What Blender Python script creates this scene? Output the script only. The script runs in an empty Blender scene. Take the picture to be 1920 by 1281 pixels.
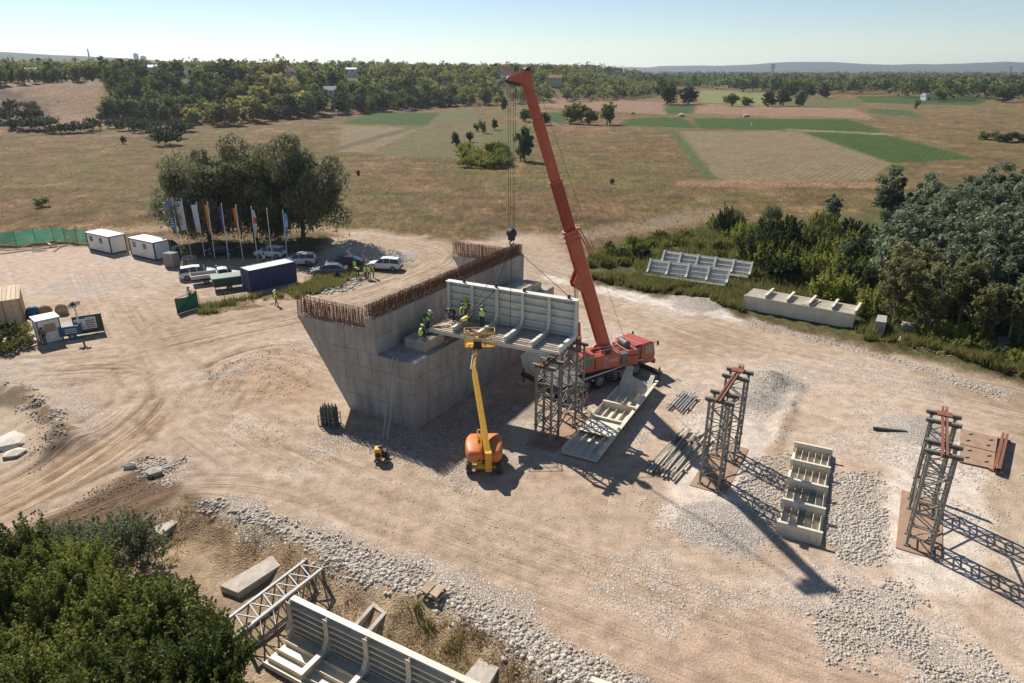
import bpy, math, random
import numpy as np
from mathutils import Vector, Matrix
R = math.radians
scn = bpy.context.scene
COL = scn.collection

# ------------------------------------------------------------------ camera, sky, sun, exposure
CAM_H, CAM_PITCH, CAM_F = 25.0, R(21.8), 1280.0 / 1920.0
cd = bpy.data.cameras.new('camera'); cam = bpy.data.objects.new('camera', cd); COL.objects.link(cam)
cam.location = (0, 0, CAM_H); cam.rotation_euler = (R(90) - CAM_PITCH, 0, 0)
cd.sensor_width = 36.0; cd.lens = 36.0 * CAM_F; cd.clip_start = 0.5; cd.clip_end = 30000
scn.camera = cam
SUN_EL, SUN_AZ = R(42.5), R(-35)            # azimuth from +Y, clockwise positive
sd = (math.sin(SUN_AZ) * math.cos(SUN_EL), math.cos(SUN_AZ) * math.cos(SUN_EL), math.sin(SUN_EL))
w = bpy.data.worlds.new('World'); scn.world = w; w.use_nodes = True
nt = w.node_tree; nt.nodes.clear()
sky = nt.nodes.new('ShaderNodeTexSky'); sky.sky_type = 'NISHITA'; sky.sun_disc = False
sky.sun_elevation = SUN_EL; sky.sun_rotation = SUN_AZ
sky.altitude = 1500; sky.air_density = 1.0; sky.dust_density = 0.05; sky.ozone_density = 1.5
bg = nt.nodes.new('ShaderNodeBackground'); bg.inputs['Strength'].default_value = 0.066
out = nt.nodes.new('ShaderNodeOutputWorld')
nt.links.new(sky.outputs[0], bg.inputs[0]); nt.links.new(bg.outputs[0], out.inputs[0])
sl = bpy.data.lights.new('sun', 'SUN'); sl.energy = 4.6; sl.angle = R(0.53); sl.color = (1.0, 0.95, 0.88)
so = bpy.data.objects.new('sun', sl); COL.objects.link(so)
so.rotation_euler = (Vector(sd)).to_track_quat('Z', 'Y').to_euler()
so.location = (-40, 60, 80)
vs = scn.view_settings; vs.view_transform = 'Standard'; vs.look = 'None'; vs.exposure = 0.62; vs.gamma = 1.0
vs.use_curve_mapping = False
cy = scn.cycles
cy.max_bounces = 5; cy.diffuse_bounces = 2; cy.glossy_bounces = 2; cy.transmission_bounces = 3
cy.transparent_max_bounces = 6; cy.volume_bounces = 0
cy.use_denoising = True
cy.sample_clamp_indirect = 4.0

# ------------------------------------------------------------------ helpers
_c, _s = math.cos(CAM_PITCH), math.sin(CAM_PITCH)
def G(px, py, z=0.0):
    """Where the line of sight through a point of the photograph meets height z."""
    x = (px - 960) / 1280.0; y = -(py - 640.5) / 1280.0
    d = (x, _c + y * _s, -_s + y * _c); t = (z - CAM_H) / d[2]
    return (d[0] * t, d[1] * t, z)
def AtY(px, py, Y):
    x = (px - 960) / 1280.0; y = -(py - 640.5) / 1280.0
    d = (x, _c + y * _s, -_s + y * _c); t = Y / d[1]
    return (d[0] * t, Y, CAM_H + d[2] * t)
def V(*a): return Vector(a if len(a) > 1 else a[0])

def tag(o, label=None, cat=None, group=None, kind=None):
    if label: o['label'] = label
    if cat: o['category'] = cat
    if group: o['group'] = group
    if kind: o['kind'] = kind
    return o
def thing(name, label, cat, loc=(0, 0, 0), rz=0.0, group=None):
    o = bpy.data.objects.new(name, None); COL.objects.link(o)
    o.location = loc; o.rotation_euler = (0, 0, rz); o.empty_display_size = 0.3
    return tag(o, label, cat, group)
def link(name, me, parent=None, loc=None, rot=None, scale=None):
    o = bpy.data.objects.new(name, me); COL.objects.link(o)
    if parent: o.parent = parent
    if loc is not None: o.location = loc
    if rot is not None: o.rotation_euler = rot
    if scale is not None: o.scale = scale
    return o

class MB:
    """Collects faces; build() makes one mesh object of them."""
    def __init__(s): s.v = []; s.f = []; s.m = []; s.mi = 0
    def add(s, vs, fs):
        b = len(s.v); s.v += [tuple(p) for p in vs]
        for f in fs: s.f.append([b + i for i in f]); s.m.append(s.mi)
        return s
    def hexa(s, p):   # p: 4 bottom ccw, 4 top ccw
        return s.add(p, [(3, 2, 1, 0), (4, 5, 6, 7), (0, 1, 5, 4), (1, 2, 6, 5), (2, 3, 7, 6), (3, 0, 4, 7)])
    def box(s, x0, x1, y0, y1, z0, z1):
        return s.hexa([(x0, y0, z0), (x1, y0, z0), (x1, y1, z0), (x0, y1, z0), (x0, y0, z1), (x1, y0, z1), (x1, y1, z1), (x0, y1, z1)])
    def cbox(s, c, d, rz=0.0, rot=None):
        M = rot if rot is not None else Matrix.Rotation(rz, 3, 'Z')
        P = []
        for z in (-.5, .5):
            for x, y in ((-.5, -.5), (.5, -.5), (.5, .5), (-.5, .5)):
                P.append(V(c) + M @ V(x * d[0], y * d[1], z * d[2]))
        return s.hexa(P)
    def bar(s, p, q, w, h=None, up=(0, 0, 1)):
        p, q = V(p), V(q); h = h or w
        d = (q - p).normalized(); u = V(up)
        if abs(d.dot(u)) > .98: u = V(1, 0, 0)
        a = d.cross(u).normalized() * (w / 2); b = a.cross(d).normalized() * (h / 2)
        return s.hexa([p - a - b, p + a - b, q + a - b, q - a - b, p - a + b, p + a + b, q + a + b, q - a + b])
    def tube(s, p, q, r, n=8, r2=None, cap=True):
        p, q = V(p), V(q); r2 = r if r2 is None else r2
        d = (q - p).normalized(); u = V(0, 0, 1) if abs(d.z) < .95 else V(1, 0, 0)
        a = d.cross(u).normalized(); b = d.cross(a)
        ring = [(a * math.cos(2 * math.pi * i / n) + b * math.sin(2 * math.pi * i / n)) for i in range(n)]
        P = [p + x * r for x in ring] + [q + x * r2 for x in ring]
        F = [(i, i + n, (i + 1) % n + n, (i + 1) % n) for i in range(n)]
        if cap: F += [tuple(range(n)), tuple(range(2 * n - 1, n - 1, -1))]
        return s.add(P, F)
    def path(s, pts, r, n=6):
        for a, b in zip(pts[:-1], pts[1:]): s.tube(a, b, r, n)
        return s
    def prism(s, poly, fn, d0, d1):
        """poly: 2d points; fn(a, b, d) -> 3d point; extruded from depth d0 to d1."""
        n = len(poly)
        P = [fn(a, b, d0) for a, b in poly] + [fn(a, b, d1) for a, b in poly]
        F = [tuple(range(n)), tuple(range(2 * n - 1, n - 1, -1))] + [(i, i + n, (i + 1) % n + n, (i + 1) % n) for i in range(n)]
        return s.add(P, F)
    def loft(s, rings, cap=True):
        n = len(rings[0]); P = [p for r in rings for p in r]; F = []
        for k in range(len(rings) - 1):
            for i in range(n):
                j = (i + 1) % n
                F.append((k * n + i, k * n + j, (k + 1) * n + j, (k + 1) * n + i))
        if cap: F += [tuple(range(n - 1, -1, -1)), tuple(range((len(rings) - 1) * n, len(rings) * n))]
        return s.add(P, F)
    def mesh(s, name, mats, smooth=False, recalc=True):
        me = bpy.data.meshes.new(name); me.from_pydata(s.v, [], s.f)
        for m in (mats if isinstance(mats, (list, tuple)) else [mats]): me.materials.append(m)
        if any(s.m): me.polygons.foreach_set('material_index', s.m)
        if recalc:
            import bmesh
            bm = bmesh.new(); bm.from_mesh(me); bmesh.ops.recalc_face_normals(bm, faces=bm.faces); bm.to_mesh(me); bm.free()
        if smooth: me.polygons.foreach_set('use_smooth', [True] * len(me.polygons))
        me.update(); return me
    def build(s, name, mats, parent=None, smooth=False, loc=None, rot=None, bevel=0.0):
        o = link(name, s.mesh(name, mats, smooth), parent, loc, rot)
        if bevel:
            m = o.modifiers.new('bevel', 'BEVEL'); m.width = bevel; m.segments = 2; m.limit_method = 'ANGLE'
        return o

def mesh_np(name, Vt, F, mat, smooth=False):
    """Mesh from numpy: Vt (n,3), F (m,k)."""
    me = bpy.data.meshes.new(name); k = F.shape[1]
    me.vertices.add(len(Vt)); me.vertices.foreach_set('co', np.asarray(Vt, np.float32).ravel())
    me.loops.add(F.size); me.loops.foreach_set('vertex_index', F.astype(np.int32).ravel())
    me.polygons.add(len(F)); me.polygons.foreach_set('loop_start', np.arange(0, F.size, k, dtype=np.int32))
    me.polygons.foreach_set('loop_total', np.full(len(F), k, np.int32))
    if smooth: me.polygons.foreach_set('use_smooth', np.ones(len(F), bool))
    for m in (mat if isinstance(mat, (list, tuple)) else [mat]): me.materials.append(m)
    me.update(); me.validate(); return me

# ------------------------------------------------------------------ materials
def N(nt, t, **kw):
    n = nt.nodes.new(t)
    for k, v in kw.items():
        if k in n.inputs: n.inputs[k].default_value = v
        else: setattr(n, k, v)
    return n
def mat(name, col, rough=.6, metal=0.0, var=.12, scale=3.0, dirt=None, dirt_amt=.0, dirt_scale=1.2, bump=0.0, bscale=30.0, objvar=0.0, spec=.4, stretch=None):
    """Principled surface with grain, optional dirt blotches, optional per-object variation."""
    m = bpy.data.materials.new(name); m.use_nodes = True; nt = m.node_tree; L = nt.links.new
    b = nt.nodes['Principled BSDF']; b.inputs['Roughness'].default_value = rough; b.inputs['Metallic'].default_value = metal
    b.inputs['Specular IOR Level'].default_value = spec
    tc = N(nt, 'ShaderNodeTexCoord'); src = tc.outputs['Object']
    if stretch:
        mp = N(nt, 'ShaderNodeMapping'); mp.inputs['Scale'].default_value = stretch; L(src, mp.inputs['Vector']); src = mp.outputs['Vector']
    no = N(nt, 'ShaderNodeTexNoise', Scale=scale, Detail=6.0, Roughness=.6); L(src, no.inputs['Vector'])
    mr = N(nt, 'ShaderNodeMapRange'); mr.inputs['From Min'].default_value = .3; mr.inputs['From Max'].default_value = .7
    mr.inputs['To Min'].default_value = 1 - var; mr.inputs['To Max'].default_value = 1 + var; L(no.outputs['Fac'], mr.inputs['Value'])
    val = mr.outputs['Result']
    if objvar:
        oi = N(nt, 'ShaderNodeObjectInfo'); m2 = N(nt, 'ShaderNodeMapRange')
        m2.inputs['To Min'].default_value = 1 - objvar; m2.inputs['To Max'].default_value = 1 + objvar; L(oi.outputs['Random'], m2.inputs['Value'])
        mm = N(nt, 'ShaderNodeMath', operation='MULTIPLY'); L(val, mm.inputs[0]); L(m2.outputs['Result'], mm.inputs[1]); val = mm.outputs[0]
    vm = N(nt, 'ShaderNodeVectorMath', operation='SCALE'); vm.inputs[0].default_value = col[:3]; L(val, vm.inputs['Scale'])
    c = vm.outputs['Vector']
    if dirt:
        n2 = N(nt, 'ShaderNodeTexNoise', Scale=dirt_scale, Detail=8.0, Roughness=.65); L(src, n2.inputs['Vector'])
        r2 = N(nt, 'ShaderNodeMapRange'); r2.inputs['From Min'].default_value = .45; r2.inputs['From Max'].default_value = .7
        r2.inputs['To Max'].default_value = dirt_amt; L(n2.outputs['Fac'], r2.inputs['Value'])
        mx = N(nt, 'ShaderNodeMix', data_type='RGBA'); L(r2.outputs['Result'], mx.inputs[0]); L(c, mx.inputs[6]); mx.inputs[7].default_value = (*dirt[:3], 1)
        c = mx.outputs[2]
    L(c, b.inputs['Base Color'])
    if bump:
        bn = N(nt, 'ShaderNodeTexNoise', Scale=bscale, Detail=4.0); L(src, bn.inputs['Vector'])
        bp = N(nt, 'ShaderNodeBump', Strength=bump, Distance=.02); L(bn.outputs['Fac'], bp.inputs['Height']); L(bp.outputs['Normal'], b.inputs['Normal'])
    return m
def leafmat(name, col, col2, trans=.45, var=.35):
    """Leaves: light passes through them, hue differs leaf to leaf and tree to tree."""
    m = bpy.data.materials.new(name); m.use_nodes = True; nt = m.node_tree; L = nt.links.new
    nt.nodes.remove(nt.nodes['Principled BSDF']); o = nt.nodes['Material Output']
    ge = N(nt, 'ShaderNodeNewGeometry'); oi = N(nt, 'ShaderNodeObjectInfo')
    tc = N(nt, 'ShaderNodeTexCoord'); no = N(nt, 'ShaderNodeTexNoise', Scale=.45, Detail=3.0); L(tc.outputs['Object'], no.inputs['Vector'])
    a = N(nt, 'ShaderNodeMath', operation='ADD'); L(ge.outputs['Random Per Island'], a.inputs[0]); L(oi.outputs['Random'], a.inputs[1])
    a2 = N(nt, 'ShaderNodeMath', operation='ADD'); L(a.outputs[0], a2.inputs[0]); L(no.outputs['Fac'], a2.inputs[1])
    f = N(nt, 'ShaderNodeMapRange'); f.inputs['From Min'].default_value = .5; f.inputs['From Max'].default_value = 2.3; L(a2.outputs[0], f.inputs['Value'])
    mx = N(nt, 'ShaderNodeMix', data_type='RGBA'); L(f.outputs['Result'], mx.inputs[0])
    mx.inputs[6].default_value = (*col, 1); mx.inputs[7].default_value = (*col2, 1)
    br = N(nt, 'ShaderNodeMapRange'); br.inputs['To Min'].default_value = 1 - var; br.inputs['To Max'].default_value = 1 + var; L(oi.outputs['Random'], br.inputs['Value'])
    vm = N(nt, 'ShaderNodeVectorMath', operation='SCALE'); L(mx.outputs[2], vm.inputs[0]); L(br.outputs['Result'], vm.inputs['Scale'])
    d = N(nt, 'ShaderNodeBsdfDiffuse'); t = N(nt, 'ShaderNodeBsdfTranslucent'); ms = N(nt, 'ShaderNodeMixShader', Fac=trans)
    g = N(nt, 'ShaderNodeBsdfGlossy', Roughness=.5); g.inputs['Color'].default_value = (.6, .6, .55, 1); m3 = N(nt, 'ShaderNodeMixShader', Fac=.02)
    L(vm.outputs['Vector'], d.inputs['Color']); L(vm.outputs['Vector'], t.inputs['Color'])
    L(d.outputs[0], ms.inputs[1]); L(t.outputs[0], ms.inputs[2]); L(ms.outputs[0], m3.inputs[1]); L(g.outputs[0], m3.inputs[2]); L(m3.outputs[0], o.inputs['Surface'])
    return m
DUST = (.42, .33, .24)
M = {}
M['concrete'] = mat('concrete', (.35, .32, .285), .85, var=.2, scale=1.6, stretch=(1, 1, .28), dirt=(.20, .175, .15), dirt_amt=.6, dirt_scale=1.1, bump=.25, bscale=14, objvar=.055)
M['concrete_pale'] = mat('concrete_pale', (.44, .385, .32), .9, var=.16, scale=2.5, dirt=(.28, .21, .15), dirt_amt=.65, dirt_scale=1.6, bump=.3, bscale=12, objvar=.06)
M['rebar'] = mat('rebar', (.16, .075, .04), .85, var=.35, scale=6)
M['primer'] = mat('primer', (.64, .615, .545), .5, var=.06, scale=1.2, dirt=(.44, .37, .28), dirt_amt=.4, dirt_scale=1.0, objvar=.03)
M['primer_warm'] = mat('primer_warm', (.68, .61, .48), .5, var=.07, scale=1.2, dirt=(.38, .30, .2), dirt_amt=.4, dirt_scale=1.1, objvar=.04)
M['primer_dusty'] = mat('primer_dusty', (.52, .44, .35), .7, var=.14, scale=1.5, dirt=(.36, .27, .19), dirt_amt=.6, dirt_scale=1.6, stretch=(.25, 1, 1))
M['bolt_white'] = mat('bolt_white', (.75, .74, .7), .5)
M['galv'] = mat('galv', (.21, .20, .18), .6, .25, var=.2, scale=5, dirt=(.24, .18, .12), dirt_amt=.4, dirt_scale=3, objvar=.1)
M['galv_pale'] = mat('galv_pale', (.36, .35, .33), .6, .1, var=.12, scale=5, dirt=(.3, .24, .17), dirt_amt=.3, dirt_scale=3)
M['rust'] = mat('rust', (.22, .085, .05), .85, var=.3, scale=5, dirt=(.12, .06, .04), dirt_amt=.6, dirt_scale=3)
M['rust_plate'] = mat('rust_plate', (.33, .215, .14), .85, var=.16, scale=2, dirt=(.26, .14, .08), dirt_amt=.6, dirt_scale=1.2)
M['dark_steel'] = mat('dark_steel', (.05, .048, .045), .6, .3, var=.25, scale=6, dirt=(.2, .15, .1), dirt_amt=.3)
M['crane_red'] = mat('crane_red', (.40, .068, .034), .38, var=.10, scale=1.5, dirt=(.3, .16, .11), dirt_amt=.28, dirt_scale=1.5, spec=.5)
M['crane_grey'] = mat('crane_grey', (.12, .115, .11), .55, .1, var=.2, scale=4)
M['crane_pale'] = mat('crane_pale', (.55, .53, .5), .5, .1, var=.1)
M['boom_grey'] = mat('boom_grey', (.27, .045, .028), .5, .2, var=.2, scale=2)
M['black'] = mat('black', (.018, .018, .018), .6, var=.2)
M['rubber'] = mat('rubber', (.035, .032, .03), .85, var=.3, scale=5, dirt=DUST, dirt_amt=.35, dirt_scale=4)
M['rim'] = mat('rim', (.32, .3, .28), .5, .4, var=.15)
M['chrome'] = mat('chrome', (.7, .68, .64), .22, .9, var=.05)
M['glass'] = mat('glass', (.03, .04, .045), .08, var=.2, spec=.8)
M['cab_glass'] = mat('cab_glass', (.16, .17, .14), .1, var=.2, spec=.9)
M['lift_yellow'] = mat('lift_yellow', (.66, .36, .035), .45, var=.1, scale=2, dirt=(.4, .24, .08), dirt_amt=.3, dirt_scale=2.5)
M['lift_orange'] = mat('lift_orange', (.62, .19, .045), .45, var=.08, scale=2, dirt=(.4, .2, .1), dirt_amt=.35, dirt_scale=2)
M['white'] = mat('white', (.74, .73, .70), .5, var=.05, scale=2, dirt=(.55, .48, .4), dirt_amt=.25)
M['cabin_white'] = mat('cabin_white', (.70, .69, .66), .6, var=.05, scale=2, dirt=(.5, .44, .36), dirt_amt=.3)
M['car_white'] = mat('car_white', (.72, .72, .70), .3, var=.04, spec=.6, dirt=(.5, .45, .38), dirt_amt=.2)
M['car_grey'] = mat('car_grey', (.15, .165, .18), .3, .2, var=.06, spec=.6)
M['car_black'] = mat('car_black', (.025, .027, .03), .25, .1, var=.1, spec=.7)
M['navy'] = mat('navy', (.026, .042, .14), .5, var=.12, scale=2, dirt=(.1, .09, .08), dirt_amt=.3)
M['dark_trim'] = mat('dark_trim', (.05, .05, .05), .6, var=.15)
M['green_sheet'] = mat('green_sheet', (.03, .15, .085), .6, var=.15, scale=2, dirt=(.12, .2, .13), dirt_amt=.4)
M['green_dark'] = mat('green_dark', (.03, .07, .05), .7, var=.2)
M['wood'] = mat('wood', (.34, .23, .14), .85, var=.25, scale=3, stretch=(1, 1, .3), objvar=.2)
M['wood_pale'] = mat('wood_pale', (.50, .38, .25), .85, var=.2, scale=3, objvar=.15)
M['wood_grey'] = mat('wood_grey', (.38, .34, .27), .9, var=.25, scale=4, objvar=.25)
M['block_grey'] = mat('block_grey', (.27, .255, .23), .9, var=.2, scale=4, objvar=.12)
M['blue_tarp'] = mat('blue_tarp', (.03, .10, .17), .6, var=.2)
M['vest_lime'] = mat('vest_lime', (.50, .78, .08), .7, var=.1, scale=8)
M['vest_yellow'] = mat('vest_yellow', (.78, .62, .06), .7, var=.1, scale=8)
M['skin'] = mat('skin', (.42, .25, .17), .6, var=.05)
M['navy_cloth'] = mat('navy_cloth', (.03, .035, .06), .9, var=.25, scale=6)
M['dark_cloth'] = mat('dark_cloth', (.03, .028, .027), .9, var=.25, scale=6)
M['jeans'] = mat('jeans', (.07, .095, .15), .9, var=.2, scale=6)
M['khaki'] = mat('khaki', (.14, .12, .07), .9, var=.25, scale=6)
M['red_cloth'] = mat('red_cloth', (.36, .09, .10), .9, var=.3, scale=9)
M['helmet_white'] = mat('helmet_white', (.78, .77, .74), .4, var=.03)
M['helmet_blue'] = mat('helmet_blue', (.04, .09, .24), .4, var=.05)
M['helmet_yellow'] = mat('helmet_yellow', (.75, .5, .05), .4, var=.05)
M['hair'] = mat('hair', (.03, .022, .016), .8, var=.2)
M['boot'] = mat('boot', (.06, .045, .03), .8, var=.2)
M['stone'] = mat('stone', (.53, .47, .395), .95, var=.22, scale=1.7, dirt=(.36, .28, .2), dirt_amt=.65, dirt_scale=1.1, objvar=.2)
M['bark'] = mat('bark', (.10, .08, .06), .95, var=.3, scale=4, stretch=(1, 1, .3))
M['bark_pale'] = mat('bark_pale', (.42, .39, .34), .9, var=.3, scale=3, stretch=(1, 1, .3))
M['roof_red'] = mat('roof_red', (.30, .12, .07), .9, var=.2)
M['roof_pale'] = mat('roof_pale', (.62, .60, .57), .7, var=.1)
M['wall_cream'] = mat('wall_cream', (.55, .48, .38), .9, var=.1)
# ------------------------------------------------------------------ terrain
def vnoise(x, y, seed=0):
    """Smooth value noise, numpy, about -1..1."""
    xi = np.floor(x).astype(np.int64); yi = np.floor(y).astype(np.int64); fx = x - xi; fy = y - yi
    fx = fx * fx * (3 - 2 * fx); fy = fy * fy * (3 - 2 * fy)
    def h(a, b):
        n = (a * 374761393 + b * 668265263 + seed * 974711) & 0x7fffffff
        n = ((n ^ (n >> 13)) * 1274126177) & 0x7fffffff
        n = n ^ (n >> 16)
        return (n & 0xffff) / 32767.5 - 1
    return (h(xi, yi) * (1 - fx) + h(xi + 1, yi) * fx) * (1 - fy) + (h(xi, yi + 1) * (1 - fx) + h(xi + 1, yi + 1) * fx) * fy
def fbm(x, y, oct=4, seed=0):
    t = 0; a = .55
    for k in range(oct):
        t = t + a * vnoise(x * 2 ** k + 17.3 * k, y * 2 ** k - 9.1 * k, seed + k); a *= .5
    return t
def sstep(a, b, x):
    t = np.clip((x - a) / (b - a), 0, 1); return t * t * (3 - 2 * t)
def seg_dist(X, Y, pts, closed=False):
    """distance, length along, signed offset to a polyline."""
    best = np.full(X.shape, 1e9); al = np.zeros(X.shape); ac = np.zeros(X.shape); L = 0.0
    P = list(pts) + ([pts[0]] if closed else [])
    for (x0, y0), (x1, y1) in zip(P[:-1], P[1:]):
        dx, dy = x1 - x0, y1 - y0; l = math.hypot(dx, dy) + 1e-9
        t = np.clip(((X - x0) * dx + (Y - y0) * dy) / l ** 2, 0, 1)
        ex, ey = X - x0 - t * dx, Y - y0 - t * dy; d = np.hypot(ex, ey); m = d < best
        best = np.where(m, d, best); al = np.where(m, L + t * l, al)
        ac = np.where(m, (ex * -dy + ey * dx) / l, ac); L += l
    return best, al, ac
def sdf(X, Y, pts):
    """signed distance to a polygon, positive inside."""
    d, _, _ = seg_dist(X, Y, pts, True); ins = np.zeros(X.shape, bool)
    for (x0, y0), (x1, y1) in zip(pts, list(pts[1:]) + [pts[0]]):
        c = ((y0 > Y) != (y1 > Y)) & (X < (x1 - x0) * (Y - y0) / ((y1 - y0) + 1e-12) + x0); ins ^= c
    return np.where(ins, d, -d)
def gp(*px): return [G(x, y)[:2] for x, y in px]
def smooth_path(pts, n=3):
    for _ in range(n):
        q = [pts[0]]
        for a, b in zip(pts[:-1], pts[1:]):
            q += [(a[0] * .75 + b[0] * .25, a[1] * .75 + b[1] * .25), (a[0] * .25 + b[0] * .75, a[1] * .25 + b[1] * .75)]
        pts = q + [pts[-1]]
    return pts

PLATEAU = gp((-900, 300), (-250, 268), (0, 262), (120, 246), (215, 226), (420, 236), (620, 217), (800, 203), (1000, 194), (1190, 186)) + [(150, 760), (230, 1100), (300, 2200), (-6000, 3000), (-6000, 400)]
SITE = gp((-700, 480), (0, 468), (160, 458), (335, 490), (600, 476), (640, 436), (700, 432), (860, 455), (1000, 440), (1065, 465), (1085, 522), (1180, 548), (1290, 566),
          (1390, 596), (1600, 646), (1760, 686), (1920, 726), (2600, 870)) + [(80, 10), (60, -20), (10, -20)] + gp((1110, 1290), (850, 1135), (620, 1045), (520, 992), (400, 948), (330, 925), (200, 985), (0, 1010), (-700, 1130))
EDGE = gp((330, 930), (400, 950), (520, 994), (620, 1047), (740, 1095), (850, 1140), (980, 1215), (1110, 1290)) + [(8, 14), (14, 5)]
LOW = EDGE + [(14, -20), (-60, -20), (-60, 33)] + gp((-300, 1080), (0, 1030), (200, 990))
def hz(X, Y):
    X = np.asarray(X, float); Y = np.asarray(Y, float)
    z = np.zeros(X.shape)
    d = sdf(X, Y, PLATEAU)
    z += 17.0 * sstep(-5, 110, d + 16 * vnoise(X / 60, Y / 60, 3)) + 7.0 * sstep(100, 420, d)
    z += sstep(0, 40, d) * (1.8 * fbm(X / 45, Y / 45, 3, 5)) + sstep(0, 30, d) * (1 - sstep(80, 130, d)) * 2.2 * fbm(X / 13, Y / 30, 3, 6)
    # low ridges on the skyline
    D = np.hypot(X, Y); az = np.degrees(np.arctan2(X, Y))
    lf = sstep(2200, 3400, D) * (1 - sstep(4200, 6000, D))
    z += lf * np.clip(92 - (az + 37) * 3.4, 0, 120) * (az < 5) * (1 + .08 * vnoise(az / 2, D / 900, 9))
    rf = sstep(5200, 6600, D) * (1 - sstep(7000, 8600, D))
    z += rf * np.clip(58 + 22 * vnoise(az / 5.5, D * 0, 11) + 8 * vnoise(az / 1.3, D / 900, 12), 0, 200) * sstep(2, 12, az)
    # ground beside the site's filled platform lies lower, behind a stony bank
    e = sdf(X, Y, LOW)
    z -= 0.9 * sstep(0.0, 2.6, e + .5 * vnoise(X / 1.3, Y / 1.3, 21))
    # meadow undulation and site roughness
    s = sdf(X, Y, SITE); near = np.clip(1 - D / 700, 0, 1)
    z += sstep(0, 6, -s) * near * (.22 * fbm(X / 7, Y / 7, 3, 31) + .10 * vnoise(X / 1.1, Y / 1.1, 35)) * (1 - sstep(.5, 4, e))
    z += sstep(0, 3, s) * (.035 * fbm(X / 2.2, Y / 2.2, 3, 41))
    z += sstep(.5, 4, e) * (.12 * fbm(X / 2.0, Y / 2.0, 3, 43))
    # spoil berm along the wood, soil bank lower left
    bd, _, _ = seg_dist(X, Y, gp((1690, 652), (1760, 672), (1840, 690), (1960, 720)))
    z += .55 * np.exp(-(bd / 1.3) ** 2) * (1 + .4 * vnoise(X / .8, Y / .8, 51))
    bd, _, _ = seg_dist(X, Y, gp((20, 735), (70, 760), (110, 795), (120, 830)))
    z += .7 * np.exp(-(bd / 1.5) ** 2) * (1 + .4 * vnoise(X / .8, Y / .8, 53))
    bd, _, _ = seg_dist(X, Y, gp((1500, 722), (1488, 745), (1470, 790), (1450, 840)))
    z += .22 * np.exp(-(bd / .45) ** 2) * (1 + .5 * vnoise(X / .5, Y / .5, 55))
    # heavily rutted ground beside the abutment
    bd, _, _ = seg_dist(X, Y, gp((400, 700), (470, 665), (560, 640)))
    z += .16 * np.exp(-(bd / 5.0) ** 2) * vnoise(X * .35 + Y * .5, Y * 1.3 - X * .9, 57)
    for cx, cy, r, h in MOUNDS:
        q = np.hypot(X - cx, Y - cy) / r; z += h * np.clip(1 - q, 0, 1) ** 1.15 * (1 + .10 * vnoise(X / .35, Y / .35, 61))
    return z
def hz1(x, y): return float(hz(np.array([x]), np.array([y]))[0])
_m = lambda px, py, r, h: (*G(px, py)[:2], r, h)
MOUNDS = [_m(1447, 716, 2.5, 1.0), _m(1418, 745, 2.7, .5), _m(1712, 805, 2.6, .35), _m(655, 487, 5.2, 2.5), _m(700, 483, 4.2, 1.0), _m(740, 480, 3.6, .55), _m(1310, 568, 3.2, .5), _m(1350, 985, 2.6, .25)]

# fan-shaped sheet: fine near the site, coarser with distance, out to the skyline
rows = []; d = 14.0
while d < 9200:
    rows.append(d - 25); d *= 1.0058 if d < 140 else 1.0125
rows = np.array(rows); ks = np.linspace(-1.28, 1.28, 561)
KX, YY = np.meshgrid(ks, rows); XX = KX * (YY + 25); X = XX.ravel(); Y = YY.ravel()
Z = hz(X, Y)
nr, nc = XX.shape
idx = np.arange(nr * nc).reshape(nr, nc)
F = np.stack([idx[:-1, :-1], idx[:-1, 1:], idx[1:, 1:], idx[1:, :-1]], -1).reshape(-1, 4)

# what the ground is made of, point by point
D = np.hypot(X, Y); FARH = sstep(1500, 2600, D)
nA = fbm(X / 9, Y / 9, 4, 71); nB = fbm(X / 2.3, Y / 2.3, 4, 72); nC = fbm(X / 30, Y / 45, 4, 73); nD = fbm(X / .9, Y / .9, 3, 74)
def C(*c): return np.array(c, float)[None, :]
def mixc(col, new, f): f = np.clip(f, 0, 1)[:, None]; return col * (1 - f) + new * f
far_n = nC * .6 + nA * .4
col = C(.19, .135, .068) + 0 * X[:, None]
col = mixc(col, C(.165, .138, .058), sstep(-.2, .4, far_n))            # greener tufts
col = mixc(col, C(.235, .155, .088), sstep(.05, .5, -nC + .5 * nB))          # russet dry weeds
col = mixc(col, C(.11, .10, .042), sstep(.2, .5, nA - .3 * nC) * .75); col = mixc(col, C(.30, .21, .12), sstep(.2, .5, fbm(X / 5, Y / 16, 4, 75)) * .6)
nS = fbm(X / 11, Y / 3.0, 4, 77)
col *= np.clip(1 + .40 * nB[:, None] + .28 * nA[:, None] + .35 * nS[:, None] + .12 * nC[:, None], .4, 1.8) * .86 * np.array([1.10, 1.0, .90])[None, :]
grass = np.ones(X.shape); gravel = np.zeros(X.shape); rowsf = np.zeros(X.shape)
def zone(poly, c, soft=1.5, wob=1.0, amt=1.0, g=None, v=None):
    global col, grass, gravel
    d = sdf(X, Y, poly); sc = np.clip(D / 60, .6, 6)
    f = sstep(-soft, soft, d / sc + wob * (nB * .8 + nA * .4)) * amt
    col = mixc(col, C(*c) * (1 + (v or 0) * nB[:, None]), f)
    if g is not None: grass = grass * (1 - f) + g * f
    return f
FIELD_GREEN = (.05, .085, .018); FIELD_OLIVE = (.115, .118, .04); STUBBLE = (.21, .16, .09)
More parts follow.
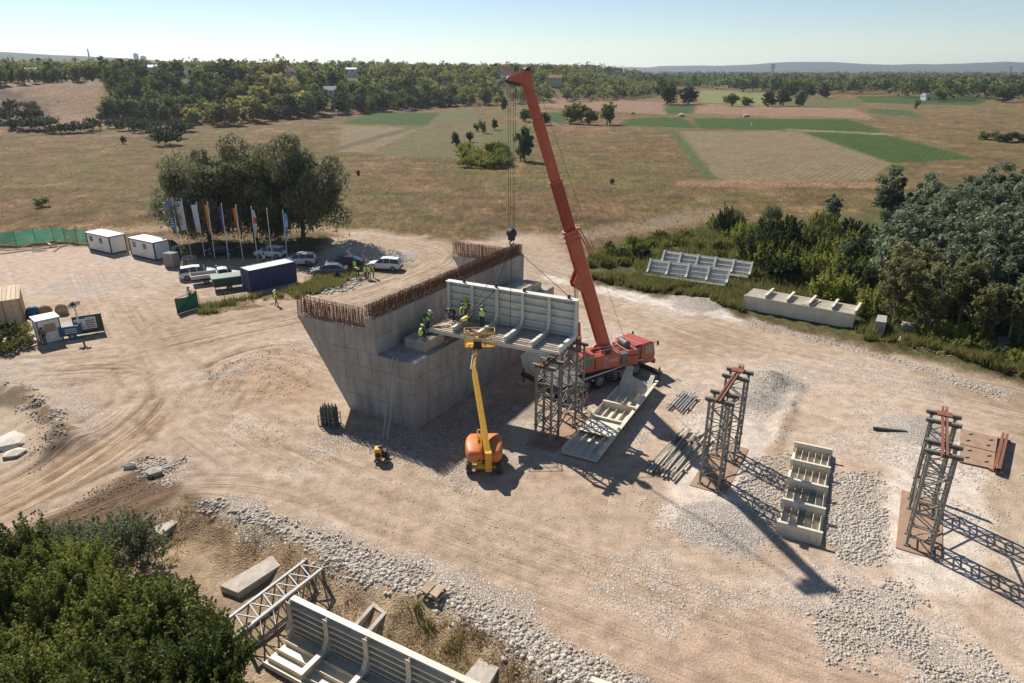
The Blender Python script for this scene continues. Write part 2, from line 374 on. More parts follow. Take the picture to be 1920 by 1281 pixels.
# plateau and its slope
fp = sstep(20, 80, sdf(X, Y, PLATEAU)); col = mixc(col, C(.10, .10, .04), fp * .8)
zone(gp((-300, 262), (0, 258), (120, 244), (205, 226), (215, 190), (120, 168), (-300, 172)), (.30, .195, .12), 1, .8, .95)
zone(gp((-100, 250), (40, 245), (110, 240), (100, 222), (-100, 218)), (.12, .085, .055), .8, 2.2, .8)
col = mixc(col, C(.045, .06, .05), FARH)  # far hills: forest green tinted towards blue, look of haze put into the colour
# strip fields on the flats
for poly, c in (
    (((640, 232), (800, 236), (830, 212), (700, 210)), FIELD_GREEN), (((800, 236), (905, 234), (900, 205), (830, 208)), (.13, .122, .05)),
    (((690, 290), (860, 300), (960, 235), (800, 240)), (.145, .125, .055)), (((640, 285), (690, 288), (790, 240), (640, 235)), STUBBLE),
    (((870, 320), (960, 300), (1010, 235), (930, 240)), (.13, .122, .048)),
    (((1010, 228), (1060, 232), (1060, 212), (1015, 212)), FIELD_GREEN), (((1160, 235), (1310, 241), (1280, 220), (1180, 222)), FIELD_GREEN),
    (((1230, 215), (1305, 213), (1300, 197), (1255, 197)), FIELD_GREEN), (((1310, 241), (1500, 246), (1662, 246), (1590, 224), (1300, 222)), FIELD_GREEN),
    (((1010, 200), (1250, 215), (1240, 192), (1010, 185)), (.26, .16, .10)), (((1300, 213), (1640, 222), (1600, 204), (1310, 195)), (.26, .165, .10)),
    (((1310, 192), (1440, 198), (1440, 172), (1315, 170)), (.19, .19, .075)), (((1600, 192), (1830, 198), (1870, 182), (1610, 180)), FIELD_GREEN),
    (((1440, 198), (1600, 202), (1620, 186), (1470, 184)), FIELD_OLIVE), (((1625, 212), (1740, 222), (1700, 206), (1630, 203)), (.07, .10, .035)),
    (((1270, 246), (1340, 336), (1620, 342), (1672, 304), (1502, 247)), STUBBLE), (((1504, 248), (1672, 306), (1832, 298), (1640, 247)), FIELD_GREEN),
    (((1250, 244), (1272, 246), (1345, 336), (1322, 336)), (.09, .11, .04)), (((1270, 341), (1345, 337), (1700, 344), (1700, 354), (1270, 350)), (.28, .165, .09))):
    f = zone(gp(*poly), c, .25, .3, 1.0, .5, .25)
    rowsf = np.maximum(rowsf, f * (1.0 if c is STUBBLE else .6))
# muddy ground at the foot of the meadow and the wheel track behind the willow
for w_, pts, c, am in ((2.0, ((180, 432), (420, 424), (600, 428), (700, 442), (790, 462), (860, 490)), (.34, .24, .15), .8), (3.5, ((960, 440), (1060, 448), (1200, 425), (1330, 400)), (.24, .175, .115), .75),
                       (1.2, ((600, 290), (690, 262), (790, 236)), (.11, .085, .045), .9), (.9, ((790, 290), (860, 262), (930, 235)), (.12, .10, .05), .8), (1.0, ((1480, 243), (1660, 252)), (.30, .24, .15), .8),
                       (1.5, ((1290, 214), (1345, 218), (1600, 222)), (.16, .15, .07), .5)):
    dd, _, _ = seg_dist(X, Y, smooth_path(gp(*pts), 2)); fz = 1 - sstep(w_ * .5, w_ * 1.5, dd / np.clip(D / 110, 1, 4) + .8 * nB); col = mixc(col, C(*c), fz * am); grass *= 1 - .7 * fz
# dark green weedy margin at the wood and below the bank
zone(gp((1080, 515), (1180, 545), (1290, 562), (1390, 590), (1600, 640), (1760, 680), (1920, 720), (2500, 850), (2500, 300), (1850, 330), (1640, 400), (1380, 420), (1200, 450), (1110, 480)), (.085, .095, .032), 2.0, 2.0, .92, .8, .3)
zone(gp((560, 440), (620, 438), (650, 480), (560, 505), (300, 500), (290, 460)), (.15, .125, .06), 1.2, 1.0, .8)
# bare site
fs = zone(SITE, (.41, .298, .21), 1.0, 1.0, 1.0, 0.0, .10)
col = mixc(col, C(.54, .43, .34) * (1 + .1 * nD[:, None]), fs * sstep(.02, .45, nA + .5 * nB) * .55); col = mixc(col, C(.29, .195, .125), fs * sstep(.1, .5, -nA + .7 * nB) * .5)
zone(gp((-300, 545), (0, 560), (120, 560), (330, 520), (300, 490), (160, 462), (0, 470), (-300, 480)), (.44, .325, .25), 1.5, 1.5, .8)
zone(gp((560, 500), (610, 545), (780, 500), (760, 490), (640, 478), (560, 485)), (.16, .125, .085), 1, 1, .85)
zone(gp((560, 640), (420, 690), (380, 720), (470, 760), (590, 760), (600, 700)), (.37, .245, .155), 2, 2.5, .8)
zone(gp((600, 790), (700, 800), (800, 815), (960, 740), (1050, 760), (1000, 850), (860, 900), (740, 855), (640, 830)), (.255, .20, .15), 1.2, 2.0, .85)
zone(gp((1000, 440), (1100, 440), (1090, 520), (1010, 530), (960, 470)), (.36, .255, .175), 1.5, 2, .7)
zone(gp((20, 700), (130, 770), (150, 830), (60, 880), (-200, 950), (-200, 720)), (.40, .30, .21), 1.2, 2.2, .9)
zone(gp((-20, 730), (60, 745), (40, 765), (-20, 765)), (.14, .10, .06), .6, 1.4, .9)
zone(gp((60, 760), (100, 780), (140, 820), (120, 880), (30, 905), (40, 880), (100, 850)), (.14, .095, .06), .5, 1.6, .9)
zone(gp((-300, 1060), (0, 1012), (130, 950), (260, 872), (345, 905), (330, 945), (210, 985), (0, 1030)), (.15, .095, .055), .7, .8, .97)
zone(gp((-200, 985), (0, 908), (170, 830), (290, 768), (330, 790), (210, 872), (60, 960), (-200, 1075)), (.40, .275, .175), .8, .4, .9)
zone(gp((260, 850), (420, 830), (480, 900), (330, 900)), (.40, .30, .225), .8, 1.4, .8)
zone(gp((1280, 780), (1400, 780), (1440, 860), (1400, 970), (1340, 1000), (1230, 985)), (.56, .455, .365), .7, .9, .95)
zone(gp((1680, 790), (1830, 830), (1860, 1000), (1830, 1110), (1680, 1110), (1640, 1000), (1660, 850)), (.56, .46, .375), .8, 1.0, .95)
zone(gp((960, 790), (1100, 800), (1060, 860), (960, 860)), (.46, .37, .285), .8, .8, .9)
zone(gp((1400, 690), (1520, 690), (1500, 760), (1420, 860), (1370, 800)), (.50, .41, .34), .6, 1.2, .8)
zone(gp((1460, 640), (1900, 750), (1900, 840), (1560, 800), (1480, 730)), (.47, .35, .26), 2.0, 2.5, .7)
zone(gp((1700, 690), (2000, 740), (2000, 800), (1760, 740)), (.30, .21, .14), 1.2, 1.6, .7)
zone(gp((1020, 516), (1080, 524), (1180, 548), (1330, 580), (1300, 590), (1180, 562), (1040, 532)), (.64, .56, .49), .35, 1.2, .8)
zone(gp((1220, 548), (1290, 562), (1390, 598), (1390, 610), (1290, 580)), (.60, .53, .47), .35, 1.3, .8)
zone(gp((1400, 1080), (1640, 1060), (1900, 1281), (1500, 1281)), (.50, .39, .31), 1.2, 2.5, .6)
zone(gp((1150, 1020), (1500, 1150), (1900, 1350), (1000, 1350), (900, 1180)), (.40, .27, .185), 2.0, 2.5, .6)
zone(LOW, (.37, .265, .17), .6, .8, .95, .35, .25)
zone(gp((330, 960), (420, 960), (560, 1020), (540, 1060), (400, 1040)), (.26, .175, .095), .6, 1.5, .8, .7, .3)
zone(gp((740, 1130), (900, 1200), (1010, 1281), (900, 1330), (720, 1180)), (.25, .18, .095), .5, 1.4, .85, .8, .3)
# stones and gravel in the ground
def gz(poly, amt, soft=.8, wob=1.4):
    global gravel
    d = sdf(X, Y, poly); gravel = np.maximum(gravel, sstep(-soft, soft, d + wob * (nB + .5 * nD)) * amt)
gz(gp((350, 935), (430, 925), (700, 1020), (960, 1110), (1180, 1281), (1060, 1300), (850, 1140), (600, 1040)), 1.0)
gz(gp((1430, 850), (1490, 845), (1470, 1000), (1400, 960)), .9); gz(gp((1540, 880), (1660, 890), (1670, 1040), (1580, 1060), (1530, 1000)), .95)
gz(gp((1560, 1080), (1680, 1110), (1760, 1200), (1900, 1300), (1740, 1300), (1560, 1180)), .9, 1.2)
gz(gp((560, 835), (720, 860), (860, 920), (960, 880), (900, 800), (760, 800)), .6); gz(gp((1390, 590), (1500, 620), (1720, 680), (1900, 735), (1880, 750), (1650, 675), (1400, 610)), .8, .3, .8)
gz(gp((40, 700), (110, 770), (180, 830), (200, 780), (140, 730)), .7); gz(gp((250, 850), (350, 860), (330, 905), (240, 880)), .6)
for cx, cy, r, h in MOUNDS: gravel = np.maximum(gravel, 1 - sstep(.8, 1.1, np.hypot(X - cx, Y - cy) / r)); col = mixc(col, C(.40, .34, .285), 1 - sstep(.8, 1.1, np.hypot(X - cx, Y - cy) / r + .2 * nB))
gravel = np.maximum(gravel, .55 * sstep(.15, .5, nA + .4 * nB) * fs)
# wheel tracks: coordinates along and across each track
TRACKS = [(4.5, ((-250, 1075), (60, 925), (190, 845), (280, 780), (310, 735), (280, 695), (180, 682), (-150, 720))), (5.0, ((180, 520), (235, 620), (300, 720), (420, 830), (640, 930), (900, 1030), (1250, 1150), (1700, 1320))),
          (5.5, ((-150, 700), (200, 665), (420, 615), (560, 590), (720, 545), (830, 500), (850, 470), (760, 450), (640, 434))), (7.0, ((900, 470), (1060, 520), (1200, 580), (1380, 640), (1680, 705), (2100, 800))),
          (4.5, ((-300, 1080), (0, 1020), (160, 965), (330, 895), (520, 900), (760, 990))), (6.0, ((620, 700), (520, 660), (430, 690), (380, 760))), (5.0, ((250, 530), (330, 560), (420, 545), (480, 520)))]
ta = np.zeros(X.shape); tx = np.zeros(X.shape); bd = np.full(X.shape, 1e9); b2 = np.full(X.shape, 1e9); tw = np.zeros(X.shape); TW = (1.5, .5, .9, .6, 1.0, .8, .6)
for i, (w_, pts) in enumerate(TRACKS):
    dd, al, ac = seg_dist(X, Y, smooth_path(gp(*pts), 3)); q = dd / w_; m = q < bd
    ta = np.where(m, al + 100 * i, ta); tw = np.where(m, TW[i], tw); tx = np.where(m, ac + 37 * i, tx); b2 = np.where(m, bd, np.minimum(b2, q)); bd = np.where(m, q, bd)
tk = (1 - sstep(.45, 1.15, bd)) * fs * tw * sstep(.04, .45, b2 - bd)
rut = np.zeros(X.shape)
for i, (w_, pts) in enumerate(TRACKS):
    dd, al, ac = seg_dist(X, Y, smooth_path(gp(*pts), 3)); ac = ac + .5 * vnoise(al / 9, 0 * al, 90 + i)
    for off in np.linspace(-.8, .8, 7) * w_: rut = np.maximum(rut, (1 - sstep(.10, .34, np.abs(ac - off - .25 * math.sin(off * 9)))) * sstep(-.1, .45, vnoise(al / 6 + off * 3, off + 0 * al, 95 + i)) * (dd < w_))
rut *= fs * tw; col = mixc(col, col * np.array([.66, .62, .58])[None, :], np.clip(rut, 0, 1.3) * .72); Z -= .05 * rut
col[:, :] *= 1 - fs[:, None] * (1 - np.array([1.04, 1.06, 1.06])[None, :])
Z += tk * .045 * vnoise(ta * .03, tx * 1.6, 81) + tk * .03 * vnoise(ta * .05, tx * 3.2, 83)
# ragged height of dry weeds
wz = grass * np.clip(1.15 - D / 420, 0, 1) * sstep(25, 50, D)
Z += wz * (.16 * vnoise(X / .7, Y / .7, 91) + .22 * nD + .25 * np.clip(nA, 0, 1)) * (1 - sstep(0, 20, sdf(X, Y, PLATEAU)))

gm = bpy.data.materials.new('site_ground'); gm.use_nodes = True; nt = gm.node_tree; L = nt.links.new
b = nt.nodes['Principled BSDF']; b.inputs['Roughness'].default_value = .95; b.inputs['Specular IOR Level'].default_value = .12
a1 = N(nt, 'ShaderNodeAttribute', attribute_name='tint'); a2 = N(nt, 'ShaderNodeAttribute', attribute_name='makeup'); a3 = N(nt, 'ShaderNodeAttribute', attribute_name='track')
sp = N(nt, 'ShaderNodeSeparateColor'); L(a2.outputs['Color'], sp.inputs['Color'])
tc = N(nt, 'ShaderNodeTexCoord'); P = tc.outputs['Object']
def noise(sc, det=5.0, vec=None, rough=.6):
    n = N(nt, 'ShaderNodeTexNoise', Scale=sc, Detail=det, Roughness=rough); L(vec or P, n.inputs['Vector']); return n.outputs['Fac']
def rng(v, a, b_, c, d_):
    m = N(nt, 'ShaderNodeMapRange'); L(v, m.inputs['Value'])
    for k, x in zip(('From Min', 'From Max', 'To Min', 'To Max'), (a, b_, c, d_)): m.inputs[k].default_value = x
    return m.outputs['Result']
def mth(op, a, b_):
    m = N(nt, 'ShaderNodeMath', operation=op)
    for i, x in enumerate((a, b_)):
        if isinstance(x, (int, float)): m.inputs[i].default_value = x
        else: L(x, m.inputs[i])
    return m.outputs[0]
def mixn(f, a, b_):
    m = N(nt, 'ShaderNodeMix', data_type='RGBA')
    for i, x in ((0, f), (6, a), (7, b_)):
        if isinstance(x, tuple): m.inputs[i].default_value = (*x, 1)
        elif isinstance(x, (int, float)): m.inputs[i].default_value = x
        else: L(x, m.inputs[i])
    return m.outputs[2]
def scl(c, f):
    m = N(nt, 'ShaderNodeVectorMath', operation='SCALE'); L(c, m.inputs[0]); L(f, m.inputs['Scale']); return m.outputs['Vector']
n1 = noise(1.1, 4.0); n2 = noise(8.0, 3.0); n3 = noise(26.0, 1.0)
c = scl(a1.outputs['Color'], rng(n1, .3, .7, .74, 1.2)); c = scl(c, rng(n2, .25, .75, .76, 1.2))
# wheel streaks
st = noise(1.0, 5.0, a3.outputs['Vector'], .7)
mp = N(nt, 'ShaderNodeMapping'); mp.inputs['Scale'].default_value = (2.2, 3.5, 1); L(a3.outputs['Vector'], mp.inputs['Vector']); st2 = noise(1.0, 3.0, mp.outputs['Vector'], .65)
sf = mth('MULTIPLY', rng(st, .32, .68, .66, 1.22), rng(st2, .3, .7, .82, 1.14))
c = mixn(sp.outputs['Green'], c, scl(c, sf))
mp4 = N(nt, 'ShaderNodeMapping'); mp4.inputs['Scale'].default_value = (1.3, 3.6, 1); L(a3.outputs['Vector'], mp4.inputs['Vector']); st3 = noise(1.0, 2.0, mp4.outputs['Vector'], .5)
c = mixn(sp.outputs['Green'], c, scl(c, rng(st3, .55, .61, 1.04, .72)))
# dark crumbs and twigs on bare ground
cr = rng(noise(3.3, 5.0, None, .75), .64, .74, 0, .55); inv = mth('SUBTRACT', 1.0, sp.outputs['Blue']); c = mixn(mth('MULTIPLY', cr, inv), c, (.13, .09, .06))
# loose stones
vo = N(nt, 'ShaderNodeTexVoronoi', Scale=6.5); vo.feature = 'F1'; L(P, vo.inputs['Vector'])
vd = N(nt, 'ShaderNodeTexVoronoi', Scale=6.5); vd.feature = 'DISTANCE_TO_EDGE'; L(P, vd.inputs['Vector'])
sc_ = N(nt, 'ShaderNodeSeparateColor'); L(vo.outputs['Color'], sc_.inputs['Color'])
keep = rng(mth('SUBTRACT', sp.outputs['Red'], mth('MULTIPLY', sc_.outputs['Red'], .95)), .0, .12, 0, 1)
stone = mth('MULTIPLY', keep, rng(vd.outputs['Distance'], .03, .12, 0, 1))
c = mixn(mth('MULTIPLY', keep, rng(vd.outputs['Distance'], .0, .10, .3, 0)), c, (.22, .165, .12))
c = mixn(stone, c, scl(mixn(sc_.outputs['Green'], (.40, .33, .26), (.56, .50, .43)), rng(n3, .3, .7, .85, 1.1)))
# grass: fine strands
gn = noise(3.0, 5.0, None, .72); mp2 = N(nt, 'ShaderNodeMapping'); mp2.inputs['Scale'].default_value = (.9, .22, 1); L(P, mp2.inputs['Vector']); gn2 = noise(1.0, 4.0, mp2.outputs['Vector'], .7)
gf = mth('MULTIPLY', rng(gn, .3, .7, .55, 1.42), rng(gn2, .3, .7, .62, 1.36)); c = mixn(sp.outputs['Blue'], c, scl(c, gf))
# plough and stubble rows
wv = N(nt, 'ShaderNodeTexWave', Scale=.2, Distortion=.6, Detail=1.0); mp3 = N(nt, 'ShaderNodeMapping'); mp3.inputs['Rotation'].default_value = (0, 0, R(34)); L(P, mp3.inputs['Vector']); L(mp3.outputs['Vector'], wv.inputs['Vector'])
c = mixn(mth('MULTIPLY', a2.outputs['Alpha'], 1.0), c, scl(c, rng(wv.outputs['Fac'], 0, 1, .86, 1.1)))
L(c, b.inputs['Base Color'])
hb = noise(9.0, 2.0); hs = noise(1.0, 3.0, a3.outputs['Vector'], .7)
hh = mth('ADD', mth('MULTIPLY', hb, mth('ADD', .35, mth('MULTIPLY', sp.outputs['Blue'], 1.6))), mth('MULTIPLY', mth('MULTIPLY', hs, sp.outputs['Green']), 1.3)); hh = mth('ADD', hh, mth('MULTIPLY', stone, .4))
bp = N(nt, 'ShaderNodeBump', Strength=.8, Distance=.16); L(hh, bp.inputs['Height']); L(bp.outputs['Normal'], b.inputs['Normal'])

me = mesh_np('ground', np.stack([X, Y, Z], 1), F, gm, True)
def attr(me, name, dom, typ, data):
    at = me.attributes.new(name, typ, dom); at.data.foreach_set('vector' if typ == 'FLOAT_VECTOR' else 'color', np.asarray(data, np.float32).ravel())
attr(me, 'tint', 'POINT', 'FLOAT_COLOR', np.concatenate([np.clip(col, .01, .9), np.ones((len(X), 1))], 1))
attr(me, 'makeup', 'POINT', 'FLOAT_COLOR', np.stack([gravel, tk, grass, rowsf], 1))
attr(me, 'track', 'POINT', 'FLOAT_VECTOR', np.stack([ta * .055, tx * 1.5, 0 * ta], 1))
ground = link('ground', me); tag(ground, 'dusty pale building site ground with wheel tracks, dry meadows and fields around', 'ground', kind='structure')
# ------------------------------------------------------------------ bridge works: abutment, deck segments, towers
ANG_U = R(59.5)                       # along the abutment; the bridge itself runs at right angles to it
AX = R(-30.5)
AB = (-7.1, 44.8)
def clip_rect(poly, x0, x1, y0, y1):
    def cl(P, f, mix):
        o = []
        for i in range(len(P)):
            a, b = P[i], P[(i + 1) % len(P)]; fa, fb = f(a), f(b)
            if fa >= 0: o.append(a)
            if (fa >= 0) != (fb >= 0):
                t = fa / (fa - fb); o.append((a[0] + (b[0] - a[0]) * t, a[1] + (b[1] - a[1]) * t))
        return o
    for f in (lambda p: p[0] - x0, lambda p: x1 - p[0], lambda p: p[1] - y0, lambda p: y1 - p[1]):
        poly = cl(poly, f, 0)
        if len(poly) < 3: return []
    return poly
def area(P): return abs(sum(a[0] * b[1] - a[1] * b[0] for a, b in zip(P, P[1:] + P[:1]))) / 2

rnd = random.Random(5)
ab = thing('abutment', 'large grey cast concrete bridge abutment with rusty starter bars along its top', 'abutment', (*AB, 0), ANG_U)
LEN = 22.0
body = [(0, -.6), (0, 5.3), (3.4, 5.3), (3.4, 8.1), (4.3, 8.1), (4.3, -.6)]
wing = [(4.3, -.6), (4.3, 7.15), (11.4, 7.0), (6.2, -.6)]
fs_ = lambda a, b_, d_: (d_, a, b_)
mb = MB(); mb.prism(body, fs_, .02, LEN - .02); mb.build('wall_core', M['concrete'], ab)
mb = MB(); mb.prism([(a + (.0 if a < 5 else -.02), b_) for a, b_ in wing], fs_, .02, .9); mb.build('wing_wall', M['concrete'], ab); mb = MB(); mb.prism(wing, fs_, LEN - .9, LEN - .02); mb.build('wing_wall', M['concrete'], ab)
def panels(poly, xs, ys, fn, thick=.03, gap=.014, stag=0):
    for j, (y0, y1) in enumerate(zip(ys[:-1], ys[1:])):
        for x0, x1 in zip(xs[:-1], xs[1:]):
            o = stag * (j % 2)
            P = clip_rect(poly, x0 + o + gap, x1 + o - gap, y0 + gap, y1 - gap)
            if len(P) > 2 and area(P) > .02:
                th = thick + rnd.uniform(-.012, .012); mb = MB(); mb.prism(P, fn, 0, th)
                if area(P) > .75 * (x1 - x0) * (y1 - y0):      # tie holes
                    mb.mi = 1
                    for fx in (.22, .78): xa, ya = x0 + o + fx * (x1 - x0), y0 + .5 * (y1 - y0); mb.tube(fn(xa, ya, th - .01), fn(xa, ya, th + .003), .035, 6)
                mb.build('panel', [M['concrete'], M['dark_steel']], ab)
ends = [(0, -.6), (0, 5.29), (3.39, 5.29), (3.39, 8.1), (4.3, 8.1), (4.3, 7.15), (11.4, 7.0), (6.2, -.6)]
low = [p for p in [(0, -.6), (0, 5.3), (10.1, 5.3), (6.2, -.6)]]
up = [(3.4, 5.3), (3.4, 8.1), (4.3, 8.1), (4.3, 7.15), (11.4, 7.0), (10.1, 5.3)]
fe = lambda a, b_, d_: (.02 - d_, a, b_)
panels(low, [i * 1.32 for i in range(-1, 9)], [-.6, .3, 1.55, 2.8, 4.05, 5.3], fe)
panels(up, [3.4 + i * 1.02 for i in range(0, 9)], [5.3, 8.2], fe)
ff = lambda a, b_, d_: (a, .0 - d_, b_)
panels([(0, -.6), (LEN, -.6), (LEN, 5.3), (0, 5.3)], [i * 2.7 - .9 for i in range(0, 10)], [-.6, .45, 1.65, 2.85, 4.05, 5.3], ff, stag=.9)
fpw = lambda a, b_, d_: (a, 3.4 - d_, b_)
panels([(0, 5.3), (LEN, 5.3), (LEN, 8.1), (0, 8.1)], [i * 2.7 for i in range(0, 10)], [5.3, 6.7, 8.1], fpw)
# bearing pedestals on the shelf
def pedestal(s0, s1, t0, t1, h):
    mb = MB(); mb.box(s0, s1, t0, t1, 5.3, 5.3 + h); return mb.build('bearing_pedestal', M['concrete_pale'], ab, bevel=.03)
pedestal(2.2, 4.6, .55, 2.5, .85)
p2 = pedestal(16.6, 18.6, .5, 2.4, 1.0)
mb = MB(); mb.box(19.0, 20.6, .6, 2.4, 5.3, 6.0); mb.build('bearing_pedestal', M['concrete_pale'], ab, bevel=.03)
mb = MB()
for k in range(40):
    a_, r_ = rnd.uniform(0, 6.28), .5 * math.sqrt(rnd.random()); mb.cbox((3.7 + r_ * math.cos(a_), 1.5 + r_ * math.sin(a_), 6.18), (.14, .1, .08), rnd.uniform(0, 3))
mb.build('grout_rubble', M['dark_steel'], ab)
# starter bars
cage = link('rebar_cage', MB().tube((0, 3.52, 8.32), (LEN, 3.52, 8.32), .012, 5).mesh('rebar_long', M['rebar']), ab)
vb = MB().tube((0, 0, 0), (0, 0, 1), .024, 5, cap=False).mesh('rebar_upright', M['rebar'])
def upright(x, y, z, h, par):
    link('rebar', vb, par, (x, y, z), (rnd.gauss(0, .05), rnd.gauss(0, .05), 0), (1.0, 1.0, h))
n = int(LEN / .15)
for i in range(n): upright(.08 + i * .15, 3.5, 8.05, rnd.uniform(.85, 1.1), cage)
for i in range(48): upright(.08, 4.4 + i * .148, 6.95, rnd.uniform(1.3, 1.6), cage)
mb = MB()
for y_ in (3.62, 3.85, 4.05, 4.2):
    for i in range(n):
        x_ = .1 + i * .15 + rnd.uniform(-.03, .03); mb.tube((x_, y_, 8.05), (x_ + rnd.gauss(0, .05), y_ + rnd.gauss(0, .05), 8.05 + rnd.uniform(.85, 1.1)), .022, 4, cap=False)
for z_ in (8.15, 8.27, 8.4, 8.52, 8.64, 8.77, 8.9, 9.03):
    for y_ in (3.5, 3.85, 4.2): mb.tube((0, y_, z_ + rnd.uniform(-.02, .02)), (LEN, y_, z_ + rnd.uniform(-.02, .02)), .02, 4, cap=False)
for i in range(110):
    x_ = i * .2; mb.tube((x_, 3.5, 8.98), (x_, 4.22, 8.98), .02, 4, cap=False); mb.tube((x_ + .1, 3.5, 8.5), (x_ + .1, 4.22, 8.5), .02, 4, cap=False)
for x0 in (.08, .82, LEN - .82, LEN - .08):
    for z_ in (7.1, 7.25, 7.4, 7.55, 7.7, 7.85, 8.0, 8.15, 8.3, 8.42): mb.tube((x0, 4.3, z_ + rnd.uniform(-.02, .02)), (x0, 11.35, z_ + rnd.uniform(-.05, .02)), .02, 4, cap=False)
for x0 in (.45, .82, LEN - .82, LEN - .45, LEN - .08):
    for i in range(48):
        y_ = 4.4 + i * .148; mb.tube((x0, y_, 6.95), (x0 + rnd.gauss(0, .05), y_ + rnd.gauss(0, .05), 6.95 + rnd.uniform(1.3, 1.6)), .022, 4, cap=False)
st_ = mb.build('rebar_mesh', M['rebar'], ab); st_['kind'] = 'stuff'

# --- steel deck segments: L-shaped, a floor with ribs and cross beams and one tall stiffened side
def segment(name, label, loc, rz, L=11.2, W=3.5, Hs=3.1, z0=0.0, bays=5, cols='primer', ribs='trough', nstif=5, tilt=0.0, lugs=True, beams=True, group=None, flange=.62, beam_h=.62, skip_first=False, floor=None):
    m_ = M[cols]; t = thing(name, label, 'deck segment', loc, rz, group); t.rotation_euler[0] = tilt
    mb = MB(); mb.box(0, L, 0, W, 0, .025); mb.build('floor_plate', M[floor] if floor else m_, t)
    mb = MB(); mb.box(0, L, -.02, .0, -.12, .16); mb.build('edge_plate', m_, t)
    nb = 9 if ribs == 'trough' else 4
    for i in range(nb):
        y_ = .25 + (W - .5) * i / (nb - 1); mb = MB()
        if ribs == 'trough': mb.prism([(y_ - .13, .025), (y_ - .07, .17), (y_ + .07, .17), (y_ + .13, .025)], lambda a, b_, d_: (d_, a, b_), .02, L - .02)
        else: mb.box(.02, L - .02, y_ - .015, y_ + .015, .025, .27)
        mb.build('rib', M[floor] if floor else m_, t)
    mb = MB(); mb.box(0, L, W, W + .03, z0, Hs - .03); mb.build('side_plate', m_, t)
    mb = MB(); mb.box(-.25 if flange > .5 else 0, L, W + .015 - flange / 2, W + .015 + flange / 2, Hs - .03, Hs + .01); mb.build('top_flange', m_, t)
    for i in range(nstif):
        z_ = .4 + (Hs - .75) * i / max(1, nstif - 1); mb = MB()
        mb.prism([(W, z_), (W - .24, z_ - .07), (W - .24, z_ + .03), (W, z_ + .03)], lambda a, b_, d_: (d_, a, b_), .02, L - .02); mb.build('stiffener', m_, t)
    for i in range(bays + 1):
        x_ = min(max(L * i / bays, .05), L - .05)
        if i == 0 and skip_first: continue
        mb = MB()
        if beams and 0 < i:
            mb.box(x_ - .012, x_ + .012, .05, W - .5, .03, beam_h); mb.box(x_ - .13, x_ + .13, .03, W - .42, beam_h, beam_h + .03)
            for k in range(int((W - .85) / .34)): mb.tube((x_ - .03, .35 + k * .34, beam_h * .55), (x_ + .03, .35 + k * .34, beam_h * .55), .035, 6)
            mb.build('cross_beam', m_, t)
        mb = MB()      # upright web stiffener, its foot curving into the beam
        mb.prism([(W, .03), (W, Hs - .03), (W - .3, Hs - .03), (W - .3, 1.15), (W - .42, .85), (W - .62, beam_h + .03), (W - .62, .03)], lambda a, b_, d_: (d_, a, b_), x_ - .012, x_ + .012)
        mb.prism([(W - .3, Hs - .04), (W - .33, Hs - .04), (W - .33, 1.13), (W - .45, .83), (W - .62, beam_h + .005), (W - .62, beam_h + .035), (W - .43, .87), (W - .3, 1.17)], lambda a, b_, d_: (d_, a, b_), x_ - .13, x_ + .13)
        mb.build('upright', m_, t)
    if lugs:
        for f_ in (.12, .38, .6, .93):
            mb = MB(); mb.box(L * f_ - .12, L * f_ + .12, W - .02, W + .04, Hs + .01, Hs + .2); mb.tube((L * f_, W - .1, Hs + .22), (L * f_, W + .12, Hs + .22), .08, 8); mb.build('lifting_lug', M['dark_steel'], t)
    return t
SEG_Z = 6.4; SEG_A = R(-27)
sA = G(803, 620, SEG_Z)
seg = segment('deck_segment', 'pale steel deck segment slung from the crane between abutment and lattice tower', (sA[0], sA[1], SEG_Z), SEG_A, L=10.9, W=3.3, floor='primer_dusty')
# planks and a hinged hose of kit lying on the slung segment
for i, (x_, y_, a_, l_) in enumerate(((.5, 1.2, .3, 1.9), (.7, 1.0, .5, 1.7), (.9, .9, .2, 1.6))):
    c_, s_ = math.cos(SEG_A), math.sin(SEG_A); q = (sA[0] + x_ * c_ - y_ * s_, sA[1] + x_ * s_ + y_ * c_, SEG_Z + .24 + .03 * i)
    o = MB().cbox((0, 0, 0), (l_, .14, .04)).build('plank', M['wood_pale'], None, loc=q, rot=(0, 0, a_)); tag(o, 'pale timber plank laid across the ribs of the slung deck segment', 'plank', 'planks on the slung segment')

# segments stored in the weeds beside the wood
def at_seg(px0, py0, px1, py1, z=0):
    a = G(px0, py0, z); b_ = G(px1, py1, z); return a, math.atan2(b_[1] - a[1], b_[0] - a[0]), math.hypot(b_[0] - a[0], b_[1] - a[1])
a, rz_, l_ = at_seg(1207, 521, 1352, 541, .3)
segment('deck_segment', 'pale ribbed steel deck segment standing in the weeds, front one of the pair', (a[0], a[1], .75), rz_, L=l_ + .4, W=1.2, Hs=2.7, bays=4, nstif=4, lugs=False, beams=False, tilt=R(-38), flange=.1, group='deck segments stored beside the wood')
a, rz_, l_ = at_seg(1233, 497, 1394, 520, .6)
segment('deck_segment', 'pale ribbed steel deck segment standing in the weeds behind its twin', (a[0], a[1] - .2, .75), rz_, L=l_ + .4, W=1.2, Hs=2.6, bays=5, nstif=4, lugs=False, beams=False, tilt=R(-38), flange=.1, group='deck segments stored beside the wood')
a, rz_, l_ = at_seg(1392, 579, 1598, 617, .0)
sg = segment('deck_segment', 'long cream steel deck segment lying with its plain side to the gravel road', (a[0], a[1], .15), rz_, L=l_, W=3.6, Hs=1.6, bays=5, nstif=2, lugs=False, cols='primer_warm', flange=.08, beam_h=.62)
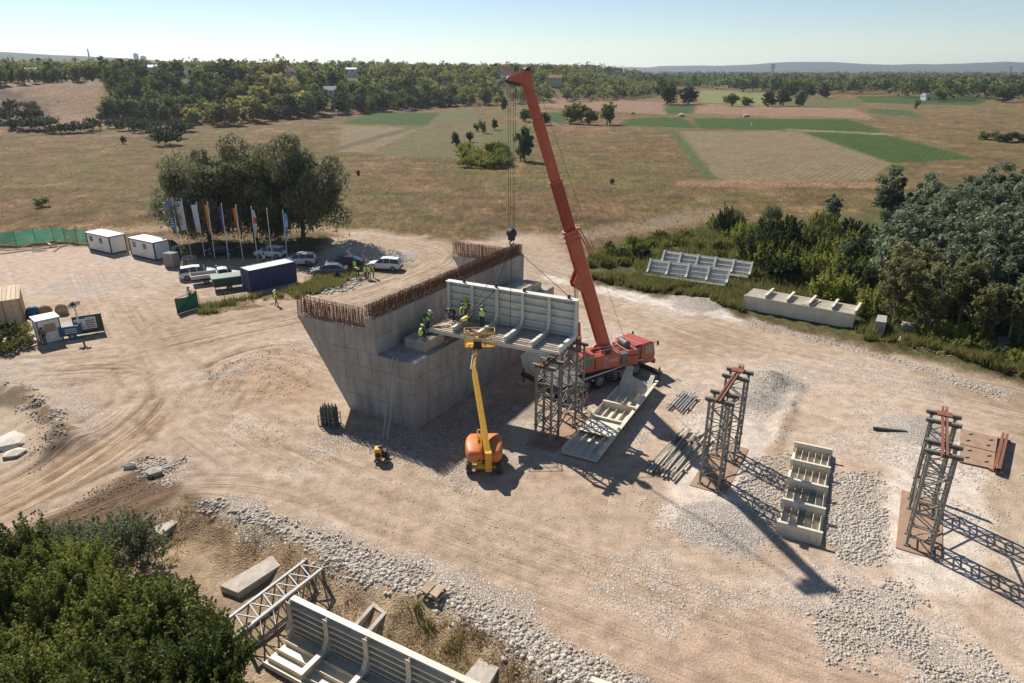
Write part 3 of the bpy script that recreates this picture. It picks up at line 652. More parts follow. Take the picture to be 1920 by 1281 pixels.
for ch in sg.children:      # the plain side faces the road, floor at mid height behind it
    if ch.name.startswith(('side_plate', 'top_flange', 'stiffener', 'upright')):
        ch.scale[1] = -1; ch.location[1] = 3.6; ch.location[2] = -.15
    else: ch.location[2] = 1.2
c_, s_ = math.cos(rz_), math.sin(rz_)
for i in range(6):
    x_ = l_ * .56 + i * .17; q = (a[0] + x_ * c_ - 1.6 * s_, a[1] + x_ * s_ + 1.6 * c_, 1.62)
    o = MB().cbox((0, 0, 0), (.09, 2.6, .07)).build('steel_strip', M['primer_warm'], None, loc=q, rot=(0, 0, rz_ - .35 + i * .03)); tag(o, 'cream steel strip lying loose on the long deck segment', 'strip', 'loose strips on the long segment')
# near the riprap
zl = -.9
b_ = G(547, 1120, zl + 2.4); e_ = G(890, 1283, zl + 2.4)
rz_ = math.atan2(e_[1] - b_[1], e_[0] - b_[0])
nx, ny = -math.sin(rz_), math.cos(rz_); W7 = 2.15
o7 = (b_[0] - nx * W7, b_[1] - ny * W7)
segment('deck_segment', 'large cream steel deck segment lying open below the stone bank', (o7[0], o7[1], zl + .2), rz_, L=14.2, W=W7, Hs=2.2, bays=6, cols='primer_warm', ribs='flat', lugs=False, nstif=5, flange=.3, beam_h=.55)
a = G(1052, 1262, 0.3)
segment('deck_segment', 'cream steel deck segment of which only a corner shows on the stone bank', (a[0] + .3, a[1] - 2.6, -.6), R(-24), L=5, W=2.4, Hs=1.0, bays=3, cols='primer_warm', ribs='flat', lugs=False, nstif=2, flange=.3, beam_h=.4)

# comb-like ribbed panel on the white stones
o_ = G(1452, 1003); _e = G(1489, 838); _r3 = math.atan2(_e[1] - o_[1], _e[0] - o_[0]); t3 = thing('ribbed_panel', 'cream steel panel of five cross plates and thin ribs on white stones', 'steel panel', (o_[0], o_[1], .05), _r3)
W3, L3 = 2.45, math.hypot(_e[0] - o_[0], _e[1] - o_[1])
MB().box(0, L3, -W3, 0, 0, .03).build('base_plate', M['primer_warm'], t3)
for i in range(6):
    y_ = -.18 - i * (W3 - .36) / 5; MB().box(.03, L3 - .03, y_ - .012, y_ + .012, .03, .42).build('rib', M['primer_warm'], t3)
for i in range(5):
    x_ = .15 + i * (L3 - 1.0) / 4; mb = MB(); mb.box(x_ - .012, x_ + .012, -W3, 0, .03, .75); mb.box(x_ - .0, x_ + .2, -W3, 0, .75, .78)
    for k in range(6): mb.tube((x_ - .04, -.3 - k * .36, .42), (x_ + .02, -.3 - k * .36, .42), .035, 6)
    mb.build('cross_plate', M['primer_warm'], t3)
# trough-shaped end piece lying beside the first tower
b0 = G(1062, 850); b1 = G(1118, 870); e1 = G(1222, 735)
rz_ = math.atan2(e1[1] - b1[1], e1[0] - b1[0]); t2 = thing('end_segment', 'grey steel trough segment with notched upturned end lying beside lattice tower', 'deck segment', (b1[0], b1[1], .12), rz_)
L2, W2 = math.hypot(e1[0] - b1[0], e1[1] - b1[1]) - .3, math.hypot(b1[0] - b0[0], b1[1] - b0[1]) + .15
mb = MB(); mb.box(0, L2 - 1.0, 0, W2, 0, .03); mb.build('floor_plate', M['primer_warm'], t2)
mb = MB(); mb.hexa([(-.0, -.03, 0), (L2, -.03, 0), (L2, 0, 0), (0, 0, 0), (0, -.35, .75), (L2 + .8, -.35, .75), (L2 + .8, -.31, .75), (0, -.31, .75)]); mb.box(0, L2 + .8, -.37, -.12, .75, .78); mb.build('side_plate', M['primer_warm'], t2)
mb = MB(); mb.box(0, L2 - 1.0, W2, W2 + .03, 0, .45); mb.build('edge_plate', M['primer_warm'], t2)
for i in range(3):
    y_ = W2 * (.25 + .25 * i); MB().box(.05, L2 - 1.05, y_ - .012, y_ + .012, .03, .28).build('rib', M['primer_warm'], t2)
for x_ in (L2 * .42, L2 * .64): mb = MB(); mb.box(x_ - .012, x_ + .012, 0, W2, .03, .62); mb.box(x_ - .1, x_ + .1, 0, W2, .62, .65); mb.build('cross_plate', M['primer_warm'], t2)
mb = MB(); mb.box(L2 * .24, L2 * .42, .1, W2 - .05, .40, .43); mb.build('cover_plate', M['primer_warm'], t2)
nf = lambda a, b_, d_: (L2 - 1.0 + a * .80 + d_, b_, a * .58)
notch = [(0, W2 + .03), (2.6, W2 + .03), (2.6, W2 - .62), (1.75, W2 - .74), (1.5, W2 - .95), (1.35, W2 * .3), (1.5, .34), (2.1, .3), (2.1, -.05), (0, -.05)]
MB().prism([(a, b_) for a, b_ in notch], nf, 0, .03).build('notched_plate', M['primer_warm'], t2)
for k in (.35, .75): MB().prism([(k, 0), (k + .04, 0), (k + .04, W2), (k, W2)], lambda a, b_, d_: nf(a, b_, d_ - .05), 0, .05).build('seam_bar', M['primer_warm'], t2)
# grey plate with rounded pressed outline standing under the slung segment
q = G(985, 708); tp = thing('diaphragm_plate', 'grey many-sided steel plate with rounded ribs standing beneath the slung segment', 'steel plate', (q[0], q[1], .0), R(-20))
pl = [(0, .1), (-.55, 1.9), (.2, 2.5), (1.4, 2.95), (3.4, 2.7), (3.5, 1.0), (2.9, .1)]
MB().prism(pl, lambda a, b_, d_: (a, d_ + b_ * .12, b_), 0, .08).build('plate', M['primer'], tp)
for P_ in (((.1, 2.2), (.35, 1.1), (.6, .6), (1.5, .45)), ((.9, 2.7), (1.1, 2.25), (1.5, 2.05), (2.4, 2.1))):
    MB().path([(a, b_ * .12 - .03, b_) for a, b_ in P_], .05, 6).build('pressed_rib', M['primer'], tp)
MB().box(.4, 2.8, -.1, .9, 0, .14).build('support_block', M['wood_grey'], tp)

# --- lattice support towers: two four-legged columns on a rusty plate, joined by a rusty beam on top
TH = 6.0
def tower(label, px, py, loaded=False):
    g = G(px, py); t = thing('lattice_tower', label, 'support tower', (g[0], g[1], 0), ANG_U, 'lattice support towers along the future bridge'); S = 1.2
    MB().box(-.55, 6.0, -1.75, .5, .0, .05).build('base_plate', M['rust_plate'], t)
    leg = MB().box(-.07, .07, -.07, .07, .3, TH); leg.box(-.13, .13, -.13, .13, 1.5, 1.54); leg.box(-.13, .13, -.13, .13, 5.96, 6.0); leg.tube((0, 0, .12), (0, 0, .32), .06, 8); leg.box(-.15, .15, -.15, .15, .05, .12); leg = leg.mesh('tower_leg', M['galv'])
    nP = 6; z0, z1 = .6, 5.7; h = (z1 - z0) / nP
    dg = MB().bar((0, 0, 0), (S, 0, h), .055).mesh('tower_diagonal', M['galv']); hr = MB().bar((0, 0, 0), (S, 0, 0), .055).mesh('tower_rung', M['galv'])
    for x0 in (0, 4.0):
        for dx in (0, S):
            for dy in (0, -S): link('leg', leg, t, (x0 + dx, dy, 0))
        for (ox, oy, ra) in ((x0, -S, 0), (x0 + S, 0, math.pi), (x0, 0, -math.pi / 2), (x0 + S, -S, math.pi / 2)):
            for k in range(nP):
                fl = k % 2; dxr, dyr = math.cos(ra), math.sin(ra)
                if fl == 0: link('brace', dg, t, (ox, oy, z0 + k * h), (0, 0, ra))
                else: link('brace', dg, t, (ox + S * dxr, oy + S * dyr, z0 + k * h), (0, 0, ra + math.pi))
                link('brace', hr, t, (ox, oy, z0 + k * h), (0, 0, ra))
        for dx in (0, S):
            mb = MB(); mb.box(x0 + dx - .1, x0 + dx + .1, -S - .3, .3, TH, TH + .02); mb.box(x0 + dx - .1, x0 + dx + .1, -S - .3, .3, TH + .2, TH + .22); mb.box(x0 + dx - .012, x0 + dx + .012, -S - .3, .3, TH + .02, TH + .2); mb.build('cross_beam', M['galv'], t)
    for y_ in (-.02, -S + .02):
        mb = MB(); mb.bar((S, y_, .9), (4.0, y_, 2.3), .07); mb.build('tie', M['galv'], t); mb = MB(); mb.bar((S, y_, 5.6), (4.0, y_, 5.0), .09); mb.build('tie', M['galv'], t)
    for y_ in (-.50, -.70):
        mb = MB(); yy = y_; mb.box(-.6, 5.7, yy - .06, yy + .06, TH + .22, TH + .24); mb.box(-.6, 5.7, yy - .06, yy + .06, TH + .4, TH + .42); mb.box(-.6, 5.7, yy - .01, yy + .01, TH + .24, TH + .4); mb.build('head_beam', M['rust'], t)
    if loaded:
        for i in range(9): MB().box(.3 + i * .55, .55 + i * .55, -.85, -.3, TH + .42, TH + .5).build('packer', M['dark_steel'], t)
        for x_ in (-.1, .55, 4.9): mb = MB(); mb.tube((x_, -.6, TH + .42), (x_, -.6, TH + .62), .08, 8); mb.box(x_ - .14, x_ + .14, -.74, -.46, TH + .62, TH + .66); mb.build('jack', M['dark_steel'], t)
    else:
        MB().box(4.2, 4.8, -.95, -.2, TH + .42, TH + .48).build('packer', M['rust'], t)
    return t
tower('lattice support tower under the free end of the slung deck segment', 1004, 831, True)
tower('lattice support tower standing between the timber pile and the ribbed panel', 1312, 907)
t_ = tower('lattice support tower standing beside two brown steel plates', 1699, 1023)
# cream plank tied inside the last tower is a loose board leaning in it
q = G(1752, 940); o = MB().bar((0, 0, 0), (.3, .5, 2.9), .34, .06).build('leaning_board', M['wood_pale'], None, loc=(q[0], q[1], .05)); tag(o, 'yellowish board leaning upright inside a lattice support tower', 'board')

# lattice truss piece lying near the bank
q = G(452, 1175, zl); e_ = G(601, 1062, zl + 1.2)
p0 = G(470, 1175, zl + 1.3); p1 = G(600, 1072, zl + 1.3); rz_ = math.atan2(p1[1] - p0[1], p1[0] - p0[0]); Lt = math.hypot(p1[0] - p0[0], p1[1] - p0[1]) + .5
tt = thing('truss_section', 'pale lattice truss section lying on its side beside the leafy thicket', 'truss', (p0[0] - .3 * math.cos(rz_), p0[1] - .3 * math.sin(rz_), zl + .12), rz_)
S = 1.25
for y_ in (0, S):
    for z_ in (0, S): MB().bar((0, y_, z_), (Lt, y_, z_), .14).build('chord', M['galv_pale'] if z_ > 0 else M['galv'], tt)  # upper chords and braces paler than the rest: sunlit top put into the colour
nP = 6; h = Lt / nP
for k in range(nP):
    x_ = k * h
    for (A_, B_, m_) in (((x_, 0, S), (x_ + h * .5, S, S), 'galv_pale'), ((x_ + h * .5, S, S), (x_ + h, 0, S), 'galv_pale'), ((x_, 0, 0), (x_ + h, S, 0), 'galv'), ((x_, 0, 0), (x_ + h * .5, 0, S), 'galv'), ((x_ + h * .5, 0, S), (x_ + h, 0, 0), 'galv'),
                         ((x_, S, 0), (x_ + h * .5, S, S), 'galv'), ((x_ + h * .5, S, S), (x_ + h, S, 0), 'galv')):
        MB().bar(A_, B_, .06).build('brace', M[m_], tt)
for x_ in (0, Lt):
    for A_, B_ in (((x_, 0, -.08), (x_, 0, S + .1)), ((x_, S, -.08), (x_, S, S + .1))): MB().bar(A_, B_, .2, .1).build('end_post', M['galv'], tt)
# ------------------------------------------------------------------ mobile crane
CR_O, CR_A = (6.5, 52.8), R(37.5)
cr = thing('mobile_crane', 'red telescopic mobile crane lifting the deck segment onto the tower', 'crane', (*CR_O, 0), CR_A)
RED, GRY, BLK = M['crane_red'], M['crane_grey'], M['black']
def wheel_mesh(r, wd, tyre=None, rimm=None, hub=True):
    t = MB(); n = 20; prof = [(r * .62, -wd * .5), (r * .9, -wd * .5), (r, -wd * .32), (r, wd * .32), (r * .9, wd * .5), (r * .62, wd * .5)]
    t.loft([[(p * math.cos(2 * math.pi * i / n), y, p * math.sin(2 * math.pi * i / n)) for i in range(n)] for p, y in prof], cap=True)
    k = MB(); k.tube((0, -wd * .53, 0), (0, wd * .53, 0), r * .58, 16); k.tube((0, -wd * .6, 0), (0, wd * .6, 0), r * .22, 10)
    for j in range(6):
        a_ = j * math.pi / 3; k.tube((r * .38 * math.cos(a_), -wd * .56, r * .38 * math.sin(a_)), (r * .38 * math.cos(a_), wd * .56, r * .38 * math.sin(a_)), r * .08, 6)
    return t.mesh('tyre', tyre or M['rubber'], False), k.mesh('rim', rimm or M['rim'])
def wheel(par, x, y, r, ms, rz=0):
    o = link('wheel', ms[0], par, (x, y, r), (0, 0, rz)); link('rim', ms[1], o); return o
cw = wheel_mesh(.66, .5)
for x_ in (4.5, 2.75, .05, -1.6, -3.25):
    for y_ in (-1.1, 1.1): wheel(cr, x_, y_, .66, cw)
mb = MB(); mb.box(-4.6, 6.0, -.75, .75, .75, 1.35); mb.build('chassis', M['dark_steel'], cr, bevel=.04)
mb = MB(); mb.box(-4.5, 5.2, -1.36, 1.36, 1.38, 1.5); mb.build('carrier_deck', GRY, cr, bevel=.02)
for y_ in (-1.38, 1.38): MB().box(-4.5, 5.15, y_ - .02, y_ + .02, 1.36, 1.47).build('side_rail', M['crane_pale'], cr)
for x0, x1 in ((-4.5, -4.0), (.85, 2.0), (3.55, 3.75)):
    for y_ in (-1.33, 1.05): MB().box(x0, x1, y_, y_ + .28, .62, 1.36).build('side_box', M['dark_steel'], cr, bevel=.02)
for i in range(4): MB().box(1.55, 2.0, -1.5, -1.3, .45 + i * .24, .48 + i * .24).build('step', M['crane_pale'], cr)
for x_ in (-.9, 2.2, 3.7): MB().box(x_, x_ + .16, -1.39, -1.36, 1.0, 1.1).build('side_lamp', M['bolt_white'], cr)
# carrier cab
def fy(a, b_, d_): return (a, d_, b_)
mb = MB(); mb.prism([(5.0, .85), (6.75, .75), (6.85, 1.55), (6.55, 2.65), (6.2, 2.8), (5.0, 2.8)], fy, -1.3, 1.3); cab = mb.build('driver_cab', RED, cr, bevel=.06)
mb = MB(); mb.prism([(5.45, 1.75), (6.55, 1.75), (6.33, 2.55), (5.45, 2.55)], fy, -1.325, -1.3); mb.build('side_window', M['cab_glass'], cab)
mb = MB(); mb.prism([(5.45, 1.75), (6.55, 1.75), (6.33, 2.55), (5.45, 2.55)], fy, 1.3, 1.325); mb.build('side_window', M['cab_glass'], cab)
mb = MB(); mb.hexa([(6.78, -1.15, 1.7), (6.83, -1.15, 1.7), (6.83, 1.15, 1.7), (6.78, 1.15, 1.7), (6.53, -1.1, 2.6), (6.58, -1.1, 2.6), (6.58, 1.1, 2.6), (6.53, 1.1, 2.6)]); mb.build('windscreen', M['glass'], cab)
mb = MB(); mb.box(6.7, 7.0, -1.3, 1.3, .55, .95); mb.build('bumper', GRY, cab, bevel=.05)
for y_ in (-1.0, 1.0): MB().box(6.98, 7.03, y_ - .2, y_ + .2, .7, .86).build('headlight', M['bolt_white'], cab)
for y_ in (-1.5, 1.5): mb = MB(); mb.bar((6.5, y_ * .87, 2.6), (6.85, y_, 2.75), .04); mb.box(6.83, 6.9, y_ - .08, y_ + .08, 2.35, 2.75); mb.build('mirror', BLK, cab)
mb = MB(); mb.prism([(3.6, 1.5), (4.98, 1.5), (4.98, 2.75), (3.6, 2.3)], fy, -1.25, 1.25); mb.build('engine_housing', GRY, cr, bevel=.04)
MB().box(4.25, 4.98, -1.2, 1.2, 2.76, 2.8).build('roof_panel', RED, cr)
# outriggers
for x_, sy in ((5.0, -1), (5.0, 1), (-4.3, -1), (-4.3, 1)):
    mb = MB(); mb.box(x_ - .17, x_ + .17, min(sy * .6, sy * 3.6), max(sy * .6, sy * 3.6), .72, 1.02); mb.build('outrigger_beam', M['dark_steel'], cr)
    mb = MB(); mb.tube((x_, sy * 3.45, .12), (x_, sy * 3.45, 1.25), .1, 10); mb.tube((x_, sy * 3.45, 1.25), (x_, sy * 3.45, 1.4), .06, 8); mb.build('outrigger_leg', M['crane_grey'], cr)
    mb = MB(); mb.box(x_ - .45, x_ + .45, sy * 3.45 - .45, sy * 3.45 + .45, .02, .14); mb.build('outrigger_pad', M['wood_pale'], cr)
# superstructure, slewed over the rear
P0 = Vector((7.75, 53.35, 3.05)); TIP = Vector(AtY(984, 147, 50.2))
h_ = TIP - P0; SL = math.atan2(h_.y, h_.x)
ca, sa = math.cos(-CR_A), math.sin(-CR_A)
def to_cr(p): x, y = p[0] - CR_O[0], p[1] - CR_O[1]; return Vector((x * ca - y * sa, x * sa + y * ca, p[2]))
Ms = Matrix.Rotation(SL - CR_A, 3, 'Z')
def ss(x, y, z): return Ms @ Vector((x, y, z))      # superstructure frame -> crane frame, x forward, y its left (camera side)
def sbox(mb, x0, x1, y0, y1, z0, z1):
    mb.hexa([ss(*p) for p in ((x0, y0, z0), (x1, y0, z0), (x1, y1, z0), (x0, y1, z0), (x0, y0, z1), (x1, y0, z1), (x1, y1, z1), (x0, y1, z1))]); return mb
mb = MB(); mb.tube((0, 0, 1.5), (0, 0, 1.72), 1.0, 24); mb.build('slewing_ring', BLK, cr)
mb = MB(); sbox(mb, -3.0, 1.2, -1.3, 1.3, 1.72, 1.92); mb.build('slewing_platform', RED, cr, bevel=.03)
mb = MB(); sbox(mb, -2.2, .25, .62, 1.42, 1.93, 3.05); mb.build('machine_box', RED, cr, bevel=.04)
mb = MB(); sbox(mb, -2.2, .25, -1.42, -.62, 1.93, 2.7); mb.build('machine_box', RED, cr, bevel=.04)
for i in range(5): mb = MB(); sbox(mb, -.85, -.45, 1.43, 1.5, 2.0 + i * .22, 2.04 + i * .22); mb.build('ladder_rung', M['crane_pale'], cr)
for i in range(2): mb = MB(); sbox(mb, -1.9, -1.05, 1.425, 1.435, 2.55 - i * .14, 2.58 - i * .14); mb.build('warning_line', M['bolt_white'], cr)
mb = MB()
for a_, b_ in (((-2.1, 1.35), (.2, 1.35)), ((-2.1, .7), (.2, .7))):
    mb.tube(ss(a_[0], a_[1], 3.5), ss(b_[0], b_[1], 3.5), .025, 6)
    for k in range(4): x_ = a_[0] + (b_[0] - a_[0]) * k / 3; mb.tube(ss(x_, a_[1], 3.02), ss(x_, a_[1], 3.5), .022, 6)
mb.build('guard_rail', M['crane_pale'], cr)
# operator cab
mb = MB(); prof = [(.35, 1.75), (1.75, 1.75), (1.95, 2.5), (1.7, 3.3), (.35, 3.35)]
mb.prism(prof, lambda a, b_, d_: ss(a, d_, b_), .55, 1.45); oc = mb.build('operator_cab', RED, cr, bevel=.04)
mb = MB(); mb.prism([(.5, 2.3), (1.8, 2.3), (1.83, 2.5), (1.62, 3.2), (.5, 3.22)], lambda a, b_, d_: ss(a, d_, b_), 1.455, 1.475); mb.build('cab_window', M['cab_glass'], oc)
mb = MB(); mb.hexa([ss(*p) for p in ((1.93, .6, 2.45), (1.98, .6, 2.5), (1.98, 1.4, 2.5), (1.93, 1.4, 2.45), (1.7, .62, 3.2), (1.75, .62, 3.25), (1.75, 1.38, 3.25), (1.7, 1.38, 3.2))]); mb.build('cab_window', M['cab_glass'], oc)
# counterweight and winches at the back
mb = MB(); sbox(mb, -4.1, -3.02, -1.3, 1.3, 1.62, 2.5); cwt = mb.build('counterweight', RED, cr, bevel=.05)
mb = MB(); sbox(mb, -4.08, -3.04, -1.25, 1.25, 2.52, 2.95); mb.build('counterweight', RED, cr, bevel=.05)
for x_ in (-2.55, -3.4):
    mb = MB(); mb.tube(ss(x_, -.5, 3.2 if x_ < -3 else 2.3), ss(x_, .5, 3.2 if x_ < -3 else 2.3), .34, 14); mb.build('winch_drum', GRY, cr, smooth=False)
mb = MB(); sbox(mb, -3.0, -2.3, .7, 1.4, 1.93, 2.85); mb.build('exhaust_housing', GRY, cr, bevel=.03)
for y_ in (-.58, .58):
    mb = MB(); mb.prism([(-2.6, 1.92), (.2, 1.92), (-.6, 3.0), (-1.2, 3.5), (-1.7, 3.4)], lambda a, b_, d_: ss(a, d_, b_), y_ - .04, y_ + .04); mb.build('boom_bracket', RED, cr)
# boom
B0, B1 = to_cr(P0), to_cr(TIP); ax = (B1 - B0).normalized(); BL = (B1 - B0).length
side = ax.cross(Vector((0, 0, 1))).normalized(); upv = side.cross(ax).normalized()
def bsec(mb, d0, d1, w_, hh, w1=None, h1=None):
    def ring(d_, w_, hh):
        c = B0 + ax * d_; k = .28
        return [c + side * x * w_ + upv * y * hh for x, y in ((-.5, .5), (.5, .5), (.5, -.1), (.5 - k * .5, -.42), (.12, -.5), (-.12, -.5), (-.5 + k * .5, -.42), (-.5, -.1))]
    mb.loft([ring(d0, w_, hh), ring(d1, w1 or w_, h1 or hh)]); return mb
def pyfrac(py):
    for i in range(2001):
        p = P0 + h_ * (i / 2000); z = p.z - CAM_H; dep = p.y * _c - z * _s
        if 640.5 - 1280 * (p.y * _s + z * _c) / dep <= py: return i / 2000
    return 1
f1, f2, f3 = pyfrac(432), pyfrac(340), pyfrac(226)
bm_ = bsec(MB(), -.9, BL * f1, .80, 1.04).build('boom_base_section', RED, cr)
bsec(MB(), BL * f1 - .4, BL * f2, .66, .84).build('boom_middle_section', M['boom_grey'], cr)
bsec(MB(), BL * f2 - .3, BL * f3, .58, .74).build('boom_inner_section', RED, cr)
bsec(MB(), BL * f3 - .3, BL, .52, .68).build('boom_tip_section', RED, cr)
for f_, w_, hh in ((f1, .92, 1.18), (f1 - .018, .92, 1.18), (f1 - .036, .92, 1.18), (f2, .75, .93), (f3, .64, .80)): bsec(MB(), BL * f_ - .09, BL * f_ + .05, w_, hh).build('boom_collar', RED, cr)
mb = MB(); mb.tube(B0 - side * .62, B0 + side * .62, .2, 14); mb.build('boom_pivot', GRY, cr)
# dark underside strip of the boom
fw = Ms @ Vector((1, 0, 0))
LUG = B0 + ax * (BL * pyfrac(522)) - upv * .72
mb = MB()
for y_ in (-.3, .3): mb.prism([(-1.1, .2), (.9, .2), (.15, -.45), (-.25, -.45)], lambda a, b_, d_: LUG + ax * a + upv * (b_ + .1) + side * d_, y_ - .05, y_ + .05)
mb.build('ram_bracket', RED, cr)
FOOT = ss(.95, 0, 2.0)
mid = FOOT + (LUG - FOOT) * .52
MB().tube(FOOT, mid, .24, 14).build('luffing_ram', RED, cr, smooth=False); MB().tube(mid - (LUG - FOOT) * .02, LUG, .15, 14).build('ram_rod', M['chrome'], cr)
# boom head with sheaves
mb = MB(); hz_ = fw; tipc = B0 + ax * BL
for y_ in (-.26, .26):
    mb.prism([(-.5, -.55), (.1, -.4), (1.35, -.15), (1.4, .1), (.2, .5), (-.35, .55)], lambda a, b_, d_: tipc + hz_ * a + Vector((0, 0, b_ * .9)) + side * d_, y_ - .03, y_ + .03)
hd = mb.build('boom_head', RED, cr)
for a_, b_, r_ in ((1.15, -.1, .25), (.55, -.25, .25), (-.15, .5, .22)): mb = MB(); mb.tube(tipc + hz_ * a_ + Vector((0, 0, b_)) - side * .22, tipc + hz_ * a_ + Vector((0, 0, b_)) + side * .22, r_, 14); mb.build('sheave', M['dark_steel'], hd)
# hoist ropes and hook block (world positions turned into the crane frame)
HT = tipc + hz_ * 1.0 + Vector((0, 0, -.3)); hook_top = Vector((HT.x, HT.y, AtY(948, 437, 49.8)[2]))
for i, (a_, b_) in enumerate(((-.35, -.18), (-.15, -.1), (.1, .1), (.32, .18))):
    o1 = hz_ * a_ * .6 + side * b_; MB().tube(HT + o1, hook_top + hz_ * a_ * .45 + side * b_, .016, 5).build('hoist_rope', M['dark_steel'], cr)
mb = MB(); mb.tube(hook_top + hz_ * -.02 - side * .22, hook_top - side * .1, .34, 14); mb.tube(hook_top + side * .1, hook_top + side * .22, .34, 14); mb.tube(hook_top - side * .07, hook_top + side * .07, .36, 14)
mb.bar(hook_top + Vector((0, 0, .15)), hook_top + Vector((0, 0, -.55)), .42, .34); hb_ = mb.build('hook_block', BLK, cr)
hp = hook_top + Vector((0, 0, -.75)); pts = [hp + fw * (.16 * math.sin(t)) + Vector((0, 0, .16 * math.cos(t))) for t in [k * .45 for k in range(0, 12)]]
MB().path(pts, .05, 6).build('hook', M['dark_steel'], hb_)
# rope running from the winch up the back of the boom
mb = MB(); mb.tube(ss(-3.4, .1, 3.5), tipc + upv * .55 + hz_ * -.2, .014, 5); mb.build('hoist_rope', M['dark_steel'], cr)
mb = MB(); mb.tube(B0 + ax * BL * f1 + upv * .7 - side * .3, B0 + ax * (BL * f1 - 3.0) + upv * 1.4 - side * .3, .05, 6); mb.tube(B0 + ax * BL * f1 + upv * .7 + side * .3, B0 + ax * (BL * f1 - 3.0) + upv * 1.4 + side * .3, .05, 6); mb.build('hose_carrier', RED, cr)
mb = MB(); bsec(mb, BL * f1 * .35, BL * f1 * .92, .03, .05); o = mb.build('cable_duct', M['crane_pale'], cr); o.location = (side * -.2 + upv * .63)
for o in (o,): pass
# slings from the hook down to the slung segment
Mc = Matrix.Rotation(CR_A, 3, 'Z'); hookW = Mc @ (hp - Vector((0, 0, .2))) + Vector((*CR_O, 0))
cs, sn = math.cos(SEG_A), math.sin(SEG_A)
def sw(x, y, z): return Vector((sA[0] + x * cs - y * sn, sA[1] + x * sn + y * cs, SEG_Z + z))
ring = thing('lifting_sling', 'four steel rope slings from the crane hook to the slung deck segment', 'sling', (*hookW,))
for (x_, y_, z_) in ((2.6, .8, .7), (4.15, 3.3, 3.3), (6.55, .9, .7), (10.1, 3.3, 3.3)): MB().tube((0, 0, 0), sw(x_, y_, z_) - hookW, .022, 6).build('sling_leg', M['dark_steel'], ring)
MB().tube((0, -.12, .04), (0, .12, .04), .1, 10).build('master_link', M['dark_steel'], ring)
a_, b_ = sw(4.2, 3.1, 3.0), sw(2.3, .5, .7); tb = thing('chain_hoist', 'dark rigid chain hoist slanting across the slung segment behind the workers', 'hoist', (*b_,)); d_ = a_ - b_
MB().tube((0, 0, 0), d_, .05, 8).build('rod', M['dark_steel'], tb); MB().tube(d_ * .05, d_ * .3, .09, 8).build('tensioner', M['rust'], tb)

# ------------------------------------------------------------------ telescopic boom lift
lo = G(908, 872); lf = thing('boom_lift', 'yellow telescopic boom lift with orange rounded hoods raised to the segment', 'boom lift', (lo[0], lo[1], 0), R(90) + .04)
lw = wheel_mesh(.45, .36, None, M['lift_yellow'])     # local x = away from the camera, y = to its left
for x_ in (-.95, 1.25):
    for y_ in (-1.0, 1.0): wheel(lf, x_, y_, .45, lw)
mb = MB(); mb.box(-1.1, 1.45, -.5, .5, .35, .75); mb.box(-1.05, -.85, -1.0, 1.0, .36, .55); mb.box(1.15, 1.35, -1.0, 1.0, .36, .55); mb.build('drive_chassis', M['lift_yellow'], lf, bevel=.03)
MB().tube((.1, 0, .75), (.1, 0, .95), .5, 18).build('turntable', M['dark_steel'], lf)
for sy in (1, -1):
    mb = MB(); rings = []
    for k in range(9):
        t = k / 8; xx = -1.45 + 2.7 * t; q = math.sin(math.pi * (.12 + .76 * t)) ** .6; rr = []
        for i in range(14):
            a = 2 * math.pi * i / 14; cx_ = abs(math.cos(a)) ** .45 * (1 if math.cos(a) > 0 else -1); cz_ = abs(math.sin(a)) ** .45 * (1 if math.sin(a) > 0 else -1)
            rr.append((xx, sy * (.66 + .60 * (cx_ * q if cx_ > 0 else cx_ * .9)), 1.42 + .58 * cz_ * q))
        rings.append(rr)
    mb.loft(rings); mb.build('hood', M['lift_orange'], lf, smooth=True)
MB().box(-.9, .9, -.34, .34, .95, 1.3).build('turret_frame', M['lift_yellow'], lf, bevel=.03)
bx = Vector(AtY(893, 655, lo[1] + 5.6)); loc_l = Vector((lo[0], lo[1], 0)); rl = Matrix.Rotation(-(R(90) + .04), 3, 'Z')
def lfp(p): return rl @ (Vector(p) - loc_l)
LB0 = Vector((-1.55, -.28, 1.75)); LB1 = lfp(G(888, 690, 5.35)); LB2 = lfp(bx)
d_ = (LB1 - LB0)
mb = MB(); mb.bar(LB0, LB0 + d_ * .93, .36, .42); mb.build('outer_boom', M['lift_yellow'], lf, bevel=.02)
mb = MB(); mb.bar(LB0 + d_ * .9, LB1, .26, .32); mb.build('inner_boom', M['lift_yellow'], lf)
mb = MB(); mb.bar(LB1 - d_ * .01, LB2, .2, .24); mb.build('jib', M['lift_yellow'], lf)
MB().tube(LB1 + Vector((0, .2, -.1)), LB2 + Vector((0, .22, -.15)), .06, 8).build('jib_ram', M['chrome'], lf)
mb = MB(); mb.prism([(-1.75, .55), (-1.35, .55), (-1.25, 2.0), (-1.85, 2.0)], lambda a, b_, d_: (a, d_, b_), -.5, -.08); mb.build('boom_pedestal', M['lift_yellow'], lf, bevel=.02)
mb = MB()
for y_ in (.18, .42): mb.bar((-1.6, y_, 1.2), (.45, y_, 2.45), .08, .2)
for k in range(5): t = k / 4; mb.bar((-1.6 + 2.05 * t, .18, 1.2 + 1.25 * t), (-1.6 + 2.05 * t, .42, 1.2 + 1.25 * t), .08)
mb.build('riser_arm', M['lift_yellow'], lf)
MB().tube((-.9, -.28, 1.1), LB0 + d_ * .35 + Vector((0, 0, -.2)), .09, 10).build('lift_ram', M['dark_steel'], lf)
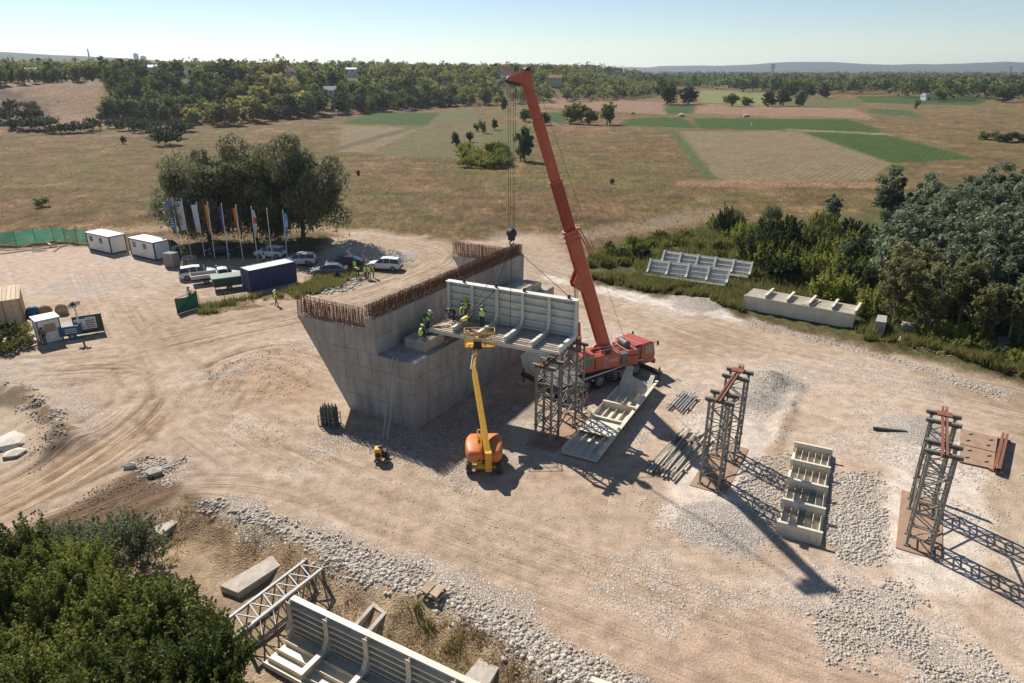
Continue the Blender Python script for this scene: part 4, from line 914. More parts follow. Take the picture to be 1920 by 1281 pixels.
# basket
bk = LB2 + Vector((.25, -.15, .1)); mb = MB(); mb.box(bk.x - .05, bk.x + .95, bk.y - 1.2, bk.y + 1.0, bk.z - .06, bk.z); mb.build('basket_floor', M['lift_yellow'], lf)
mb = MB()
for z_ in (.1, .6, 1.1):
    P_ = [(bk.x - .05, bk.y - 1.2, bk.z + z_), (bk.x + .95, bk.y - 1.2, bk.z + z_), (bk.x + .95, bk.y + 1.0, bk.z + z_), (bk.x - .05, bk.y + 1.0, bk.z + z_), (bk.x - .05, bk.y - 1.2, bk.z + z_)]
    mb.path(P_, .03, 6)
for x_, y_ in ((-.05, -1.2), (-.05, -.5), (-.05, .3), (-.05, 1.0), (.95, -1.2), (.95, -.5), (.95, .3), (.95, 1.0), (.45, -1.2), (.45, 1.0)): mb.tube((bk.x + x_, bk.y + y_, bk.z), (bk.x + x_, bk.y + y_, bk.z + 1.1), .028, 6)
mb.build('basket_rail', M['lift_yellow'], lf)
MB().box(bk.x - .35, bk.x - .06, bk.y - .25, bk.y + .35, bk.z - .1, bk.z + .55).build('control_box', BLK, lf)
BASKET = loc_l + Matrix.Rotation(R(90) + .04, 3, 'Z') @ bk

# ------------------------------------------------------------------ cars
def car(name, label, cat, px, py, rz, paint, kind='suv', L=4.35, W=1.8, Hh=1.65, group=None, z=None):
    g = G(px, py); t = thing(name, label, cat, (g[0], g[1], hz1(g[0], g[1]) + .02), rz, group); p = M[paint]; hw = W / 2
    # stations along x: (x, belt height, half width); x forward
    if kind == 'sedan': st = [(-.5, .72, .84), (-.46, .92, .9), (-.25, .98, 1), (.2, .95, 1), (.36, .86, .97), (.46, .72, .9), (.5, .55, .82)]; gh = [(-.42, .98, .80), (-.24, 1.40, .70), (.0, 1.44, .70), (.12, 1.36, .70), (.27, .93, .80)]
    elif kind == 'van': st = [(-.5, 1.0, .95), (-.3, 1.02, 1), (.25, 1.0, 1), (.4, .95, .97), (.48, .8, .9), (.5, .55, .85)]; gh = [(-.495, 1.0, .95), (-.48, 1.95, .86), (.1, 1.98, .86), (.2, 1.9, .84), (.4, .98, .9)]
    elif kind == 'pickup': st = [(-.02, .95, 1), (.22, .98, 1), (.36, .94, .97), (.46, .84, .92), (.5, .6, .86)]; gh = [(-.02, .95, .93), (-.01, 1.62, .80), (.12, 1.66, .80), (.2, 1.58, .78), (.32, .97, .88)]
    else: st = [(-.5, .75, .86), (-.47, 1.0, .94), (-.25, 1.02, 1), (.2, 1.0, 1), (.38, .95, .97), (.47, .82, .92), (.5, .6, .84)]; gh = [(-.485, 1.0, .84), (-.43, 1.55, .72), (-.1, Hh, .73), (.08, 1.58, .73), (.26, .99, .86)]
    def ring(x, zt, wf): w_ = hw * wf; return [(x * L, -w_ * .94, .28), (x * L, -w_, .5), (x * L, -w_, zt * .85), (x * L, -w_ * .93, zt), (x * L, w_ * .93, zt), (x * L, w_, zt * .85), (x * L, w_, .5), (x * L, w_ * .94, .28)]
    body = MB().loft([ring(*s_) for s_ in st]).build('body', p, t, bevel=.03)
    # greenhouse as a roof shell over dark glass
    n = len(gh); rg = MB(); glass = MB()
    def gr(x, zt, wf): return (x * L, hw * wf, zt)
    base = .93
    rt = [gr(*q) for q in gh[1:-1]]
    rf = MB(); rings = [[(x, -w_, z_ - .05), (x, -w_ * .93, z_), (x, w_ * .93, z_), (x, w_, z_ - .05)] for x, w_, z_ in rt]; rf.loft(rings); rf.build('roof', p, t)
    belt = gh[0][1] - .02; fx, bx_ = gh[-1][0] * L, gh[0][0] * L
    prof = [(bx_, belt)] + [(q[0] * L, q[1] - .05) for q in gh[1:-1]] + [(fx, belt)]
    for sy in (-1, 1):
        w0, w1 = hw * .9, hw * gh[1][2] * .985; zt_ = gh[1][1]
        MB().prism(prof, lambda a, b_, d_: (a, sy * (w0 + (w1 - w0) * (b_ - belt) / (zt_ - belt) - d_), b_), 0, .03).build('side_window', M['glass'], t)
        for xq in ((-.2, .0, .2) if kind != 'van' else (.05, .2)):
            if bx_ < xq * L < fx: MB().bar((xq * L, sy * (w0 + .012), belt), (xq * L - .05, sy * (w1 + .012), zt_ - .04), .07, .02, up=(0, 1, 0)).build('pillar', p, t)
    a, b_ = gh[-2], gh[-1]; mb = MB(); mb.add([(a[0] * L + .02, -hw * .68, a[1] - .05), (a[0] * L + .02, hw * .68, a[1] - .05), (b_[0] * L, hw * .82, belt), (b_[0] * L, -hw * .82, belt)], [(0, 1, 2, 3)]); mb.build('windscreen', M['glass'], t)
    a, b_ = gh[1], gh[0]; mb = MB(); mb.add([(a[0] * L - .02, -hw * .68, a[1] - .05), (a[0] * L - .02, hw * .68, a[1] - .05), (b_[0] * L - .01, hw * .78, belt), (b_[0] * L - .01, -hw * .78, belt)], [(0, 1, 2, 3)]); mb.build('rear_window', M['glass'], t)
    wm = wheel_mesh(.34, .24)
    for x_ in (.31 * L, -.3 * L):
        for y_ in (-hw + .08, hw - .08): wheel(t, x_, y_, .34, wm)
    mb = MB(); mb.box(L * .48, L * .515, -hw * .86, hw * .86, .3, .5); mb.build('front_bumper', M['dark_trim'], t)
    if kind != 'pickup': MB().box(-L * .515, -L * .48, -hw * .86, hw * .86, .3, .52).build('rear_bumper', M['dark_trim'], t)
    for sy in (-1, 1):
        MB().box(L * .47, L * .5 + .01, sy * hw * .7 - .14, sy * hw * .7 + .14, .66, .78).build('headlight', M['bolt_white'], t)
        if kind != 'pickup': MB().box(-L * .5 - .01, -L * .47, sy * hw * .78 - .1, sy * hw * .78 + .1, .8, .95).build('tail_lamp', M['red_cloth'], t)
    if kind == 'pickup':
        mb = MB(); x0, x1 = -L * .62, -L * .04; mb.box(x0, x1, -hw * 1.08, hw * 1.08, .8, .88); mb.build('bed_floor', M['wood_grey'], t)
        for q in ((x0, x1, -hw * 1.1, -hw * 1.06), (x0, x1, hw * 1.06, hw * 1.1), (x0 - .03, x0, -hw * 1.1, hw * 1.1), (x1, x1 + .03, -hw * 1.1, hw * 1.1)): MB().box(*q, .82, 1.22).build('drop_side', M['crane_pale'], t)
        MB().box(x0 + .1, .1 * L, -.4, .4, .45, .7).build('frame', BLK, t)
    return t
car('suv', 'white sport utility car parked behind the white flatbed truck', 'car', 372, 521, R(25), 'car_white', 'suv')
car('flatbed_truck', 'white double-cab truck with open drop-side bed', 'truck', 412, 527, R(28), 'car_white', 'pickup', L=5.2, W=1.9)
car('suv', 'white sport utility car parked beside the stone heap', 'car', 722, 505, R(172), 'car_white', 'suv', L=4.5)
car('saloon_car', 'dark grey car parked in shade, front one of two dark cars', 'car', 619, 515, R(188), 'car_grey', 'sedan', L=4.6)
car('saloon_car', 'black car parked behind the dark grey car near the heap', 'car', 648, 503, R(184), 'car_black', 'sedan', L=4.8)
car('suv', 'white car in the deep shade under the willow', 'car', 508, 482, R(170), 'car_white', 'suv')
car('suv', 'white-topped car parked at the far end of the blue container', 'car', 563, 496, R(188), 'car_white', 'suv')
car('van', 'white van parked behind a white site cabin', 'van', 312, 476, R(80), 'car_white', 'van', L=4.6)
car('saloon_car', 'dark car hidden in the shade beneath the flag poles', 'car', 418, 478, R(178), 'car_black', 'sedan')
for k, (px, paint, lab) in enumerate(((765, 'car_white', 'tiny white car parked on the far field edge'), (775, 'car_black', 'tiny dark car parked on the far field edge'))): car('parked_car', lab, 'car', px, 210, R(175), paint, 'suv')
# ------------------------------------------------------------------ people
def person(label, loc, rz, pose='stand', top='dark_cloth', legs='navy_cloth', vest='vest_lime', helmet='helmet_white', group=None, s=1.0, arms=None):
    """A clothed figure posed by its joints; x is the way it faces."""
    t = thing('person', label, 'person', loc, rz, group)
    J = {}                                     # joints: (x, y, z)
    if pose in ('stand', 'walk', 'reach', 'hips'):
        st = .28 if pose == 'walk' else .05
        J.update(pel=(0, 0, .95), chest=(.02, 0, 1.32), neck=(.02, 0, 1.5), head=(.05, 0, 1.66), hl=(0, .1, .9), hr=(0, -.1, .9), kl=(.04 + st * .5, .11, .5), kr=(.02 - st * .3, -.11, .5), al=(st, .11, .09), ar=(-st, -.11, .09), fl=(st + .16, .13, .04), fr=(-st + .16, -.13, .04))
        J.update(sl=(.02, .2, 1.43), sr=(.02, -.2, 1.43), el=(-.03, .27, 1.15), er=(-.03, -.27, 1.15), wl=(.1, .26, .92), wr=(.1, -.26, .92), dl=(.14, .25, .83), dr=(.14, -.25, .83))
        if pose == 'reach': J.update(el=(.22, .24, 1.25), er=(.22, -.24, 1.25), wl=(.45, .16, 1.15), wr=(.45, -.16, 1.15), dl=(.53, .14, 1.13), dr=(.53, -.14, 1.13), chest=(.1, 0, 1.3), neck=(.15, 0, 1.47), head=(.22, 0, 1.6))
        if pose == 'hips': J.update(el=(-.12, .42, 1.2), er=(-.12, -.42, 1.2), wl=(.05, .24, 1.02), wr=(.05, -.24, 1.02), dl=(.1, .18, .98), dr=(.1, -.18, .98))
    elif pose == 'bend':
        J.update(pel=(-.15, 0, .85), chest=(.22, 0, 1.02), neck=(.38, 0, 1.06), head=(.52, 0, 1.04), hl=(-.13, .1, .82), hr=(-.13, -.1, .82), kl=(.02, .13, .46), kr=(-.05, -.13, .46), al=(.0, .14, .09), ar=(-.15, -.14, .09), fl=(.16, .15, .04), fr=(.02, -.15, .04),
                 sl=(.3, .19, 1.03), sr=(.3, -.19, 1.03), el=(.42, .23, .76), er=(.42, -.23, .76), wl=(.55, .15, .55), wr=(.55, -.15, .55), dl=(.6, .13, .47), dr=(.6, -.13, .47))
    else:   # sit or squat
        J.update(pel=(-.05, 0, .28), chest=(.08, 0, .64), neck=(.13, 0, .82), head=(.2, 0, .97), hl=(-.03, .11, .26), hr=(-.03, -.11, .26), kl=(.38, .16, .46), kr=(.38, -.16, .46), al=(.3, .16, .09), ar=(.3, -.16, .09), fl=(.46, .18, .04), fr=(.46, -.18, .04),
                 sl=(.1, .2, .75), sr=(.1, -.2, .75), el=(.22, .27, .5), er=(.22, -.27, .5), wl=(.42, .18, .48), wr=(.42, -.18, .48), dl=(.5, .15, .47), dr=(.5, -.15, .47))
    rad = dict(pel=(.15, .12), chest=(.17, .12), neck=(.06, .06), head=(.075, .09), hl=(.1, .1), hr=(.1, .1), kl=(.07, .07), kr=(.07, .07), al=(.05, .05), ar=(.05, .05), fl=(.045, .03), fr=(.045, .03), sl=(.075, .075), sr=(.075, .075), el=(.052, .052), er=(.052, .052), wl=(.038, .038), wr=(.038, .038), dl=(.04, .025), dr=(.04, .025))
    ks = list(J); E = [('pel', 'chest'), ('chest', 'neck'), ('neck', 'head'), ('pel', 'hl'), ('pel', 'hr'), ('hl', 'kl'), ('hr', 'kr'), ('kl', 'al'), ('kr', 'ar'), ('al', 'fl'), ('ar', 'fr'), ('chest', 'sl'), ('chest', 'sr'), ('sl', 'el'), ('sr', 'er'), ('el', 'wl'), ('er', 'wr'), ('wl', 'dl'), ('wr', 'dr')]
    me = bpy.data.meshes.new('body'); me.from_pydata([J[k] for k in ks], [(ks.index(a), ks.index(b)) for a, b in E], [])
    o = link('body', me, t); sk = o.modifiers.new('skin', 'SKIN'); sub = o.modifiers.new('sub', 'SUBSURF'); sub.levels = sub.render_levels = 1
    for i, k in enumerate(ks):
        v = me.skin_vertices[0].data[i]; v.radius = rad[k]; v.use_root = (k == 'pel')
    dg = bpy.context.evaluated_depsgraph_get(); m2 = bpy.data.meshes.new_from_object(o.evaluated_get(dg)); o.modifiers.clear(); o.data = m2
    m2.materials.clear()
    for m_ in (top, legs, 'skin', 'boot'): m2.materials.append(M[m_])
    zone = dict(pel=1, hl=1, hr=1, kl=1, kr=1, al=1, ar=1, fl=3, fr=3, chest=0, sl=0, sr=0, el=0, er=0, neck=2, head=2, wl=2, wr=2, dl=2, dr=2)
    JA = np.array([J[k] for k in ks]); zz = [zone[k] for k in ks]; mi = []
    for p in m2.polygons: mi.append(zz[int(np.argmin(((JA - np.array(p.center)) ** 2).sum(1)))])
    m2.polygons.foreach_set('material_index', mi); m2.polygons.foreach_set('use_smooth', [True] * len(mi))
    hd = Vector(J['head']); nk = Vector(J['neck']); ch = Vector(J['chest']); pl = Vector(J['pel'])
    upd = (hd - nk).normalized()
    if helmet:
        mb = MB(); n = 12; rings = []
        for k in range(5):
            a = k / 4 * math.pi / 2; r_ = .145 * math.cos(a) + .004; rings.append([(r_ * 1.12 * math.cos(2 * math.pi * i / n), r_ * math.sin(2 * math.pi * i / n), .12 * math.sin(a)) for i in range(n)])
        mb.loft(rings); mb.box(.1, .24, -.1, .1, -.005, .012)
        q = Vector((0, 0, 1)).rotation_difference(upd); h = mb.build('helmet' if helmet != 'hair' else 'hair', M[helmet], t, smooth=True, loc=hd + upd * .03); h.rotation_mode = 'QUATERNION'; h.rotation_quaternion = q
    # face: nose and ears give the head its front
    f = MB(); f.cbox(hd + Vector((.1, 0, -.01)), (.035, .03, .045)); f.cbox(hd + Vector((0, .085, -.01)), (.04, .02, .06)); f.cbox(hd + Vector((0, -.085, -.01)), (.04, .02, .06)); f.build('face', M['skin'], t)
    if vest:
        d = (ch - pl); q = Vector((0, 0, 1)).rotation_difference(d.normalized()); mb = MB(); n = 14; rings = []
        for zt, a_, b_ in ((-.02, .165, .2), (.14, .155, .19), (.3, .165, .215), (.42, .16, .23), (.5, .13, .2), (.555, .085, .12)):
            rings.append([(a_ * math.cos(2 * math.pi * i / n), b_ * math.sin(2 * math.pi * i / n), zt) for i in range(n)])
        mb.loft(rings); o = mb.build('vest', M[vest], t, smooth=True, loc=pl); o.rotation_mode = 'QUATERNION'; o.rotation_quaternion = q
        mb = MB()
        for zt, a_, b_ in ((.12, .166, .2), (.24, .168, .212)): mb.loft([[(a_ * math.cos(2 * math.pi * i / n), b_ * math.sin(2 * math.pi * i / n), zt + e_) for i in range(n)] for e_ in (0, .045)], cap=False)
        v2 = mb.build('reflective_band', M['bolt_white'], o)
    t.scale = (s, s, s); return t
def on_seg(x, y, z=.05): p = sw(x, y, z); return (p.x, p.y, p.z)
def on_ab(s_, t_, z_): c_, n_ = math.cos(ANG_U), math.sin(ANG_U); return (AB[0] + s_ * c_ - t_ * n_, AB[1] + s_ * n_ + t_ * c_, z_)
person('worker in dark clothes and green vest leaning against the concrete wall', on_ab(5.2, 2.9, 5.32), R(-70), 'reach', helmet='helmet_blue', vest='vest_lime')
person('worker in white helmet and lime vest at the end of the slung segment', on_ab(4.75, 2.2, 5.9), R(-10), 'reach', legs='jeans')
person('worker in black bending over planks without a vest', on_seg(.9, 2.2, .18), R(200), 'bend', vest=None, helmet='hair', legs='dark_cloth')
person('worker in yellow vest standing with hands on hips by the wall', on_seg(1.5, 3.0, .18), R(-90), 'hips', vest='vest_yellow', legs='khaki', helmet='helmet_yellow')
person('worker in blue helmet and lime vest standing over a crouching colleague', on_seg(2.0, 1.7, .18), R(0), 'stand', helmet='helmet_blue')
person('worker in harness bending forward beside the lift basket', on_seg(2.7, .8, .18), R(20), 'bend', vest='vest_yellow', helmet='hair', legs='khaki')
person('worker in blue helmet seen from behind beside the chain hoist', on_seg(3.6, 2.0, .18), R(70), 'reach', helmet='helmet_blue')
person('worker in white helmet sitting on the concrete bearing pedestal', on_ab(2.6, 1.25, 6.16), R(40), 'sit')
g = G(519, 572); person('worker in lime vest walking alone along the dirt road', (g[0], g[1], 0.02), R(-120), 'walk')
g = G(672, 517); person('worker in lime vest stooping beside the dark cars', (g[0], g[1], 0.02), R(200), 'bend', helmet='hair')
g = G(666, 512); person('worker in lime vest standing behind a stooping colleague', (g[0], g[1], 0.02), R(-60), 'stand', helmet='hair')
g = G(686, 523); person('person in pale shirt and lime vest, first of the group beside a white car', (g[0], g[1], 0.02), R(-30), 'stand', top='crane_pale', helmet='hair')
g = G(693, 523); person('person in lime vest in the middle of the group beside a white car', (g[0], g[1], 0.02), R(-90), 'stand', helmet='hair')
g = G(701, 521); person('person in yellow vest, last of the group beside a white car', (g[0], g[1], 0.02), R(200), 'hips', vest='vest_yellow', helmet='hair')
g = G(87, 646); person('guard in olive clothes standing in front of the white hut window', (g[0], g[1] - .1, 0.02), R(-80), 'stand', top='khaki', legs='dark_cloth', vest=None, helmet='hair')
g = G(358, 566); person('person in pale shirt and dark cap behind the green gate panel', (g[0], g[1], 0.02), R(-100), 'stand', top='crane_pale', vest=None, helmet='hair')
g = G(497, 498); person('worker in pale lime vest in shade behind the blue container', (g[0], g[1], 0.02), R(-90), 'stand', helmet='hair')
g = G(576, 504); person('person in pale blue shirt standing in shade beyond the container', (g[0], g[1], 0.02), R(-90), 'stand', top='crane_pale', vest=None, helmet='hair')
g = G(1099, 770); person('worker in red checked shirt standing beside the foot of a tower', (g[0], g[1], 0.02), R(160), 'stand', top='red_cloth', vest=None, helmet='hair', legs='jeans')
# ------------------------------------------------------------------ site compound
def text_mesh(txt, size, m, depth=.004):
    cu = bpy.data.curves.new('lettering', 'FONT'); cu.body = txt; cu.size = size; cu.align_x = 'CENTER'; cu.align_y = 'CENTER'; cu.extrude = depth
    o = bpy.data.objects.new('lettering', cu); COL.objects.link(o); dg = bpy.context.evaluated_depsgraph_get()
    me = bpy.data.meshes.new_from_object(o.evaluated_get(dg)); bpy.data.objects.remove(o); bpy.data.curves.remove(cu)
    me.materials.clear(); me.materials.append(m); return me
def cabin(label, px, py, px2, py2, group='white site cabins'):
    """px,py: near front corner at the ground; px2,py2: far end of the long front."""
    a, b_ = G(px, py), G(px2, py2); rz = math.atan2(a[1] - b_[1], a[0] - b_[0]); L = 6.0; W = 2.45; Hc = 2.55
    t = thing('site_cabin', label, 'cabin', (a[0] - L * math.cos(rz), a[1] - L * math.sin(rz), .1), rz, group)
    MB().box(.06, L - .06, .06, W - .06, .12, Hc - .1).build('wall', M['cabin_white'], t)
    MB().box(-.0, L, 0, W, Hc - .1, Hc - .0).build('roof', M['white'], t)
    MB().box(0, L, 0, W, 0, .12).build('floor_frame', M['dark_trim'], t)
    for x_ in (0, L - .14):
        for y_ in (0, W - .14): MB().box(x_, x_ + .14, y_, y_ + .14, .12, Hc - .1).build('corner_post', M['dark_trim'], t)
    for q in ((0, L, -.01, .02), (0, L, W - .02, W + .01)): MB().box(*q, Hc - .19, Hc - .1).build('roof_edge', M['dark_trim'], t)
    for q in ((-.01, .02, .02, W - .02), (L - .02, L + .01, .02, W - .02)): MB().box(*q, Hc - .19, Hc - .1).build('roof_edge', M['dark_trim'], t)
    MB().box(0.1, L - .1, W * .55, W * .57, Hc, Hc + .02).build('roof_seam', M['dark_trim'], t)
    for x0 in (.85, 3.35):
        for k in range(2): f = MB().box(x0 + k * .42, x0 + k * .42 + .3, .03, .07, 1.35, 2.05).build('window', M['glass'], t); MB().box(x0 + k * .42 - .03, x0 + k * .42 + .33, .02, .05, 1.3, 1.34).build('sill', M['dark_trim'], f)
    return t
cabin('white site cabin with black edging beside the green netting', 210, 478, 158, 466)
cabin('white site cabin with black edging beside a pallet of blocks', 293, 490, 237, 477)
# blue shipping container
a, b_ = G(472, 548), G(556, 529); rz_ = math.atan2(b_[1] - a[1], b_[0] - a[0]); ct = thing('shipping_container', 'navy blue shipping container with white lettering on its end', 'container', (a[0], a[1], .05), rz_)
CL, CW, CH = 6.06, 2.44, 2.59
mb = MB()
for i in range(30):
    x0 = .1 + i * (CL - .2) / 30; x1 = x0 + (CL - .2) / 30
    mb.box(x0, x1 - .08, .0, .05, .15, CH - .12); mb.box(x1 - .08, x1, .03, .05, .15, CH - .12)
mb.box(.1, CL - .1, .05, CW - .05, .12, CH - .08); mb.build('corrugated_wall', M['navy'], ct)
mb = MB()
for i in range(24): x0 = .12 + i * (CL - .24) / 24; mb.box(x0, x0 + .14, .1, CW - .1, CH - .08, CH - .045)
mb.box(0.1, CL - .1, .08, CW - .08, CH - .09, CH - .06); mb.build('roof', M['crane_pale'], ct)
for x_ in (0, CL - .12):
    for y_ in (-.01, CW - .11): MB().box(x_, x_ + .12, y_, y_ + .12, 0, CH).build('corner_post', M['navy'], ct)
for q in ((0, CL, -.012, .08, 0, .14), (0, CL, -.012, .08, CH - .11, CH), (0, CL, CW - .08, CW + .01, CH - .11, CH), (-.005, .1, 0, CW, CH - .11, CH - .002), (-.005, .1, 0, CW, .002, .13), (CL - .1, CL + .005, 0, CW, CH - .11, CH - .002)): MB().box(*q).build('rail', M['navy'], ct)
for y_ in (.14, CW / 2 + .02):
    d = MB().box(-.03, .05, y_, y_ + CW / 2 - .16, .15, CH - .13).build('door', M['navy'], ct)
    for k in (.2, .75): MB().tube((-.06, y_ + k, .16), (-.06, y_ + k, CH - .14), .025, 6).build('lock_bar', M['galv_pale'], d)
link('lettering', text_mesh('CONTAINEX', .34, M['bolt_white']), ct, (-.045, CW - .32, CH * .52), (R(90), R(90), R(-90)))
# covered trailer
q = G(428, 541); tr = thing('covered_trailer', 'dark trailer under a pale green sheet beside the navy container', 'trailer', (q[0], q[1], 0), R(29))
MB().box(-1.6, 1.6, -.8, .8, .5, 1.5).build('body', M['green_dark'], tr, bevel=.03)
mb = MB(); mb.hexa([(-1.8, -.95, 1.5), (1.8, -.95, 1.5), (1.8, .95, 1.5), (-1.8, .95, 1.5), (-1.8, -.8, 1.62), (1.8, -.8, 1.62), (1.8, .8, 1.78), (-1.8, .8, 1.78)]); mb.build('sheet', mat('sheet_green', (.07, .13, .10), .6, var=.15), tr, bevel=.03)
wm = wheel_mesh(.33, .2)
for y_ in (-.85, .85): wheel(tr, .1, y_, .33, wm)
MB().bar((1.6, 0, .55), (2.6, 0, .5), .09).build('drawbar', M['dark_steel'], tr)
MB().tube((-1.5, -.7, 0), (-1.5, -.7, .5), .04, 6).build('prop_stand', M['dark_steel'], tr)
# pallets of blocks
def pallet_stack(label, px, py, rz, nx, ny, nz, bl=(.4, .25, .2), mt='block_grey', skip=0.0):
    g = G(px, py); t = thing('block_pallet', label, 'pallet stack', (g[0], g[1], .02), rz); r_ = random.Random(px)
    for k in range(3): MB().box(-nx * bl[0] / 2, nx * bl[0] / 2, (k - 1) * ny * bl[1] * .4 - .05, (k - 1) * ny * bl[1] * .4 + .05, 0, .1).build('runner', M['wood'], t)
    MB().box(-nx * bl[0] / 2, nx * bl[0] / 2, -ny * bl[1] / 2, ny * bl[1] / 2, .1, .13).build('board', M['wood'], t)
    bm = MB().box(-bl[0] / 2 + .008, bl[0] / 2 - .008, -bl[1] / 2 + .008, bl[1] / 2 - .008, .004, bl[2] - .006).mesh('block', M[mt])
    for z_ in range(nz):
        for i in range(nx):
            for j in range(ny):
                if 0 < i < nx - 1 and 0 < j < ny - 1 and z_ < nz - 1: continue
                if r_.random() < skip * z_ / nz: continue
                link('block', bm, t, ((i - (nx - 1) / 2) * bl[0] + r_.uniform(-.01, .01), (j - (ny - 1) / 2) * bl[1] + r_.uniform(-.01, .01), .13 + z_ * bl[2]), (0, 0, r_.uniform(-.02, .02)))
    return t
pallet_stack('tall stack of grey blocks beside the white cabin', 324, 500, R(-18), 4, 5, 9)
pallet_stack('lower loose stack of pale blocks beside the tall stack', 357, 498, R(-12), 4, 4, 6, skip=.5)
# flag poles
FL = [((322, 372), (340, 480), 'navy', -1, 'dark blue banner with pale lettering, nearest the white cabins'), ((340, 374), (359, 480), 'white', -1, 'white banner with a blue emblem'), ((368, 380), (384, 482), 'cabin_white', -1, 'plain pale banner beside the emblem banner'),
      ((389, 380), (403, 486), 'lift_orange', -1, 'orange and yellow banner beside the plain pale banner'), ((415, 383), (429, 488), 'navy', -1, 'plain navy banner between two orange banners'), ((442, 386), (456, 489), 'lift_orange', -1, 'orange and yellow banner beside the white and red banner'),
      ((471, 389), (484, 492), 'white', 1, 'white banner with a red patch'), ((500, 392), (511, 490), None, 1, 'no banner'), ((530, 395), (539, 486), 'blue_tarp', 1, 'light blue banner, nearest the container roof')]
M['flag_blue'] = mat('flag_blue', (.10, .17, .33), .8, var=.1); M['flag_cyan'] = mat('flag_cyan', (.10, .32, .48), .8, var=.15); M['flag_white'] = mat('flag_white', (.48, .48, .49), .8, var=.08); M['flag_red'] = mat('flag_red', (.45, .08, .05), .8); M['flag_orange'] = mat('flag_orange', (.50, .13, .025), .8, var=.1); M['flag_yellow'] = mat('flag_yellow', (.50, .33, .06), .8); M['flag_navy'] = mat('flag_navy', (.05, .07, .22), .8)
mats_f = ['flag_blue', 'flag_white', 'flag_white', 'flag_orange', 'flag_navy', 'flag_orange', 'flag_white', None, 'flag_cyan']
for i, (tp, bs, _c0, sd_, lab) in enumerate(FL):
    g = G(*bs); top = AtY(tp[0], tp[1], g[1]); Hp = top[2]
    t = thing('flag_pole', 'white flag pole carrying ' + lab if mats_f[i] else 'bare white flag pole between the red-patched and light blue banners', 'flag pole', (g[0], g[1], 0.0), 0)
    dx = top[0] - g[0]
    MB().tube((0, 0, 0), (dx, 0, Hp), .06, 8, .045).build('pole', M['white'], t); MB().tube((dx, 0, Hp), (dx, 0, Hp + .12), .07, 8).build('finial', M['white'], t)
    if not mats_f[i]: continue
    mb = MB(); nz = 14; nxs = 5; w_ = (1.1, 1.1, .8, .5, .38, .42, .42, .5, .5)[i]; hb = Hp * .5; P_ = []; rr = random.Random(i)
    for a in range(nz + 1):
        for b_ in range(nxs + 1):
            f_ = a / nz; u_ = b_ / nxs; wl = w_ * (1 - .45 * f_ * (sd_ < 0)) * (1 if sd_ < 0 else .45 + .55 * math.sin(math.pi * min(1, f_ * 1.1 + .1)))
            P_.append((dx * (1 - f_ * .5) + sd_ * (.08 + wl * u_), .10 * math.sin(3.0 * u_ * 2 + f_ * 4 + i) * (.3 + u_), Hp - .25 - hb * f_ - .10 * u_))
    Fq = []; mi = []
    for a in range(nz):
        for b_ in range(nxs): k = a * (nxs + 1) + b_; Fq.append((k, k + 1, k + nxs + 2, k + nxs + 1)); mi.append(b_)
    mb.add(P_, Fq); ml = [M[mats_f[i]]]
    if i in (3, 5): ml.append(M['flag_yellow']); mb.m = [1 if q < 2 else 0 for q in mi]
    if i == 6: ml.append(M['flag_red']); mb.m = [1 if (4 <= k // nxs < 7) else 0 for k in range(len(Fq))]
    if i == 8: ml.append(M['flag_white']); mb.m = [1 if (5 <= k // nxs < 8 and q in (1, 2, 3)) else 0 for k, q in enumerate(mi)]
    bn = mb.build('banner', ml, t, smooth=True)
    if i == 0:
        for k in range(9): MB().cbox((dx * .8 - .66 + .035 * k, -.2, Hp * .88 - k * .36), (.34 + .12 * (k % 3), .02, .10 + .08 * (k % 2))).build('printed_mark', M['flag_white'], bn)
    if i == 1:
        link('lettering', text_mesh('CONSIS', .48, M['flag_navy']), bn, (dx * .7 - .55, -.22, Hp * .66), (R(90), R(82), 0))
        em = MB(); n = 18; em.loft([[(dx - .68 + r_ * math.cos(2 * math.pi * k / n), -.2, Hp - .75 + r_ * math.sin(2 * math.pi * k / n)) for k in range(n)] for r_ in (.34, .24)], cap=False); em.bar((dx - .8, -.2, Hp - .9), (dx - .56, -.2, Hp - .6), .08, .02); em.build('emblem', M['flag_navy'], bn)
# green debris netting
def net_fence(name, label, pts, h, sag=.25):
    W_ = [Vector(G(*p)) for p in pts]; t = thing(name, label, 'fence', (*W_[0],)); o0 = W_[0]
    for p in W_: MB().tube(p - o0, p - o0 + Vector((0, 0, h + .15)), .035, 6).build('post', M['dark_steel'], t)
    for k, (a, b_) in enumerate(zip(W_[:-1], W_[1:])):
        mb = MB(); n = 8; P_ = []
        for i in range(n + 1):
            f_ = i / n; c = a.lerp(b_, f_) - o0; zt = h - sag * math.sin(math.pi * f_) * (1 + .4 * (k % 2)); wv_ = .08 * math.sin(7 * f_ + k)
            P_ += [(c.x, c.y + wv_, .12), (c.x, c.y - wv_ * 1.5, .12 + (zt - .12) * .5), (c.x, c.y, zt)]
        Fq = []
        for i in range(n):
            for j in range(2): q = i * 3 + j; Fq.append((q, q + 3, q + 4, q + 1))
        mb.add(P_, Fq); mb.build('netting', M['net'], t, smooth=True)
    return t
